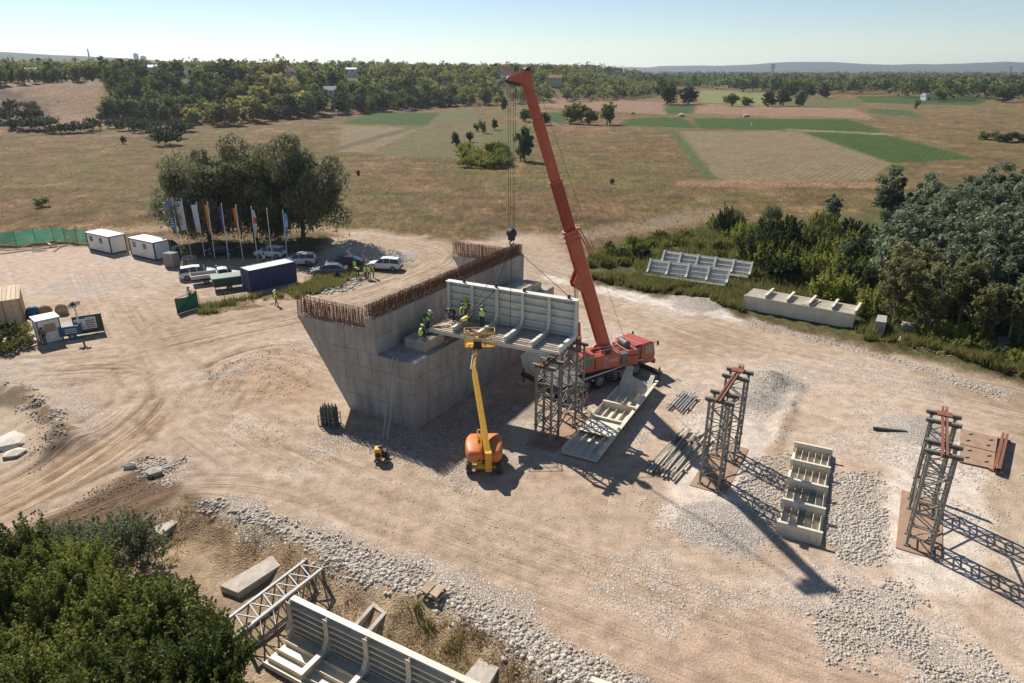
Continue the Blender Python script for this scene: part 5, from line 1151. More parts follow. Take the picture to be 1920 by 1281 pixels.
def netmat():
    m = bpy.data.materials.new('net'); m.use_nodes = True; nt = m.node_tree; L = nt.links.new; o = nt.nodes['Material Output']; nt.nodes.remove(nt.nodes['Principled BSDF'])
    d = N(nt, 'ShaderNodeBsdfDiffuse'); d.inputs['Color'].default_value = (.03, .19, .13, 1); tl = N(nt, 'ShaderNodeBsdfTranslucent'); tl.inputs['Color'].default_value = (.04, .26, .17, 1); tr_ = N(nt, 'ShaderNodeBsdfTransparent')
    a = N(nt, 'ShaderNodeMixShader', Fac=.5); L(d.outputs[0], a.inputs[1]); L(tl.outputs[0], a.inputs[2])
    n_ = N(nt, 'ShaderNodeTexNoise', Scale=1.2, Detail=3.0); r_ = N(nt, 'ShaderNodeMapRange'); r_.inputs['From Min'].default_value = .3; r_.inputs['From Max'].default_value = .7; r_.inputs['To Min'].default_value = .12; r_.inputs['To Max'].default_value = .4; L(n_.outputs['Fac'], r_.inputs['Value'])
    b_ = N(nt, 'ShaderNodeMixShader'); L(r_.outputs['Result'], b_.inputs[0]); L(a.outputs[0], b_.inputs[1]); L(tr_.outputs[0], b_.inputs[2]); L(b_.outputs[0], o.inputs['Surface']); return m
M['net'] = netmat()
net_fence('netting_fence', 'green debris netting fence running along the meadow behind the cabins', ((-60, 452), (-20, 456), (32, 462), (68, 456), (102, 453), (123, 453), (146, 456), (168, 457)), 2.3)
# timber lying by the netting
for i, (x0, y0, x1, y1) in enumerate(((0, 477, 125, 461), (40, 467, 118, 463), (88, 456, 96, 464), (102, 472, 112, 464), (10, 470, 60, 468), (60, 473, 88, 470))):
    a, b_ = G(x0, y0), G(x1, y1); o = MB().bar((0, 0, .08 + .02 * (i % 3)), (b_[0] - a[0], b_[1] - a[1], .1 + .25 * (i == 2)), .22, .1).build('timber', M['wood_pale'] if i % 2 == 0 else M['wood'], None, loc=(a[0], a[1], .02)); tag(o, ('long squared timber lying at the foot of the green netting', 'second squared timber in front of the netting', 'pale plank propped on the timbers by the netting', 'short plank beside the timbers by the netting', 'dark plank among the timbers by the netting', 'short dark plank end among the netting timbers')[i], 'timber')
# wooden shed
a = G(47, 603); sh = thing('wooden_shed', 'weathered plywood shed with a board roof beside the guard hut', 'shed', (a[0], a[1], 0), R(33))
SW, SL, SH = 5.2, 4.6, 2.6
MB().box(-SL + .05, -.05, .05, SW - .05, 0, SH - .1).build('wall_core', M['wood'], sh)
for i in range(6): x0 = -SL + i * SL / 6; MB().box(x0 + .01, x0 + SL / 6 - .01, -.0, .05, 0, SH - .05).build('plank', M['wood_pale'], sh)
for i in range(6): y0 = i * SW / 6; MB().box(-.05, .0, y0 + .01, y0 + SW / 6 - .01, 0, SH - .05 - .0).build('plank', M['wood_pale'], sh)
for i in range(12):
    x0 = -SL - .1 + i * (SL + .2) / 12; MB().hexa([(x0 + .015, -.2, SH - .04), (x0 + (SL + .2) / 12 - .015, -.2, SH - .04), (x0 + (SL + .2) / 12 - .015, SW + .2, SH + .1), (x0 + .015, SW + .2, SH + .1), (x0 + .015, -.2, SH + .02), (x0 + (SL + .2) / 12 - .015, -.2, SH + .02), (x0 + (SL + .2) / 12 - .015, SW + .2, SH + .16), (x0 + .015, SW + .2, SH + .16)]).build('roof_board', M['wood_pale'], sh)
for x_ in (-SL * .33, -.06): MB().box(x_ - .05, x_ + .05, -.06, .0, 0, SH - .06).build('batten', M['wood'], sh)
MB().bar((-.03, .3, 2.3), (-.03, 2.2, .4), .06, .04).build('brace', M['wood_pale'], sh)
# guard hut
a, b_ = G(78, 647), G(121, 637); rz_ = math.atan2(b_[1] - a[1], b_[0] - a[0]); gh_ = thing('guard_hut', 'small white guard hut with a front window and flat roof', 'hut', (a[0], a[1], 0), rz_); L_ = math.hypot(b_[0] - a[0], b_[1] - a[1]); Hg = 2.35
MB().box(.05, L_ - .05, .05, 1.75, .05, Hg).build('wall', M['cabin_white'], gh_)
MB().box(-.08, L_ + .08, -.08, 1.9, Hg, Hg + .12).build('roof', M['white'], gh_); MB().box(-.04, L_ + .04, -.04, 1.84, Hg - .06, Hg - .002).build('roof_trim', M['dark_trim'], gh_)
for x_ in (0, L_ - .08): MB().box(x_, x_ + .08, 0, .08, 0, Hg - .06).build('corner_post', M['dark_trim'], gh_)
for x_ in (0, L_ - .08): MB().box(x_, x_ + .08, 1.72, 1.8, 0, Hg - .06).build('corner_post', M['dark_trim'], gh_)
wn = MB().box(.55, 1.55, .0, .06, 1.1, 1.95).build('window', M['window_beige'] if 'window_beige' in M else mat('window_beige', (.20, .19, .13), .15, var=.25, spec=.8), gh_)
for q in ((.5, 1.6, 1.95, 2.0), (.5, 1.6, 1.05, 1.1), (.5, .55, 1.1, 1.95), (1.55, 1.6, 1.1, 1.95)): MB().box(q[0], q[1], -.02, .05, q[2], q[3]).build('frame', M['white'], wn)
MB().box(0, L_, 0, 1.8, 0, .05).build('base', M['dark_trim'], gh_)
# information boards
a, b_ = G(143, 630), G(196, 622); rz_ = math.atan2(b_[1] - a[1], b_[0] - a[0]); ib = thing('notice_board', 'dark green metal board carrying two white printed safety notices', 'notice board', (a[0], a[1], 0), rz_); L_ = math.hypot(b_[0] - a[0], b_[1] - a[1])
MB().box(0, L_, 0, .05, .1, 1.95).build('sheet', M['green_dark'], ib)
for x_ in (0, L_): MB().box(x_ - .04, x_ + .04, -.02, .07, 0, 2.0).build('post', M['dark_steel'], ib)
MB().box(0.04, L_ - .04, -.015, .065, 1.92, 1.99).build('top_rail', M['dark_steel'], ib)
for k, (x0, x1) in enumerate(((.08, L_ * .42), (L_ * .43, L_ * .79))):
    nb = MB().box(x0, x1, -.03, -.005, .5 + .06 * k, 1.68 + .1 * k).build('notice', M['white'], ib); w_ = x1 - x0
    if k == 0:
        for q in ((.1, .55, 1.2, 1.32), (.1, .4, .95, 1.0), (.3, .4, 1.05, 1.12)): MB().box(x0 + q[0] * w_, x0 + q[1] * w_ + .1, -.034, -.031, q[2], q[3]).build('printed_line', M['flag_red'], nb)
        for i in range(4): MB().box(x0 + .12, x0 + w_ * .8, -.034, -.031, .6 + i * .07, .62 + i * .07).build('printed_line', M['galv'], nb)
    else:
        MB().box(x0 + .1, x1 - .1, -.034, -.031, 1.6, 1.66).build('printed_line', M['galv'], nb)
        for r_ in range(4):
            for c_ in range(5): MB().box(x0 + .06 + c_ * (w_ - .12) / 5, x0 + .06 + (c_ + .75) * (w_ - .12) / 5, -.034, -.031, .66 + r_ * .23, .82 + r_ * .23).build('safety_symbol', M['flag_red'] if r_ < 2 else M['navy'], nb)
q = G(122, 640); lt = thing('light_tower', 'blue lighting tower trailer with floodlight heads behind the guard hut', 'light tower', (q[0] + .2, q[1] + 1.0, 0), rz_)
MB().box(-1.0, .9, -.5, .5, .35, 1.35).build('housing', M['blue_tarp'], lt, bevel=.06)
for y_ in (-.5, .5): wheel(lt, 0, y_, .3, wm)
for i in range(3): MB().box(-.5, .5, -.53, -.505, .6 + i * .2, .7 + i * .2).build('stripe', M['crane_pale'], lt)
MB().tube((.75, 0, 1.3), (.75, 0, 3.2), .09, 8).build('mast', M['white'], lt)
for k, (x_, r_) in enumerate(((.45, -.4), (.75, .15), (1.05, .5), (.6, .9))):
    f_ = MB().cbox((x_, -.12 + .1 * (k % 2), 3.25 + .22 * (k > 1)), (.42, .14, .34), rot=Matrix.Rotation(r_, 3, 'Z') @ Matrix.Rotation(.5, 3, 'X')).build('floodlight', M['black'], lt); MB().cbox((x_, -.20 + .1 * (k % 2), 3.22 + .22 * (k > 1)), (.34, .02, .26), rot=Matrix.Rotation(r_, 3, 'Z') @ Matrix.Rotation(.5, 3, 'X')).build('lens', M['crane_pale'], f_)
q = G(80, 592); tp_ = thing('covered_machine', 'rounded machine under blue and brown covers behind the guard hut', 'machine', (q[0], q[1], 0), .3)
for k, (x_, m_, r_) in enumerate(((-.8, 'blue_tarp', .75), (.35, 'wood', .7), (1.9, 'wood', .65))):
    mb = MB(); n = 12; mb.loft([[(x_ + r_ * math.cos(a) * math.cos(2 * math.pi * i / n), r_ * .9 * math.cos(a) * math.sin(2 * math.pi * i / n), .25 + .95 * math.sin(a) ** .7) for i in range(n)] for a in (0.0, .3, .7, 1.1, 1.45)]); mb.tube((x_, 0, 0), (x_, 0, .3), r_ * .9, 10); mb.build('cover', M[m_], tp_, smooth=True)
# green gate leaf and wire fence along the dirt road
a, b_ = G(333, 589), G(373, 577); rz_ = math.atan2(b_[1] - a[1], b_[0] - a[0]); L_ = math.hypot(b_[0] - a[0], b_[1] - a[1]); gt = thing('gate_leaf', 'green netted metal gate leaf standing open at the dirt road', 'gate', (a[0], a[1], 0), rz_)
for q in (((0, 0, .05), (L_, 0, .05)), ((0, 0, 1.75), (L_, 0, 1.95)), ((0, 0, 0), (0, 0, 1.8)), ((L_, 0, 0), (L_, 0, 2.05)), ((0, 0, .05), (L_, 0, 1.9))): MB().tube(q[0], q[1], .035, 6).build('frame_tube', M['green_dark'], gt)
MB().add([(0, .04, .06), (L_, .04, .06), (L_, .04, 1.9), (L_ * .5, .08, 1.55), (0, .04, 1.72)], [(0, 1, 2, 3, 4)]).build('netting', M['green_sheet'], gt)
W_ = [Vector(G(*p)) for p in ((376, 580), (423, 572), (474, 566), (512, 560), (541, 553), (575, 545))]
wf = thing('wire_fence', 'low wire fence on thin posts through the weeds beside the road', 'fence', (*W_[0],))
for p in W_: MB().tube(p - W_[0], p - W_[0] + Vector((0, 0, 1.7)), .03, 6).build('post', M['dark_steel'], wf)
for z_ in (.5, 1.0, 1.5):
    mb = MB()
    for a, b_ in zip(W_[:-1], W_[1:]): mb.tube(a - W_[0] + Vector((0, 0, z_)), b_ - W_[0] + Vector((0, 0, z_)), .008, 4)
    mb.build('wire', M['dark_steel'], wf)

# ------------------------------------------------------------------ odds and ends on the site
def bundle(name, label, p0, p1, n, spread, r, mt, layers=2, cat='pipe stack', seed=1):
    a, b_ = Vector(G(*p0)), Vector(G(*p1)); t = thing(name, label, cat, (a.x, a.y, .02), math.atan2(b_.y - a.y, b_.x - a.x)); L_ = (b_ - a).length; rr = random.Random(seed)
    for x_ in (L_ * .2, L_ * .8): MB().box(x_ - .08, x_ + .08, -spread * .6, spread * .6, 0, .1).build('bearer', M['wood'], t)
    for k in range(layers):
        for i in range(n - k):
            y_ = (i - (n - k - 1) / 2) * spread / n + rr.uniform(-.02, .02); d0, d1 = rr.uniform(-.35, .35), rr.uniform(-.35, .35)
            mb = MB(); z_ = .12 + r + k * r * 1.75
            if mt == 'wood_grey': mb.bar((d0, y_, z_), (L_ + d1, y_ + rr.uniform(-.3, .3), z_), r * 1.9, r * 1.7)
            else: mb.tube((d0, y_, z_), (L_ + d1, y_ + rr.uniform(-.06, .06), z_), r, 8)
            mb.build('pole', M[mt], t)
    return t
bundle('steel_strut_stack', 'small stack of pale steel struts beside the crane outrigger', (1268, 770), (1294, 742), 7, 1.6, .06, 'galv_pale', 1, 'strut stack', 3)
bundle('beam_pile', 'pile of long grey formwork beams lying beside the lattice tower', (1236, 892), (1304, 814), 9, 2.3, .06, 'wood_grey', 1, 'beam pile', 4)
a, b_ = G(1637, 806), G(1700, 813); o = MB().bar((0, 0, .1), (b_[0] - a[0], b_[1] - a[1], .1), .2, .2).build('steel_beam', M['dark_steel'], None, loc=(a[0], a[1], .02)); tag(o, 'short dark steel beam lying alone on pale ground', 'beam')
# brown plates and a rusty joist
p4 = [G(*p) for p in ((1798, 868), (1862, 882), (1870, 824), (1800, 806))]
mid0 = tuple((p4[0][i] + p4[3][i]) / 2 for i in range(3)); mid1 = tuple((p4[1][i] + p4[2][i]) / 2 for i in range(3))
for k, (P_, lab) in enumerate((((p4[0], p4[1], mid1, mid0), 'brown steel plate with slots lying beside the rusty joist, lower of two'), ((mid0, mid1, p4[2], p4[3]), 'brown steel plate with slots lying against its twin, upper of two'))):
    c0 = Vector(P_[0]); t = thing('steel_plate', lab, 'steel plate', (*c0,)); mb = MB(); sh_ = .02
    Q = [Vector(p) - c0 for p in P_]; ce = sum(Q, Vector()) / 4; Q = [ce + (q - ce) * .985 for q in Q]; z0, z1 = .06 + .04 * k, .12 + .04 * k
    mb.hexa([(q.x, q.y, z0) for q in Q] + [(q.x, q.y, z1) for q in Q]); mb.build('plate', M['rust_plate'], t)
    for u_, v_ in ((.22, .3), (.28, .75), (.78, .3), (.84, .7)):
        c = (Q[0] * (1 - u_) + Q[1] * u_) * (1 - v_) + (Q[3] * (1 - u_) + Q[2] * u_) * v_; MB().cbox((c.x, c.y, z1 + .02), (.3, .08, .05), .2).build('slot_lug', M['dark_steel'], t)
a, b_ = G(1866, 890), G(1882, 824); t = thing('rusty_joist', 'rusty double joist lying on blocks beside the brown plates', 'beam', (a[0], a[1], 0), math.atan2(b_[1] - a[1], b_[0] - a[0])); L_ = math.hypot(b_[0] - a[0], b_[1] - a[1])
for y_ in (-.12, .12): mb = MB(); mb.box(0, L_, y_ - .09, y_ + .09, .2, .22); mb.box(0, L_, y_ - .09, y_ + .09, .5, .52); mb.box(0, L_, y_ - .012, y_ + .012, .22, .5); mb.build('joist', M['rust'], t)
for x_ in (.4, L_ - .4): MB().box(x_ - .1, x_ + .1, -.4, .4, .0, .2).build('bearer', M['wood'], t)
# gas cylinder rack
a = G(619, 796); t = thing('gas_cylinder_rack', 'wire crate of green gas cylinders beside the leaning abutment edge', 'cylinder rack', (a[0], a[1], 0), R(-15))
for i in range(4):
    for j in range(3): q = (i * .3 - .45, j * .3 - .3); c = MB().tube((*q, .12), (*q, 1.35), .125, 10).tube((*q, 1.35), (*q, 1.5), .12, 10, .05).tube((*q, 1.5), (*q, 1.65), .05, 8).build('cylinder', M['bottle'] if 'bottle' in M else M.setdefault('bottle', mat('bottle', (.10, .13, .11), .5, var=.2, objvar=.3)), t)
mb = MB()
for z_ in (.1, .5, .85): mb.path([(-.65, -.5, z_), (.65, -.5, z_), (.65, .5, z_), (-.65, .5, z_), (-.65, -.5, z_)], .025, 6)
for x_, y_ in ((-.65, -.5), (.65, -.5), (.65, .5), (-.65, .5)): mb.tube((x_, y_, 0), (x_, y_, .95), .03, 6)
mb.build('crate_frame', M['galv'], t); MB().box(-.64, .64, -.49, .49, .05, .1).build('base', M['galv'], t)
# compressor
a = G(716, 864); t = thing('compressor', 'small yellow compressor on wheels with a black fan beside the ladder', 'compressor', (a[0], a[1], 0), R(5))
MB().box(-.42, .05, -.3, .3, .3, 1.05).build('housing', M['lift_yellow'], t, bevel=.06); MB().box(.06, .4, -.28, .28, .35, .85).build('engine', M['black'], t, bevel=.04)
MB().tube((-.18, -.33, .6), (-.18, -.30, .6), .2, 16).build('fan_cover', M['black'], t); MB().tube((-.05, 0, 1.05), (-.05, 0, 1.18), .14, 10).build('air_filter', M['black'], t)
wm2 = wheel_mesh(.18, .1)
for x_ in (-.3, .35):
    for y_ in (-.34, .34): wheel(t, x_, y_, .18, wm2)
mb = MB(); mb.path([(-.45, -.25, .8), (-.75, -.25, .75), (-.75, .25, .75), (-.45, .25, .8)], .02, 6); mb.build('handle', M['dark_steel'], t)
mb = MB(); mb.path([(.4 + .35 * math.cos(k * .7), .6 + .3 * math.sin(k * .7), .03 + .012 * k) for k in range(26)], .02, 5); mb.build('hose', M['black'], t)
# ladder on the abutment
a = G(722, 826); tz = Vector(on_ab(-.06, 1.55, 5.55)); o0 = Vector((a[0], a[1], 0)); t = thing('ladder', 'long aluminium ladder leaning against the concrete abutment end wall', 'ladder', (*o0,)); d_ = tz - o0; sv = Vector((-.86, .5, 0)) * .21
d_ = Vector((d_.x, d_.y, d_.z)); 
for sg_ in (-1, 1): MB().bar(sv * sg_, d_ + sv * sg_, .06, .09).build('rail', M['galv_pale'], t)
for k in range(18): p = d_ * ((k + .7) / 18.5); MB().tube(p - sv, p + sv, .018, 6).build('rung', M['galv_pale'], t)
# concrete pieces lying around
def slab(label, P_, z, h, name='concrete_slab', mt='concrete_pale', hollow=False):
    Q = [Vector(G(*p, z + h)) for p in P_]; c0 = Vector((Q[0].x, Q[0].y, z)); t = thing(name, label, 'concrete slab', (*c0,)); q = [p - c0 for p in Q]
    if not hollow: MB().hexa([(p.x, p.y, 0) for p in q] + [(p.x, p.y, h) for p in q]).build('slab_body', M[mt], t, bevel=.03)
    else:
        ce = sum(q, Vector()) / 4; inn = [ce + (p - ce) * .62 for p in q]; mb = MB()
        for i in range(4): j = (i + 1) % 4; mb.hexa([(q[i].x, q[i].y, 0), (q[j].x, q[j].y, 0), (inn[j].x, inn[j].y, 0), (inn[i].x, inn[i].y, 0), (q[i].x, q[i].y, h), (q[j].x, q[j].y, h), (inn[j].x, inn[j].y, h), (inn[i].x, inn[i].y, h)])
        mb.build('trough_wall', M[mt], t); mb = MB(); mb.hexa([(p.x, p.y, .02) for p in inn] + [(p.x, p.y, .12) for p in inn]); mb.build('trough_floor', M[mt], t)
    return t
slab('pale concrete slab lying in dry grass above the thicket', ((284, 990), (302, 1003), (351, 965), (334, 952)), -.8, .4)
slab('long pale concrete beam beside the lattice truss section', ((412, 1098), (446, 1112), (532, 1056), (512, 1040)), -.9, .45)
slab('hollow concrete trough lying behind the open deck segment', ((650, 1185), (688, 1192), (730, 1143), (704, 1124)), -.9, .5, 'concrete_trough', hollow=True)
slab('square concrete block beside the grassy foot of the stone bank', ((868, 1270), (912, 1292), (936, 1252), (905, 1227)), -.9, .55, 'concrete_block')
slab('speckled pale concrete slab propped at the foot of the wood', ((1872, 664), (1896, 667), (1894, 632), (1872, 630)), .25, .35)
slab('upright dark concrete block at the end of the long cream segment', ((1642, 602), (1662, 605), (1664, 592), (1646, 590)), .0, 1.5, 'concrete_block', 'concrete')
slab('small concrete block beside the dark upright block', ((1634, 618), (1648, 622), (1652, 616), (1640, 612)), .0, .5, 'concrete_block')
slab('broken concrete manhole with a tilted lid at the roadside', ((1688, 612), (1716, 617), (1716, 606), (1692, 602)), .0, 1.1, 'manhole_ring', 'concrete')
slab('small concrete slab leaning at the broken manhole', ((1681, 640), (1702, 643), (1706, 632), (1688, 628)), .0, .35, 'concrete_slab')
# pallet with two boards on the stone bank
a = G(813, 1122, -.2); t = thing('timber_pallet', 'small pallet carrying two tilted yellowish boards on the stone bank', 'pallet', (a[0], a[1], hz1(a[0], a[1]) + .15), R(-28))
for k in range(4): MB().box(-.6, .6, -.42 + k * .24, -.3 + k * .24, .08, .12).build('slat', M['wood'], t)
for k in (-.5, 0, .5): MB().box(k - .05, k + .05, -.42, .42, 0, .08).build('runner', M['wood'], t)
for k, x_ in enumerate((-.32, .25)): MB().cbox((x_, 0, .24), (.42, .8, .1), rot=Matrix.Rotation(.3 - .1 * k, 3, 'Y')).build('board', M['wood_pale'], t)
# pale rock and rubble pieces on the track margin
def rock(seed, r, mt='stone', flat=.6):
    import bmesh
    bm = bmesh.new(); bmesh.ops.create_icosphere(bm, subdivisions=1, radius=r); q = random.Random(seed)
    for v in bm.verts: v.co *= q.uniform(.72, 1.2); v.co.z *= flat
    me = bpy.data.meshes.new('stone'); bm.to_mesh(me); bm.free(); me.materials.append(M[mt]); return me
for k, (px, py, r_, lab) in enumerate(((244, 876, .45, 'rounded pale boulder at the edge of the ploughed soil'), (290, 888, .6, 'larger dark-sided boulder beside the ploughed soil'), (22, 830, 1.3, 'big flat white rock slab on the bare bank'), (28, 853, .8, 'smaller flat white rock beside the big rock slab'))):
    g = G(px, py); o = link('boulder', rock(k + 3, r_, 'stone', .35 if k > 1 else .7), None, (g[0], g[1], hz1(g[0], g[1]) + .1), (0, 0, k)); tag(o, lab, 'boulder')

# ------------------------------------------------------------------ riprap: white stones, the largest as pieces of the ground
rs = np.random.RandomState(11); protos = [rock(50 + i, 1.0, 'stone', .7) for i in range(8)]
def scatter(poly_px, n, rmin, rmax, z=0.0, wob=.5):
    P_ = [G(x, y, z)[:2] for x, y in poly_px]; xs = [p[0] for p in P_]; ys = [p[1] for p in P_]
    x = rs.uniform(min(xs), max(xs), n * 4); y = rs.uniform(min(ys), max(ys), n * 4)
    q = sdf(x, y, P_) + wob * (vnoise(x / 1.7, y / 1.7, 7) + .6 * vnoise(x / .6, y / .6, 8)); k = (q > -.25) & (rs.rand(len(x)) < .12 + .88 * sstep(-.2, .9, q)); x, y = x[k][:n], y[k][:n]
    return np.stack([x, y, hz(x, y), rmin + (rmax - rmin) * rs.rand(len(x)) ** 2.2], 1)
BANK = ((345, 940), (380, 935), (520, 975), (640, 1010), (780, 1045), (900, 1110), (1010, 1170), (1130, 1230), (1240, 1300), (1110, 1310), (960, 1225), (850, 1150), (740, 1112), (620, 1062), (520, 1008), (400, 962))
big = scatter(BANK, 5200, .05, .15); low_ = scatter(BANK, 7000, .025, .06, wob=1.2)
eb, _, _ = seg_dist(big[:, 0], big[:, 1], EDGE); big[:, 3] *= 1.2 - .68 * sstep(.2, 3.0, eb)
others = [scatter(((1440, 850), (1490, 850), (1475, 960), (1460, 1010), (1400, 975), (1400, 900)), 1700, .035, .11, wob=.9), scatter(((1545, 880), (1650, 885), (1668, 1000), (1640, 1065), (1570, 1050), (1535, 990)), 3600, .035, .12, wob=.9),
          scatter(((1540, 1080), (1640, 1075), (1780, 1180), (1920, 1300), (1720, 1330), (1600, 1240), (1500, 1150)), 3000, .03, .10, wob=2.6), scatter(((1395, 598), (1500, 625), (1720, 683), (1890, 738), (1880, 750), (1650, 672), (1400, 612)), 1500, .05, .12, wob=.6),
          scatter(((580, 500), (690, 500), (780, 490), (720, 466), (650, 460), (600, 480)), 2200, .06, .16), scatter(((1400, 700), (1480, 695), (1490, 730), (1440, 790), (1390, 780)), 1800, .025, .06),
          scatter(((30, 715), (70, 735), (140, 800), (120, 840), (60, 770)), 700, .05, .14, wob=1.0), scatter(((250, 855), (340, 870), (320, 905), (260, 895)), 400, .04, .13, wob=1.2), scatter(((585, 545), (640, 527), (690, 520), (660, 545), (600, 556)), 260, .1, .3),
          scatter(((560, 830), (700, 850), (880, 930), (960, 880), (860, 840), (700, 800)), 1600, .025, .06), scatter(((420, 780), (1100, 880), (1500, 1100), (1800, 1281), (1100, 1281), (700, 1000)), 3600, .015, .05, wob=4.0), scatter(((200, 700), (560, 720), (620, 840), (420, 830)), 900, .015, .05, wob=4.0),
          scatter(((1240, 930), (1420, 960), (1500, 1080), (1380, 1060), (1200, 1000)), 1500, .02, .06, wob=1.5), scatter(((1700, 780), (1900, 860), (1900, 1000), (1840, 1000), (1800, 880)), 900, .02, .07, wob=2.0)]
allst = np.concatenate([big, low_] + others)
dist = np.hypot(allst[:, 0], allst[:, 1]) ** 2 + CAM_H ** 2; inview = (np.abs(allst[:, 0]) < .62 * (allst[:, 1] + 12)) & (allst[:, 1] > 21.5)
order = np.argsort(-allst[:, 3] / np.sqrt(dist) * inview)
top_i = order[:290]; rest = np.delete(np.arange(len(allst)), top_i)
for k, i in enumerate(top_i):
    x, y, z, r_ = allst[i]; link('stone', protos[k % 8], ground, (x, y, z + r_ * .12), (rs.uniform(-.4, .4), rs.uniform(-.4, .4), rs.uniform(0, 6)), (r_, r_ * rs.uniform(.75, 1.15), r_))
Vs, Fs, base = [], [], 0
PV = [np.array([v.co[:] for v in p.vertices]) for p in protos]; PF = [np.array([f.vertices[:] for f in p.polygons]) for p in protos]
for i in rest:
    x, y, z, r_ = allst[i]; k = i % 8; a = rs.uniform(0, 6.28); ca_, sa_ = math.cos(a), math.sin(a); v = PV[k] * r_; v = np.stack([v[:, 0] * ca_ - v[:, 1] * sa_, v[:, 0] * sa_ + v[:, 1] * ca_, v[:, 2]], 1) + (x, y, z + r_ * .1)
    Vs.append(v); Fs.append(PF[k] + base); base += len(v)
M['soil'] = mat('soil', (.25, .175, .115), .95, var=.3, scale=3)
cl = np.concatenate([scatter(((375, 700), (440, 670), (570, 640), (590, 720), (450, 760)), 500, .02, .08, wob=3.0), scatter(((-50, 1000), (130, 945), (260, 880), (340, 900), (320, 935), (100, 1000)), 900, .02, .07, wob=1.0), scatter(((1680, 650), (1760, 672), (1900, 712), (1900, 700), (1760, 660)), 700, .05, .2, wob=.8), scatter(((40, 745), (110, 790), (130, 850), (60, 890), (60, 800)), 400, .02, .09, wob=1.0), scatter(((1440, 840), (1470, 790), (1500, 722), (1510, 722), (1480, 800), (1455, 850)), 700, .025, .08, wob=.3), scatter(((300, 560), (1000, 860), (1500, 1050), (1880, 1200), (1880, 760), (1300, 640)), 900, .015, .06, wob=6.0)])
Vc, Fc, base_ = [], [], 0
for i in range(len(cl)):
    x, y, z, r_ = cl[i]; v = np.array([q.co[:] for q in protos[i % 8].vertices]) * r_ + (x, y, z + r_ * .1); Vc.append(v); Fc.append(np.array([f.vertices[:] for f in protos[i % 8].polygons]) + base_); base_ += len(v)
o = link('soil_clods', mesh_np('soil_clods', np.concatenate(Vc), np.concatenate(Fc), M['soil'])); tag(o, 'dark brown soil clods scattered over the churned ground', 'soil clods', kind='stuff')
M['gravel'] = M['stone'].copy(); M['gravel'].name = 'gravel'
o = link('gravel', mesh_np('gravel', np.concatenate(Vs), np.concatenate(Fs), M['gravel'])); tag(o, 'loose white stones and gravel strewn over the banks and pads', 'gravel', kind='stuff')
# ------------------------------------------------------------------ trees and shrubs
M['leaf_far'] = leafmat('leaf_far', (.055, .09, .02), (.19, .205, .05), .5)
M['leaf_gold'] = leafmat('leaf_gold', (.16, .165, .045), (.36, .32, .10), .5)
M['leaf_dark'] = leafmat('leaf_dark', (.035, .056, .02), (.09, .11, .04), .45)
M['leaf_willow'] = leafmat('leaf_willow', (.105, .115, .055), (.25, .255, .145), .42, .1)
M['leaf_silver'] = leafmat('leaf_silver', (.065, .09, .04), (.25, .285, .175), .42, .15)
M['leaf_poplar'] = leafmat('leaf_poplar', (.085, .10, .034), (.27, .25, .11), .5, .25)
M['leaf_bush'] = leafmat('leaf_bush', (.054, .09, .013), (.26, .27, .05), .48, .2)
M['leaf_weed'] = leafmat('leaf_weed', (.10, .145, .022), (.33, .33, .07), .5, .3)
M['leaf_grey'] = leafmat('leaf_grey', (.12, .135, .065), (.25, .26, .14), .45, .1)
M['dry_grass'] = leafmat('dry_grass', (.26, .19, .09), (.46, .35, .19), .45, .1)
M['green_grass'] = leafmat('green_grass', (.12, .135, .035), (.33, .29, .11), .45, .1)
def leaf_quads(P, nrm, size, rs, aspect=.55, hang=0.0):
    """diamond leaves at P facing roughly nrm"""
    n = len(P); nr = nrm + rs.normal(0, .9, (n, 3)); nr[:, 2] += .35; nr /= np.linalg.norm(nr, axis=1, keepdims=True) + 1e-9
    r = rs.normal(0, 1, (n, 3)); r[:, 2] -= hang; u = np.cross(nr, r); u /= np.linalg.norm(u, axis=1, keepdims=True) + 1e-9; v = np.cross(nr, u)
    if hang: u, v = v, u; u[:, 2] = -np.abs(u[:, 2])
    s = size * rs.uniform(.6, 1.4, (n, 1)); a = u * s; b = v * s * aspect
    Q = np.stack([P - a, P - b * .9 + a * .1, P + a, P + b * .9 + a * .1], 1).reshape(-1, 3)
    return Q, np.arange(4 * n).reshape(n, 4)
def crown_pts(rs, rx, rz, zc, ncl, nleaf, cr=.34, flat=.0, low=-.75, shell=False):
    """leaf places on many lumps spread through an uneven crown"""
    C_, Rr = [], []
    while len(C_) < ncl:
        d = rs.normal(0, 1, 3); d /= np.linalg.norm(d)
        if d[2] < low: continue
        f = rs.uniform(.35, .92) if len(C_) > ncl * .25 else rs.uniform(0, .5)
        C_.append((d[0] * rx * f, d[1] * rx * f, zc + d[2] * rz * f)); Rr.append(rx * cr * (rs.uniform(.7, 1.25) if shell else rs.uniform(.4, 1.6)))
    C_ = np.array(C_); Rr = np.array(Rr); k = rs.randint(0, ncl, nleaf); d = rs.normal(0, 1, (nleaf, 3)); d[:, 2] += .25; d /= np.linalg.norm(d, axis=1, keepdims=True)
    rad = Rr[k] * (rs.uniform(.6, 1.08, nleaf) if shell else rs.uniform(.15, 1.25, nleaf) ** .7); P = C_[k] + d * rad[:, None] * np.array([1, 1, .85]); return P, d, C_
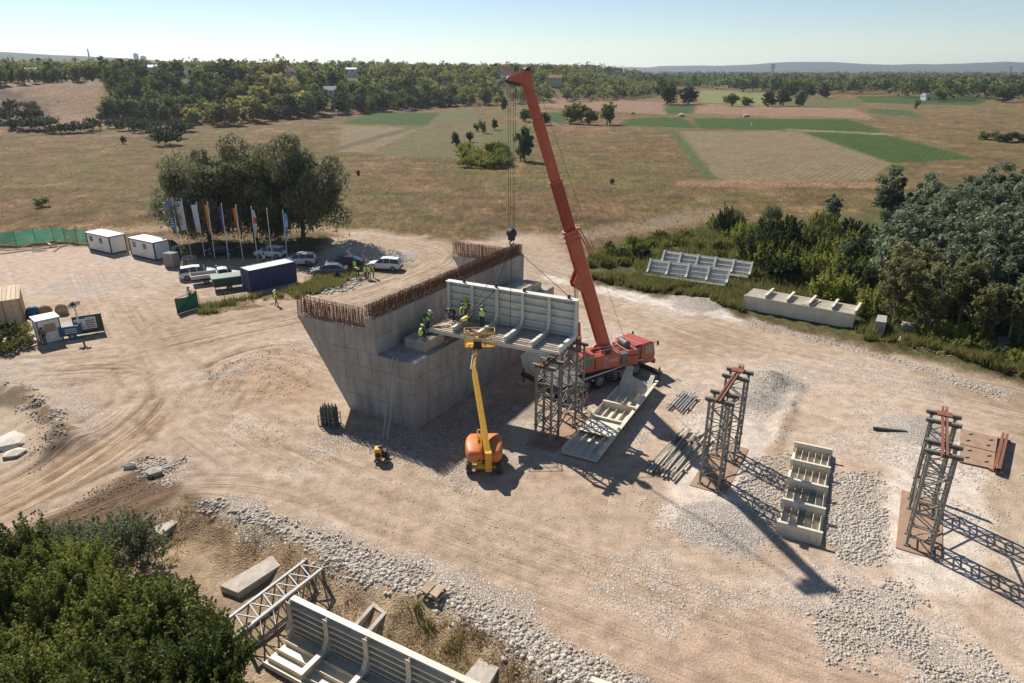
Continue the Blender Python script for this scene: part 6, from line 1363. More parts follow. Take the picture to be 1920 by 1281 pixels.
def shoot_pts(rs, rx, rz, zc, nsh, per, ln):
    """leaves along many upward-growing shoots"""
    d = rs.normal(0, 1, (nsh, 3)); d[:, 2] = np.abs(d[:, 2]) * 1.1 - .45; d /= np.linalg.norm(d, axis=1, keepdims=True); f = rs.uniform(.2, 1.0, (nsh, 1)) ** .6
    S = d * f * np.array([rx, rx, rz]) + np.array([0, 0, zc]); g = d * .55 + np.array([0, 0, .8]) + rs.normal(0, .25, (nsh, 3)); g /= np.linalg.norm(g, axis=1, keepdims=True); L_ = ln * rs.uniform(.5, 1.3, (nsh, 1))
    t = rs.uniform(-.5, 1, (nsh, per, 1)); side = rs.normal(0, 1, (nsh, per, 3)); side -= (side * g[:, None]).sum(2, keepdims=True) * g[:, None]; side /= np.linalg.norm(side, axis=2, keepdims=True)
    w_ = (.20 * ln + .05) * (1.15 - np.clip(t, 0, 1)); P = S[:, None] + g[:, None] * t * L_[:, None] + side * w_ * rs.uniform(.2, 1, (nsh, per, 1)); P[:, :, 2] -= .05 * ln
    nn = side * .4 + np.array([0, 0, .9]); return P.reshape(-1, 3), nn.reshape(-1, 3), S
def trunk_mesh(name, rs, h, r, C_, mt, nl=6, sway=.06):
    mb = MB(); pts = [Vector((0, 0, -.3))]; top = h
    for i in range(1, 5): pts.append(Vector((rs.normal(0, sway) * h * i / 4, rs.normal(0, sway) * h * i / 4, top * i / 4)))
    for i in range(4): mb.tube(pts[i], pts[i + 1], r * (1 - .2 * i), 7, r * (1 - .2 * (i + 1)), cap=False)
    for c in C_[rs.permutation(len(C_))[:nl]]:
        b = pts[rs.randint(2, 4)]; c = Vector(c); m = b.lerp(c, .5) + Vector((0, 0, -.05 * h)); mb.tube(b, m, r * .38, 5, r * .25, cap=False); mb.tube(m, c, r * .25, 5, r * .08, cap=False)
    return mb.mesh(name, M[mt], True, recalc=False)
def tree_proto(seed, mt, rx, rz, zc, ncl, nleaf, size, cr=.34, bark='bark', tr=.2, aspect=.6, hang=0, low=-.75, nl=6, th=None, sway=.06, shoots=0):
    rs = np.random.RandomState(seed)
    if shoots: P, d, C_ = shoot_pts(rs, rx, rz, zc, ncl, nleaf // ncl, shoots)
    else: P, d, C_ = crown_pts(rs, rx, rz, zc, ncl, nleaf, cr, low=low, shell=bool(hang))
    if hang:   # willow: strands fall from the lumps
        k = rs.rand(len(P)) < .22; P[k, 2] -= rs.uniform(0, hang, k.sum()) ** 1.0 * (1 - .3 * rs.rand(k.sum()))
        P[:, 2] = np.maximum(P[:, 2], .7 + rs.rand(len(P)) * 1.6)
    Q, F = leaf_quads(P, d, size, rs, aspect, hang=1.5 if hang else 0)
    return mesh_np('crown', Q, F, M[mt]), trunk_mesh('trunk', rs, th or zc, tr, C_, bark, nl, sway)
def plant(name, label, cat, protos, x, y, s, rz, group=None, dz=0.0, sz=None):
    t = thing(name, label, cat, (x, y, hz1(x, y) - .05 + dz), rz, group); t.scale = (s, s, sz or s)
    link('crown' if cat == 'tree' else 'foliage', protos[0], t); link('trunk' if cat == 'tree' else 'stem', protos[1], t); return t
rt = np.random.RandomState(77)
# --- the big willow group behind the flag poles
for k, (px, py, rx, hh, lab) in enumerate(((388, 462, 7.2, 13.5, 'paler willow at the flag-pole end of the willow clump'), (474, 458, 8.2, 16.8, 'tall dark willow in the middle of the willow clump'), (564, 458, 7.8, 15.8, 'broad willow overhanging the wheel track end of the clump'))):
    g = G(px, py); pr = tree_proto(200 + k, 'leaf_willow', rx, hh * .5, hh * .52, 85, 42000, .30, .25, 'bark', .4, .38, hang=2.4, low=-.95, nl=9, th=hh * .45); plant('willow_tree', lab, 'tree', pr, g[0], g[1] + 1.5, 1.0, k * 1.3, 'willow trees behind the flag poles')
# --- wood on the far side of the gravel road
silver = [tree_proto(300 + k, 'leaf_silver', 2.8, 3.9, 4.9, 70, 9000, .17, .2, 'bark_pale', .13, .75, nl=8, th=6.5, low=-.9) for k in range(3)]
poplar = [tree_proto(310 + k, 'leaf_poplar', 2.3, 3.8, 4.6, 60, 5200, .15, .2, 'bark_pale', .10, .75, nl=9, th=7.0, low=-.9) for k in range(3)]
weedb = [tree_proto(320 + k, 'leaf_weed', 1.5, 1.25, .95, 90, 4200, .10, .34, 'bark', .05, .6, low=-.9, th=1.0, shoots=.6) for k in range(3)]
greyb = [tree_proto(330 + k, 'leaf_grey', 1.6, 1.3, 1.1, 380, 22000, .06, .34, 'bark', .05, .35, low=-.9, th=1.0, shoots=.5) for k in range(2)]
darkb = [tree_proto(340 + k, 'leaf_dark', 1.6, 1.6, 1.4, 90, 4600, .11, .34, 'bark', .06, .6, low=-.9, th=1.2, shoots=.6) for k in range(2)]
WOOD = gp((1655, 620), (1740, 640), (1830, 655), (1930, 668), (2080, 690), (2300, 640), (2150, 470), (1980, 400), (1850, 420), (1750, 450), (1640, 520))
xs = [p[0] for p in WOOD]; ys = [p[1] for p in WOOD]; pts = []
for _ in range(5000):
    x, y = rt.uniform(min(xs), max(xs)), rt.uniform(min(ys), max(ys))
    if sdf(np.array([x]), np.array([y]), WOOD)[0] < .6: continue
    if all((x - a) ** 2 + (y - b) ** 2 > 2.9 ** 2 for a, b in pts): pts.append((x, y))
for k, (x, y) in enumerate(pts):
    edge = sdf(np.array([x]), np.array([y]), WOOD)[0] < 4.0 and y < 74
    s = rt.uniform(.85, 1.15) * (.9 if edge else 1.05)
    if edge: plant('poplar_tree', 'slender pale-stemmed tree on the road edge of the silvery wood', 'tree', poplar[k % 3], x, y, s, rt.uniform(0, 6), 'pale-stemmed trees along the wood edge')
    else: plant('silver_poplar', 'silvery grey-leaved tree inside the dense wood', 'tree', silver[k % 3], x, y, s, rt.uniform(0, 6), 'silvery trees of the wood')
for px, py, s, lab in ((1660, 430, 1.15, 'tall dark silvery tree standing forward on the meadow end of the wood'), (1720, 440, 1.1, 'second tall silvery tree at the meadow end of the wood'), (1560, 420, .62, 'small silvery tree between the meadow and the wood'), (1590, 505, .55, 'small pale silvery tree behind the long cream segment')):
    g = G(px, py); plant('silver_poplar', lab, 'tree', silver[int(px) % 3], g[0], g[1], s, px)
for px, py, s, lab in ((1371, 440, 1.25, 'tall grey-green shrub on the meadow edge above the stored segments'), (1446, 420, 1.0, 'rounded grey-green shrub on the meadow edge beside a dark bush')): g = G(px, py); plant('grey_shrub', lab, 'shrub', greyb[px % 2], g[0], g[1], s, px, sz=s * 1.3)
g = G(1408, 495); plant('dark_bush', 'dense dark bush behind the stored deck segments', 'shrub', darkb[0], g[0], g[1], 1.5, 1.0)
MARG = gp((1085, 505), (1190, 500), (1210, 528), (1360, 552), (1400, 560), (1600, 590), (1640, 600), (1640, 500), (1540, 430), (1450, 440), (1330, 430), (1180, 455), (1110, 480)); xs = [p[0] for p in MARG]; ys = [p[1] for p in MARG]; n_ = 0; pts = []
for _ in range(9000):
    x, y = rt.uniform(min(xs), max(xs)), rt.uniform(min(ys), max(ys))
    if sdf(np.array([x]), np.array([y]), MARG)[0] < .3 or any((x - a) ** 2 + (y - b) ** 2 < 2.3 ** 2 for a, b in pts): continue
    pts.append((x, y))
KEEP = [gp((1195, 540), (1195, 500), (1380, 505), (1420, 545), (1360, 560)), gp((1375, 590), (1375, 545), (1420, 540), (1615, 585), (1615, 625))]
for k, (x, y) in enumerate(pts):
    if any(sdf(np.array([x]), np.array([y]), q)[0] > -.2 for q in KEEP) or vnoise(np.array([x / 6]), np.array([y / 6]), 4)[0] > .38: continue
    pr = weedb[k % 3] if k % 5 else darkb[k % 2]
    plant('weed_shrub', 'low tangled green shrub in the weedy strip around the stored segments' if k % 5 else 'low dark bush in the weedy strip around the stored segments', 'shrub', pr, x, y, rt.uniform(.6, 1.1) * (1.45 if x > 33 and y > 70 else .85), rt.uniform(0, 6), 'green shrubs of the weedy strip' if k % 5 else 'dark bushes of the weedy strip', sz=rt.uniform(.5, .9) * (1.9 if x > 33 and y > 70 else .8))
for px, py, s in ((1630, 600, .8), (1672, 612, .7), (1730, 640, .9), (1760, 655, .8), (1800, 665, 1.0), (1835, 668, .9), (1850, 680, .7), (1905, 690, .9), (1780, 640, 1.0), (1660, 590, .9), (1710, 600, .8), (1870, 610, 1.0), (1820, 640, 1.1), (1925, 670, 1.0)): g = G(px, py); plant('weed_shrub', 'leafy green shrub at the foot of the wood beside the gravel road', 'shrub', weedb[px % 3], g[0], g[1], s, px, 'shrubs at the foot of the wood', sz=s * .8)
# --- thicket of saplings nearest the bank
sap = [tree_proto(360 + k, 'leaf_bush', 1.35, 1.9, 2.2, 130, 11500, .072, .25, 'bark', .05, .45, low=-.8, th=3.0, shoots=.75) for k in range(4)]
THK = [G(x, y, 2.6)[:2] for x, y in ((-120, 1000), (20, 1010), (110, 1000), (160, 1030), (290, 1075), (340, 1120), (410, 1128), (420, 1200), (445, 1290), (470, 1420), (-150, 1420))]; xs = [p[0] for p in THK]; ys = [p[1] for p in THK]; pts = []
for _ in range(6000):
    x, y = rt.uniform(min(xs), max(xs)), rt.uniform(min(ys), max(ys))
    if sdf(np.array([x]), np.array([y]), THK)[0] < .2 or any((x - a) ** 2 + (y - b) ** 2 < 1.35 ** 2 for a, b in pts): continue
    pts.append((x, y))
for k, (x, y) in enumerate(pts): s = rt.uniform(.75, 1.1); plant('leafy_sapling', 'bright green leafy sapling in the dense thicket below the stone bank', 'shrub', sap[k % 4], x, y, s, rt.uniform(0, 6), 'saplings of the thicket', sz=s * rt.uniform(.85, 1.1))
for px, py, s, lab in ((225, 1075, 1.5, 'rounded grey-green feathery shrub behind the leafy thicket'), (120, 1060, 1.05, 'low grey-green shrub between the thicket and the ploughed soil')): g = G(px, py, -.5); plant('grey_shrub', lab, 'shrub', greyb[px % 2], g[0], g[1], s, 1.0)
# shrubs by the guard hut
for k, (px, py, s) in enumerate(((15, 640, .9), (40, 632, .8), (-10, 655, 1.0), (50, 650, .6), (20, 660, .6))): g = G(px, py); plant('weed_shrub', 'dusty green shrub growing between the shed and the guard hut', 'shrub', weedb[k % 3] if k else darkb[0], g[0], g[1], s, k, 'shrubs beside the guard hut', sz=s * .8)
# --- single trees and bushes out on the meadow and fields
mid = [tree_proto(380 + k, 'leaf_dark' if k == 0 else 'leaf_far', 2.6, 2.9, 3.0, 60, 2200, .28, .24, 'bark', .22, .7, th=2.6, low=-.95) for k in range(3)]
for px, py, hp, wd, lab in ((983, 303, 66, 40, 'dark rounded tree standing alone behind the crane boom'), (855, 275, 26, 18, 'small orchard tree on the strip field edge'), (880, 266, 20, 16, 'small orchard tree on the strip field edge'), (905, 250, 26, 17, 'small orchard tree on the strip field edge'), (928, 244, 22, 15, 'small orchard tree on the strip field edge'), (893, 246, 16, 12, 'small orchard tree on the strip field edge'), (852, 262, 15, 12, 'small orchard tree on the strip field edge'),
                        (1070, 232, 38, 40, 'leafy tree in the field copse beside the boom'), (1105, 234, 30, 34, 'leafy tree in the field copse beside the boom'), (1138, 234, 42, 34, 'leafy tree in the field copse beside the boom'), (1090, 228, 34, 36, 'leafy tree in the field copse beside the boom'), (1020, 235, 24, 30, 'low bush at the green plot beside the copse'), (985, 228, 24, 30, 'low bush at the green plot beside the copse'), (945, 208, 26, 16, 'low bush at the green plot beside the copse'),
                        (1250, 196, 46, 46, 'large round tree at the end of the village tree belt'), (1290, 196, 32, 40, 'round tree beside the large one ending the belt'), (1372, 199, 22, 32, 'dark field-edge bush beyond the ploughed strip'), (1400, 199, 16, 24, 'dark field-edge bush beyond the ploughed strip'), (1440, 200, 26, 30, 'small dark tree of the row beyond the fields'), (1468, 199, 30, 30, 'small dark tree of the row beyond the fields'), (1500, 200, 26, 22, 'small dark tree of the row beyond the fields'),
                        (1478, 182, 26, 30, 'small dark tree of the row beyond the fields'), (1515, 182, 22, 26, 'small dark tree of the row beyond the fields'), (1545, 184, 20, 22, 'small dark tree of the row beyond the fields'), (1718, 204, 16, 10, 'thin little tree on the far field'), (1760, 190, 22, 24, 'dark tree beside the white barn'), (1880, 192, 24, 34, 'dark tree at the end of the far wood'), (1850, 262, 14, 34, 'low dark bush in the russet meadow by the wood'), (1880, 266, 14, 34, 'low dark bush in the russet meadow by the wood'), (1910, 266, 16, 34, 'low dark bush in the russet meadow by the wood'),
                        (232, 270, 14, 12, 'tiny dark bush alone on the dry meadow'), (80, 388, 16, 24, 'dark bush alone on the dry meadow before the netting'), (1148, 346, 12, 10, 'tiny dark bush on the meadow beside the boom'), (672, 330, 12, 8, 'tiny sapling on the meadow beside the willows')):
    g = G(px, py); d_ = math.hypot(g[0], g[1]); ht_ = hp * d_ / 1280.0; wd_ = wd * d_ / 1280.0 / 5.4; t = plant('meadow_tree' if hp > 20 else 'meadow_bush', lab, 'tree' if hp > 20 else 'shrub', mid[int(px) % 3] if px != 983 else mid[0], g[0], g[1], wd_, px, 'small trees and bushes of the fields', sz=ht_ / 6.0)
for k in range(22):
    px, py = rt.uniform(866, 962), rt.uniform(284, 320); g = G(px, py); plant('reed_clump', 'fresh green reed clump beside the lone dark tree', 'shrub', weedb[k % 3], g[0], g[1], rt.uniform(1.3, 2.0), k, 'green clumps beside the lone tree', sz=1.3)
for k, (px, py) in enumerate(((215, 232), (240, 236), (262, 240), (300, 246), (330, 250), (345, 238), (285, 232), (195, 222), (225, 215), (250, 222), (280, 218), (310, 262), (335, 232), (5, 240), (22, 236), (40, 242), (58, 234), (75, 240), (95, 236), (112, 242), (30, 226), (65, 224), (-15, 234), (150, 240), (175, 236))):
    g = G(px, py, 2); plant('slope_bush', 'dark bush on the slope below the village trees', 'shrub', darkb[k % 2], g[0], g[1], rt.uniform(2.0, 3.6), k, 'bushes on the bare slope', sz=rt.uniform(1.2, 2.0))
for k in range(26):
    px = -60 + k * 10.5 + rt.uniform(-5, 5); yy = np.linspace(330, 640, 156); xx = (px - 960) / 1280.0 * (yy * _c + 12 * _s); dd_ = sdf(xx, yy, PLATEAU); j = int(np.argmin(np.abs(dd_ - rt.uniform(84, 125)))); g = (xx[j], yy[j])
    plant('ridge_tree', 'bushy tree on the brow of the bare brown slope', 'tree', mid[1 + k % 2], g[0], g[1], rt.uniform(1.3, 2.0), k, 'trees along the brow of the bare slope', sz=rt.uniform(1.3, 1.9))
# --- tree belt of the village: the ones that show largest are trees, the rest is woodland
belt = [tree_proto(400 + k, m_, 3.8, 4.4, 5.0, 46, 1500, .45, .26, 'bark', .2, .7, th=4.0, nl=4, low=-.95) for k, m_ in enumerate(('leaf_far', 'leaf_far', 'leaf_gold', 'leaf_dark', 'leaf_far', 'leaf_gold'))]
BELT = gp((205, 218), (330, 240), (430, 244), (620, 224), (800, 205)) + gp((1000, 198), (1195, 190))
cand = []
X0, X1 = -480, 190
for _ in range(26000):
    x, y = rt.uniform(X0, X1), rt.uniform(255, 900); cand.append((x, y))
cx = np.array(cand); d = sdf(cx[:, 0], cx[:, 1], PLATEAU); pxl = 960 + 1280 * cx[:, 0] / (cx[:, 1] * _c + 18 * _s)
bare = sdf(cx[:, 0], cx[:, 1], gp((-400, 330), (0, 300), (120, 280), (208, 238), (222, 185), (130, 150), (0, 150), (-400, 160)))
ok = (d > -4) & (d < 330) & (np.abs(pxl - 960) < 1010) & ((bare < 0) | (d > 95)) & (rt.rand(len(cx)) < np.where(d < 120, 1, .5))
for hx_, hY_ in ((70, 520), (292, 600), (355, 560), (548, 600), (662, 640), (950, 640), (1042, 660), (618, 480)): ok &= ~((np.abs(pxl - hx_) < 15) & (cx[:, 1] > hY_ - 150) & (cx[:, 1] < hY_ + 9))
cx = cx[ok]; d = d[ok]; sel = []; grid = {}
for i in np.argsort(cx[:, 1]):
    x, y = cx[i]; m = 7.2 if d[i] < 130 else 9.0; gx, gy = int(x // 9), int(y // 9); c = True
    for a in (-1, 0, 1):
        for b_ in (-1, 0, 1):
            for (u, v_) in grid.get((gx + a, gy + b_), ()):
                if (u - x) ** 2 + (v_ - y) ** 2 < m * m: c = False
    if c: grid.setdefault((gx, gy), []).append((x, y)); sel.append((x, y))
sel = np.array(sel); zs = hz(sel[:, 0], sel[:, 1]); gold = vnoise(sel[:, 0] / 35, sel[:, 1] / 35, 5) + .5 * rt.rand(len(sel)) > .55
LABS = ('mid-green tree of the village tree belt', 'mid-green tree of the village tree belt', 'yellowing tree of the village tree belt', 'dark green tree of the village tree belt', 'mid-green tree of the village tree belt', 'yellowing tree of the village tree belt')
o_s = np.argsort(np.hypot(sel[:, 0], sel[:, 1])); NB = 280
for k in o_s[:NB]:
    pi = (2 if k % 2 else 5) if gold[k] else (0, 1, 3, 4)[k % 4]; s = rt.uniform(.9, 1.55)
    t = thing('belt_tree', LABS[pi], 'tree', (sel[k, 0], sel[k, 1], zs[k] - .3), rt.uniform(0, 6), {2: 'yellowing trees of the belt', 5: 'yellowing trees of the belt', 3: 'dark trees of the belt'}.get(pi, 'green trees of the belt')); t.scale = (s, s, s * rt.uniform(.7, 1.15)); link('crown', belt[pi][0], t); link('trunk', belt[pi][1], t)
def woodland(name, label, P_, zs, r0, r1, h0, h1, nq, mats, size):
    for mi, mt in enumerate(mats):
        Qs, b = [], 0; k_ = np.where(np.arange(len(P_)) % len(mats) == mi)[0] if len(mats) > 1 else np.arange(len(P_))
        for i in k_:
            r = rt.uniform(r0, r1); h = rt.uniform(h0, h1); P, dd, _ = crown_pts(rt, r, h * .5, h * .55, 9, nq, .45); P += (P_[i, 0], P_[i, 1], zs[i] - .3); Q, _f = leaf_quads(P, dd, size, rt, .75); Qs.append(Q)
        Q = np.concatenate(Qs); o = link(name, mesh_np(name, Q, np.arange(len(Q)).reshape(-1, 4), M[mt])); tag(o, label[mi], 'woodland', kind='stuff')
rest = o_s[NB:]
woodland('woodland', ('mid-green trees covering the village plateau', 'dark trees covering the village plateau', 'yellowing trees scattered over the village plateau'), sel[rest], zs[rest], 3.4, 5.4, 8, 13, 130, ('leaf_far', 'leaf_dark', 'leaf_gold'), .85)
# far woods beyond the fields
FW = gp((1240, 168), (1330, 168), (1460, 180), (1560, 176), (1640, 178), (1760, 190), (1920, 190), (2150, 192)) + [(2200, 1400), (2300, 2600), (-300, 2600), (120, 1300)]
c_ = np.stack([rt.uniform(-300, 2300, 60000), rt.uniform(480, 2600, 60000)], 1); k = (sdf(c_[:, 0], c_[:, 1], FW) > 0) & (np.abs(c_[:, 0]) < .85 * c_[:, 1]); c_ = c_[k]; dd = np.hypot(c_[:, 0], c_[:, 1]); c_ = c_[rt.rand(len(c_)) < np.clip((620 / dd) ** 2.0, .02, 1) * 1.0]
zs2 = hz(c_[:, 0], c_[:, 1])
woodland('far_wood', ('dark green river wood beyond the fields', 'grey-green river wood beyond the fields'), c_, zs2, 5.0, 9.0, 11, 18, 80, ('leaf_dark', 'leaf_far'), 1.25)

# ------------------------------------------------------------------ grasses
def grass_mesh(name, label, mt, P_, h0, h1, w_, nb=4):
    n = len(P_); z = hz(P_[:, 0], P_[:, 1]); B = np.repeat(np.stack([P_[:, 0], P_[:, 1], z - .03], 1), nb, 0); m = len(B); B[:, :2] += rt.normal(0, .1, (m, 2)); a = rt.uniform(0, 6.28, m); h = rt.uniform(h0, h1, m)
    u = np.stack([np.cos(a), np.sin(a), 0 * a], 1) * w_; lean = rt.normal(0, .28, (m, 2)) * h[:, None]; T = B.copy(); T[:, :2] += lean; T[:, 2] += h
    Q = np.stack([B - u, B + u, T], 1).reshape(-1, 3); o = link(name, mesh_np(name, Q, np.arange(len(Q)).reshape(-1, 3), M[mt])); tag(o, label, 'grass', kind='stuff')
def pts_in(poly, n, wob=0.0, seed=1):
    xs = [p[0] for p in poly]; ys = [p[1] for p in poly]; x = rt.uniform(min(xs), max(xs), n * 4); y = rt.uniform(min(ys), max(ys), n * 4); k = (sdf(x, y, poly) > 0) & (vnoise(x / 2.2, y / 2.2, seed) + .6 * vnoise(x / .7, y / .7, seed + 1) > wob - .9); return np.stack([x[k], y[k]], 1)[:n]
lowp = [G(x, y, -.9)[:2] for x, y in ((300, 975), (400, 965), (520, 1012), (620, 1070), (740, 1118), (850, 1160), (960, 1235), (1060, 1300), (900, 1300), (560, 1150), (300, 1060))]
grass_mesh('dry_grass', 'straw-coloured dry grass tufts below the stone bank and along the wire fence', 'dry_grass', np.concatenate([pts_in(gp((372, 592), (376, 575), (480, 556), (575, 535), (600, 540), (560, 560), (480, 578)), 1500, .5, 23), pts_in(lowp, 2200, 1.1, 3), pts_in([G(x, y, -.9)[:2] for x, y in ((720, 1130), (860, 1175), (1010, 1270), (960, 1290), (800, 1210))], 1200, .9, 5)]), .07, .26, .022, 6)
grass_mesh('green_grass', 'green weeds at the foot of the stone bank and along the wire fence', 'green_grass', np.concatenate([pts_in([G(x, y, -.9)[:2] for x, y in ((730, 1128), (860, 1170), (1010, 1265), (980, 1275), (800, 1190))], 260, 1.0, 9), pts_in(gp((372, 592), (376, 575), (480, 556), (575, 535), (600, 540), (560, 560), (480, 578)), 1300, .8, 11), pts_in(gp((560, 545), (620, 505), (690, 520), (660, 535), (580, 555)), 1500, .6, 12)]), .3, .9, .04, 4)
grass_mesh('weed_strip', 'tall green weeds of the strip between gravel road and wood', 'green_grass', np.concatenate([pts_in(MARG, 9000, .2, 13), pts_in(gp((1090, 520), (1200, 545), (1300, 560), (1390, 585), (1400, 560), (1200, 520)), 3500, .3, 15), pts_in(gp((1600, 632), (1760, 672), (1920, 716), (1920, 650), (1640, 600)), 4500, .4, 17)]), .4, 1.2, .06, 4)
MEAD = gp((-250, 440), (0, 448), (160, 440), (300, 425), (640, 425), (860, 445), (1000, 430), (1100, 470), (1330, 415), (1640, 390), (1860, 330), (1400, 345), (1320, 330), (1240, 250), (960, 300), (650, 290), (560, 250), (250, 260), (-250, 280))
grass_mesh('meadow_grass', 'russet and straw-coloured tall grass of the meadow', 'dry_grass', pts_in(MEAD, 34000, .75, 19), .15, .5, .05, 3)
grass_mesh('meadow_weeds', 'scattered darker weed patches in the dry meadow', 'green_grass', pts_in(MEAD, 9000, 1.25, 29), .2, .6, .07, 4)
# ------------------------------------------------------------------ far things and the air
def house(label, px, py, L, W, hw, hr, rz, wall='wall_cream', roof='roof_red', Y=None):
    p = AtY(px, py, Y); z = hz1(p[0], p[1]); t = thing('village_house', label, 'house', (p[0], p[1], z), rz); hw = min(max(hw, p[2] - z), 7.0)
    MB().box(-L / 2, L / 2, -W / 2, W / 2, -1, hw).build('wall', M[wall], t)
    MB().prism([(-W / 2 - .5, hw - .1), (0, hw + hr), (W / 2 + .5, hw - .1)], lambda a, b_, d_: (d_, a, b_), -L / 2 - .5, L / 2 + .5).build('roof', M[roof], t)
    for k in range(3): x_ = -L / 2 + L * (k + .5) / 3; MB().box(x_ - .5, x_ + .5, -W / 2 - .05, -W / 2 + .02, hw - 2.2, hw - .9).build('window', M['glass'], t)
    return t
house('pale-roofed long house at the edge of the bare slope', 70, 134, 20, 8, 3, 2.4, .1, 'wall_cream', 'roof_pale', 520)
house('white-roofed house among trees beside the tower block line', 292, 126, 12, 7, 3, 1.8, -.1, 'wall_cream', 'roof_pale', 600)
house('pale gabled house between yellowing trees', 355, 140, 9, 7, 3, 3.4, .8, 'wall_cream', 'roof_pale', 560)
house('red-roofed house in the middle of the tree belt', 548, 134, 12, 8, 3, 3.0, .3, 'wall_cream', 'roof_red', 600)
house('white flat barn on the belt skyline', 662, 126, 14, 8, 3, 1.2, .0, 'white', 'roof_pale', 640)
house('brown pyramid-roofed house on the belt skyline', 950, 128, 10, 9, 3, 4.0, .4, 'wall_cream', 'roof_red', 640)
house('grey-roofed house on the belt skyline beyond the crane', 1042, 132, 12, 8, 3, 2.4, -.2, 'wall_cream', 'roof_red', 660)
house('pale gabled house low among yellow trees', 618, 172, 8, 6, 3, 2.4, .5, 'white', 'roof_pale', 480)
g = G(1736, 188); t = thing('white_barn', 'small white barn standing on the far green field', 'barn', (g[0], g[1], 0), .3)
MB().box(-3.5, 3.5, -3, 3, 0, 3.2).build('wall', M['white'], t); MB().prism([(-3.3, 3.1), (-1.6, 5.4), (1.6, 5.4), (3.3, 3.1)], lambda a, b_, d_: (d_, a, b_), -3.7, 3.7).build('roof', M['roof_pale'], t); MB().box(-1, 1, -3.06, -2.98, 0, 2.4).build('door', M['dark_trim'], t)
for k, (px, py, lab) in enumerate(((1400, 220, 'small pale straw heap on the far green strip'), (1278, 219, 'pale straw heap beside the end tree of the belt'))):
    g = G(px, py); o = link('straw_heap', rock(90 + k, 2.0, 'wood_pale', .8), None, (g[0], g[1], .6)); tag(o, lab, 'straw heap')
for k, (px, py, lab) in enumerate(((1408, 234, 'tiny figure in pale clothes in the green strip, the upper of two'), (1409, 238, 'tiny figure in pale clothes in the green strip, the lower of two'))): g = G(px, py); person(lab, (g[0], g[1], 0), k, 'bend', top='white', legs='white', vest=None, helmet='hair')
# grazing cow
g = G(1187, 216); t = thing('cow', 'dark cow grazing on the far dry field', 'cow', (g[0], g[1], 0), R(170))
me = bpy.data.meshes.new('body'); Jn = [(-.9, 0, 1.15), (-.3, 0, 1.1), (.5, 0, 1.15), (.95, 0, 1.0), (1.35, 0, .45), (1.55, 0, .25)] + [(x, y, z) for x in (-.85, .55) for y in (-.25, .25) for z in (.85, .45, .05)] + [(-1.15, 0, .9), (-1.2, 0, .5)]
Ed = [(0, 1), (1, 2), (2, 3), (3, 4), (4, 5)] + [e for i in range(4) for e in (((0 if i < 2 else 2), 6 + 3 * i), (6 + 3 * i, 7 + 3 * i), (7 + 3 * i, 8 + 3 * i))] + [(0, 18), (18, 19)]
me.from_pydata(Jn, Ed, []); o = link('body', me, t); o.modifiers.new('skin', 'SKIN'); s_ = o.modifiers.new('sub', 'SUBSURF'); s_.levels = s_.render_levels = 1
rr = [.36, .42, .38, .24, .15, .11] + [.16, .09, .07] * 4 + [.05, .04]
for i, v in enumerate(me.skin_vertices[0].data): v.radius = (rr[i], rr[i]); v.use_root = (i == 1)
dg = bpy.context.evaluated_depsgraph_get(); m2 = bpy.data.meshes.new_from_object(o.evaluated_get(dg)); o.modifiers.clear(); o.data = m2; m2.materials.clear(); m2.materials.append(M['hair'])
# pylons
def pylon(label, px, py_top, Y, h, arms=True):
    p = AtY(px, py_top, Y); z0 = hz1(p[0], Y); h = p[2] - z0; t = thing('pylon', label, 'pylon', (p[0], Y, z0), .3); w_ = h * .1
    for sx in (-1, 1):
        for sy in (-1, 1): MB().bar((sx * w_, sy * w_, 0), (sx * w_ * .35, sy * w_ * .35, h), .45).build('leg', M['galv'], t)
    for k in range(7):
        f0, f1 = k / 7, (k + 1) / 7; a, b_ = w_ * (1 - .65 * f0), w_ * (1 - .65 * f1)
        for q in (((-a, -a, h * f0), (b_, -b_, h * f1)), ((a, -a, h * f0), (-b_, -b_, h * f1)), ((-a, a, h * f0), (b_, a, h * f1))): MB().bar(*q, .3).build('brace', M['galv'], t)
    if arms:
        for f_ in (.86, .98): MB().bar((-h * .16, 0, h * f_), (h * .16, 0, h * f_), .6).build('cross_arm', M['galv'], t)
    return t
pylon('steel lattice pylon rising out of the far wood', 1450, 120, 1150, 30)
pylon('distant lattice pylon above the skyline beyond the wood', 1896, 124, 1500, 30)
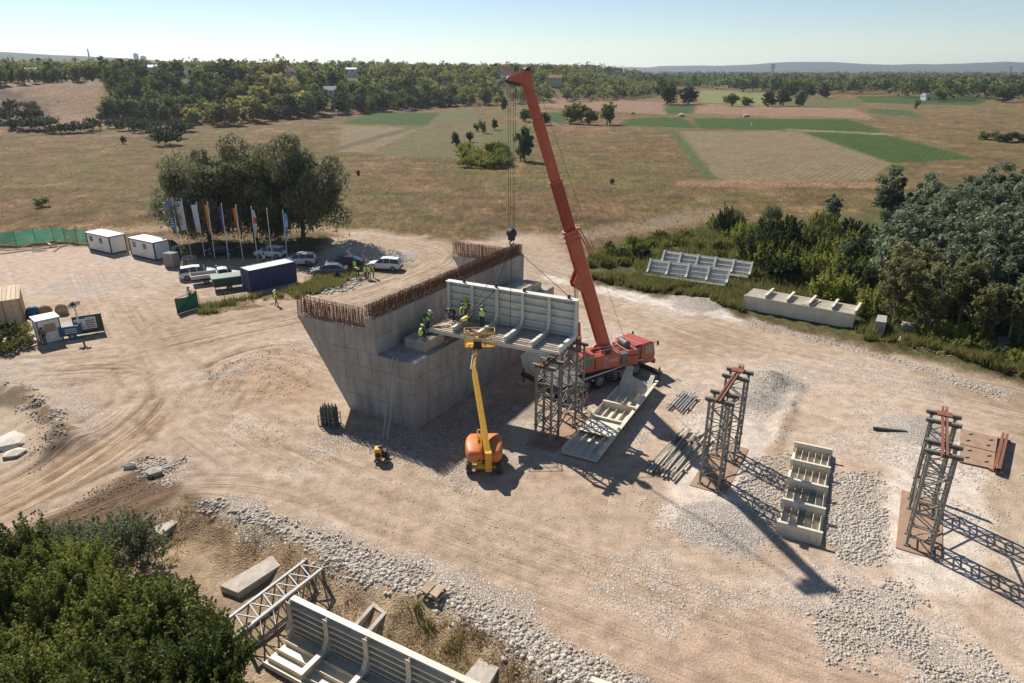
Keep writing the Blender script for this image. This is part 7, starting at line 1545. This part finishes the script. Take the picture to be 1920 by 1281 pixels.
pylon('thin distant mast beyond the yellow trees of the belt', 1101, 115, 1500, 30, False)
# chimney and blocks of the distant town
p = AtY(164, 92, 2600); z = hz1(p[0], 2600); t = thing('chimney', 'tall slim industrial chimney on the town skyline', 'chimney', (p[0], 2600, z)); MB().tube((0, 0, -2), (0, 0, p[2] - z), 3.6, 12, 2.0).build('shaft', M['concrete'], t); MB().tube((0, 0, p[2] - z), (0, 0, p[2] - z + 1), 2.2, 12).build('rim', M['concrete'], t)
def block(label, px, py, Y, W, name='tower_block'):
    p = AtY(px, py, Y); z = hz1(p[0], Y); h = p[2] - z; t = thing(name, label, 'apartment block', (p[0], Y, z), .2); MB().box(-W / 2, W / 2, -7, 7, -3, h).build('wall', M['concrete_pale'], t); MB().box(-W * .2, W * .2, -3, 3, h, h + 3).build('roof_house', M['concrete_pale'], t)
    for r_ in range(int(h // 4)):
        for c_ in range(int(W // 5)): MB().box(-W / 2 + 2 + c_ * 5, -W / 2 + 4.4 + c_ * 5, -7.1, -6.95, h - 3.2 - r_ * 4, h - 1.6 - r_ * 4).build('window', M['glass'], t)
block('tall pale tower block on the town skyline', 254, 101, 3000, 16); block('lower tower block beside the tall pale one', 268, 106, 3030, 20)
for k, (px, py, lab) in enumerate(((488, 116, 'low town block beside the thin skyline mast'), (520, 115, 'low town block beyond the dark belt trees'), (575, 115, 'wide low town block on the skyline'), (600, 117, 'small low town block at the end of the skyline row'))): block(lab, px, py + 3, 3000, 22 + 5 * k, 'town_block')
# hazy air over the plain
hm = bpy.data.materials.new('haze'); hm.use_nodes = True; nt = hm.node_tree; nt.nodes.remove(nt.nodes['Principled BSDF']); pv = nt.nodes.new('ShaderNodeVolumePrincipled'); pv.inputs['Color'].default_value = (.82, .90, 1.0, 1); pv.inputs['Density'].default_value = .00008; pv.inputs['Anisotropy'].default_value = .35
nt.links.new(pv.outputs[0], nt.nodes['Material Output'].inputs['Volume'])
o = MB().box(-13000, 13000, -150, 9700, -6, 150).build('haze', hm); tag(o, 'thin pale summer haze over the plain', 'haze', kind='stuff')
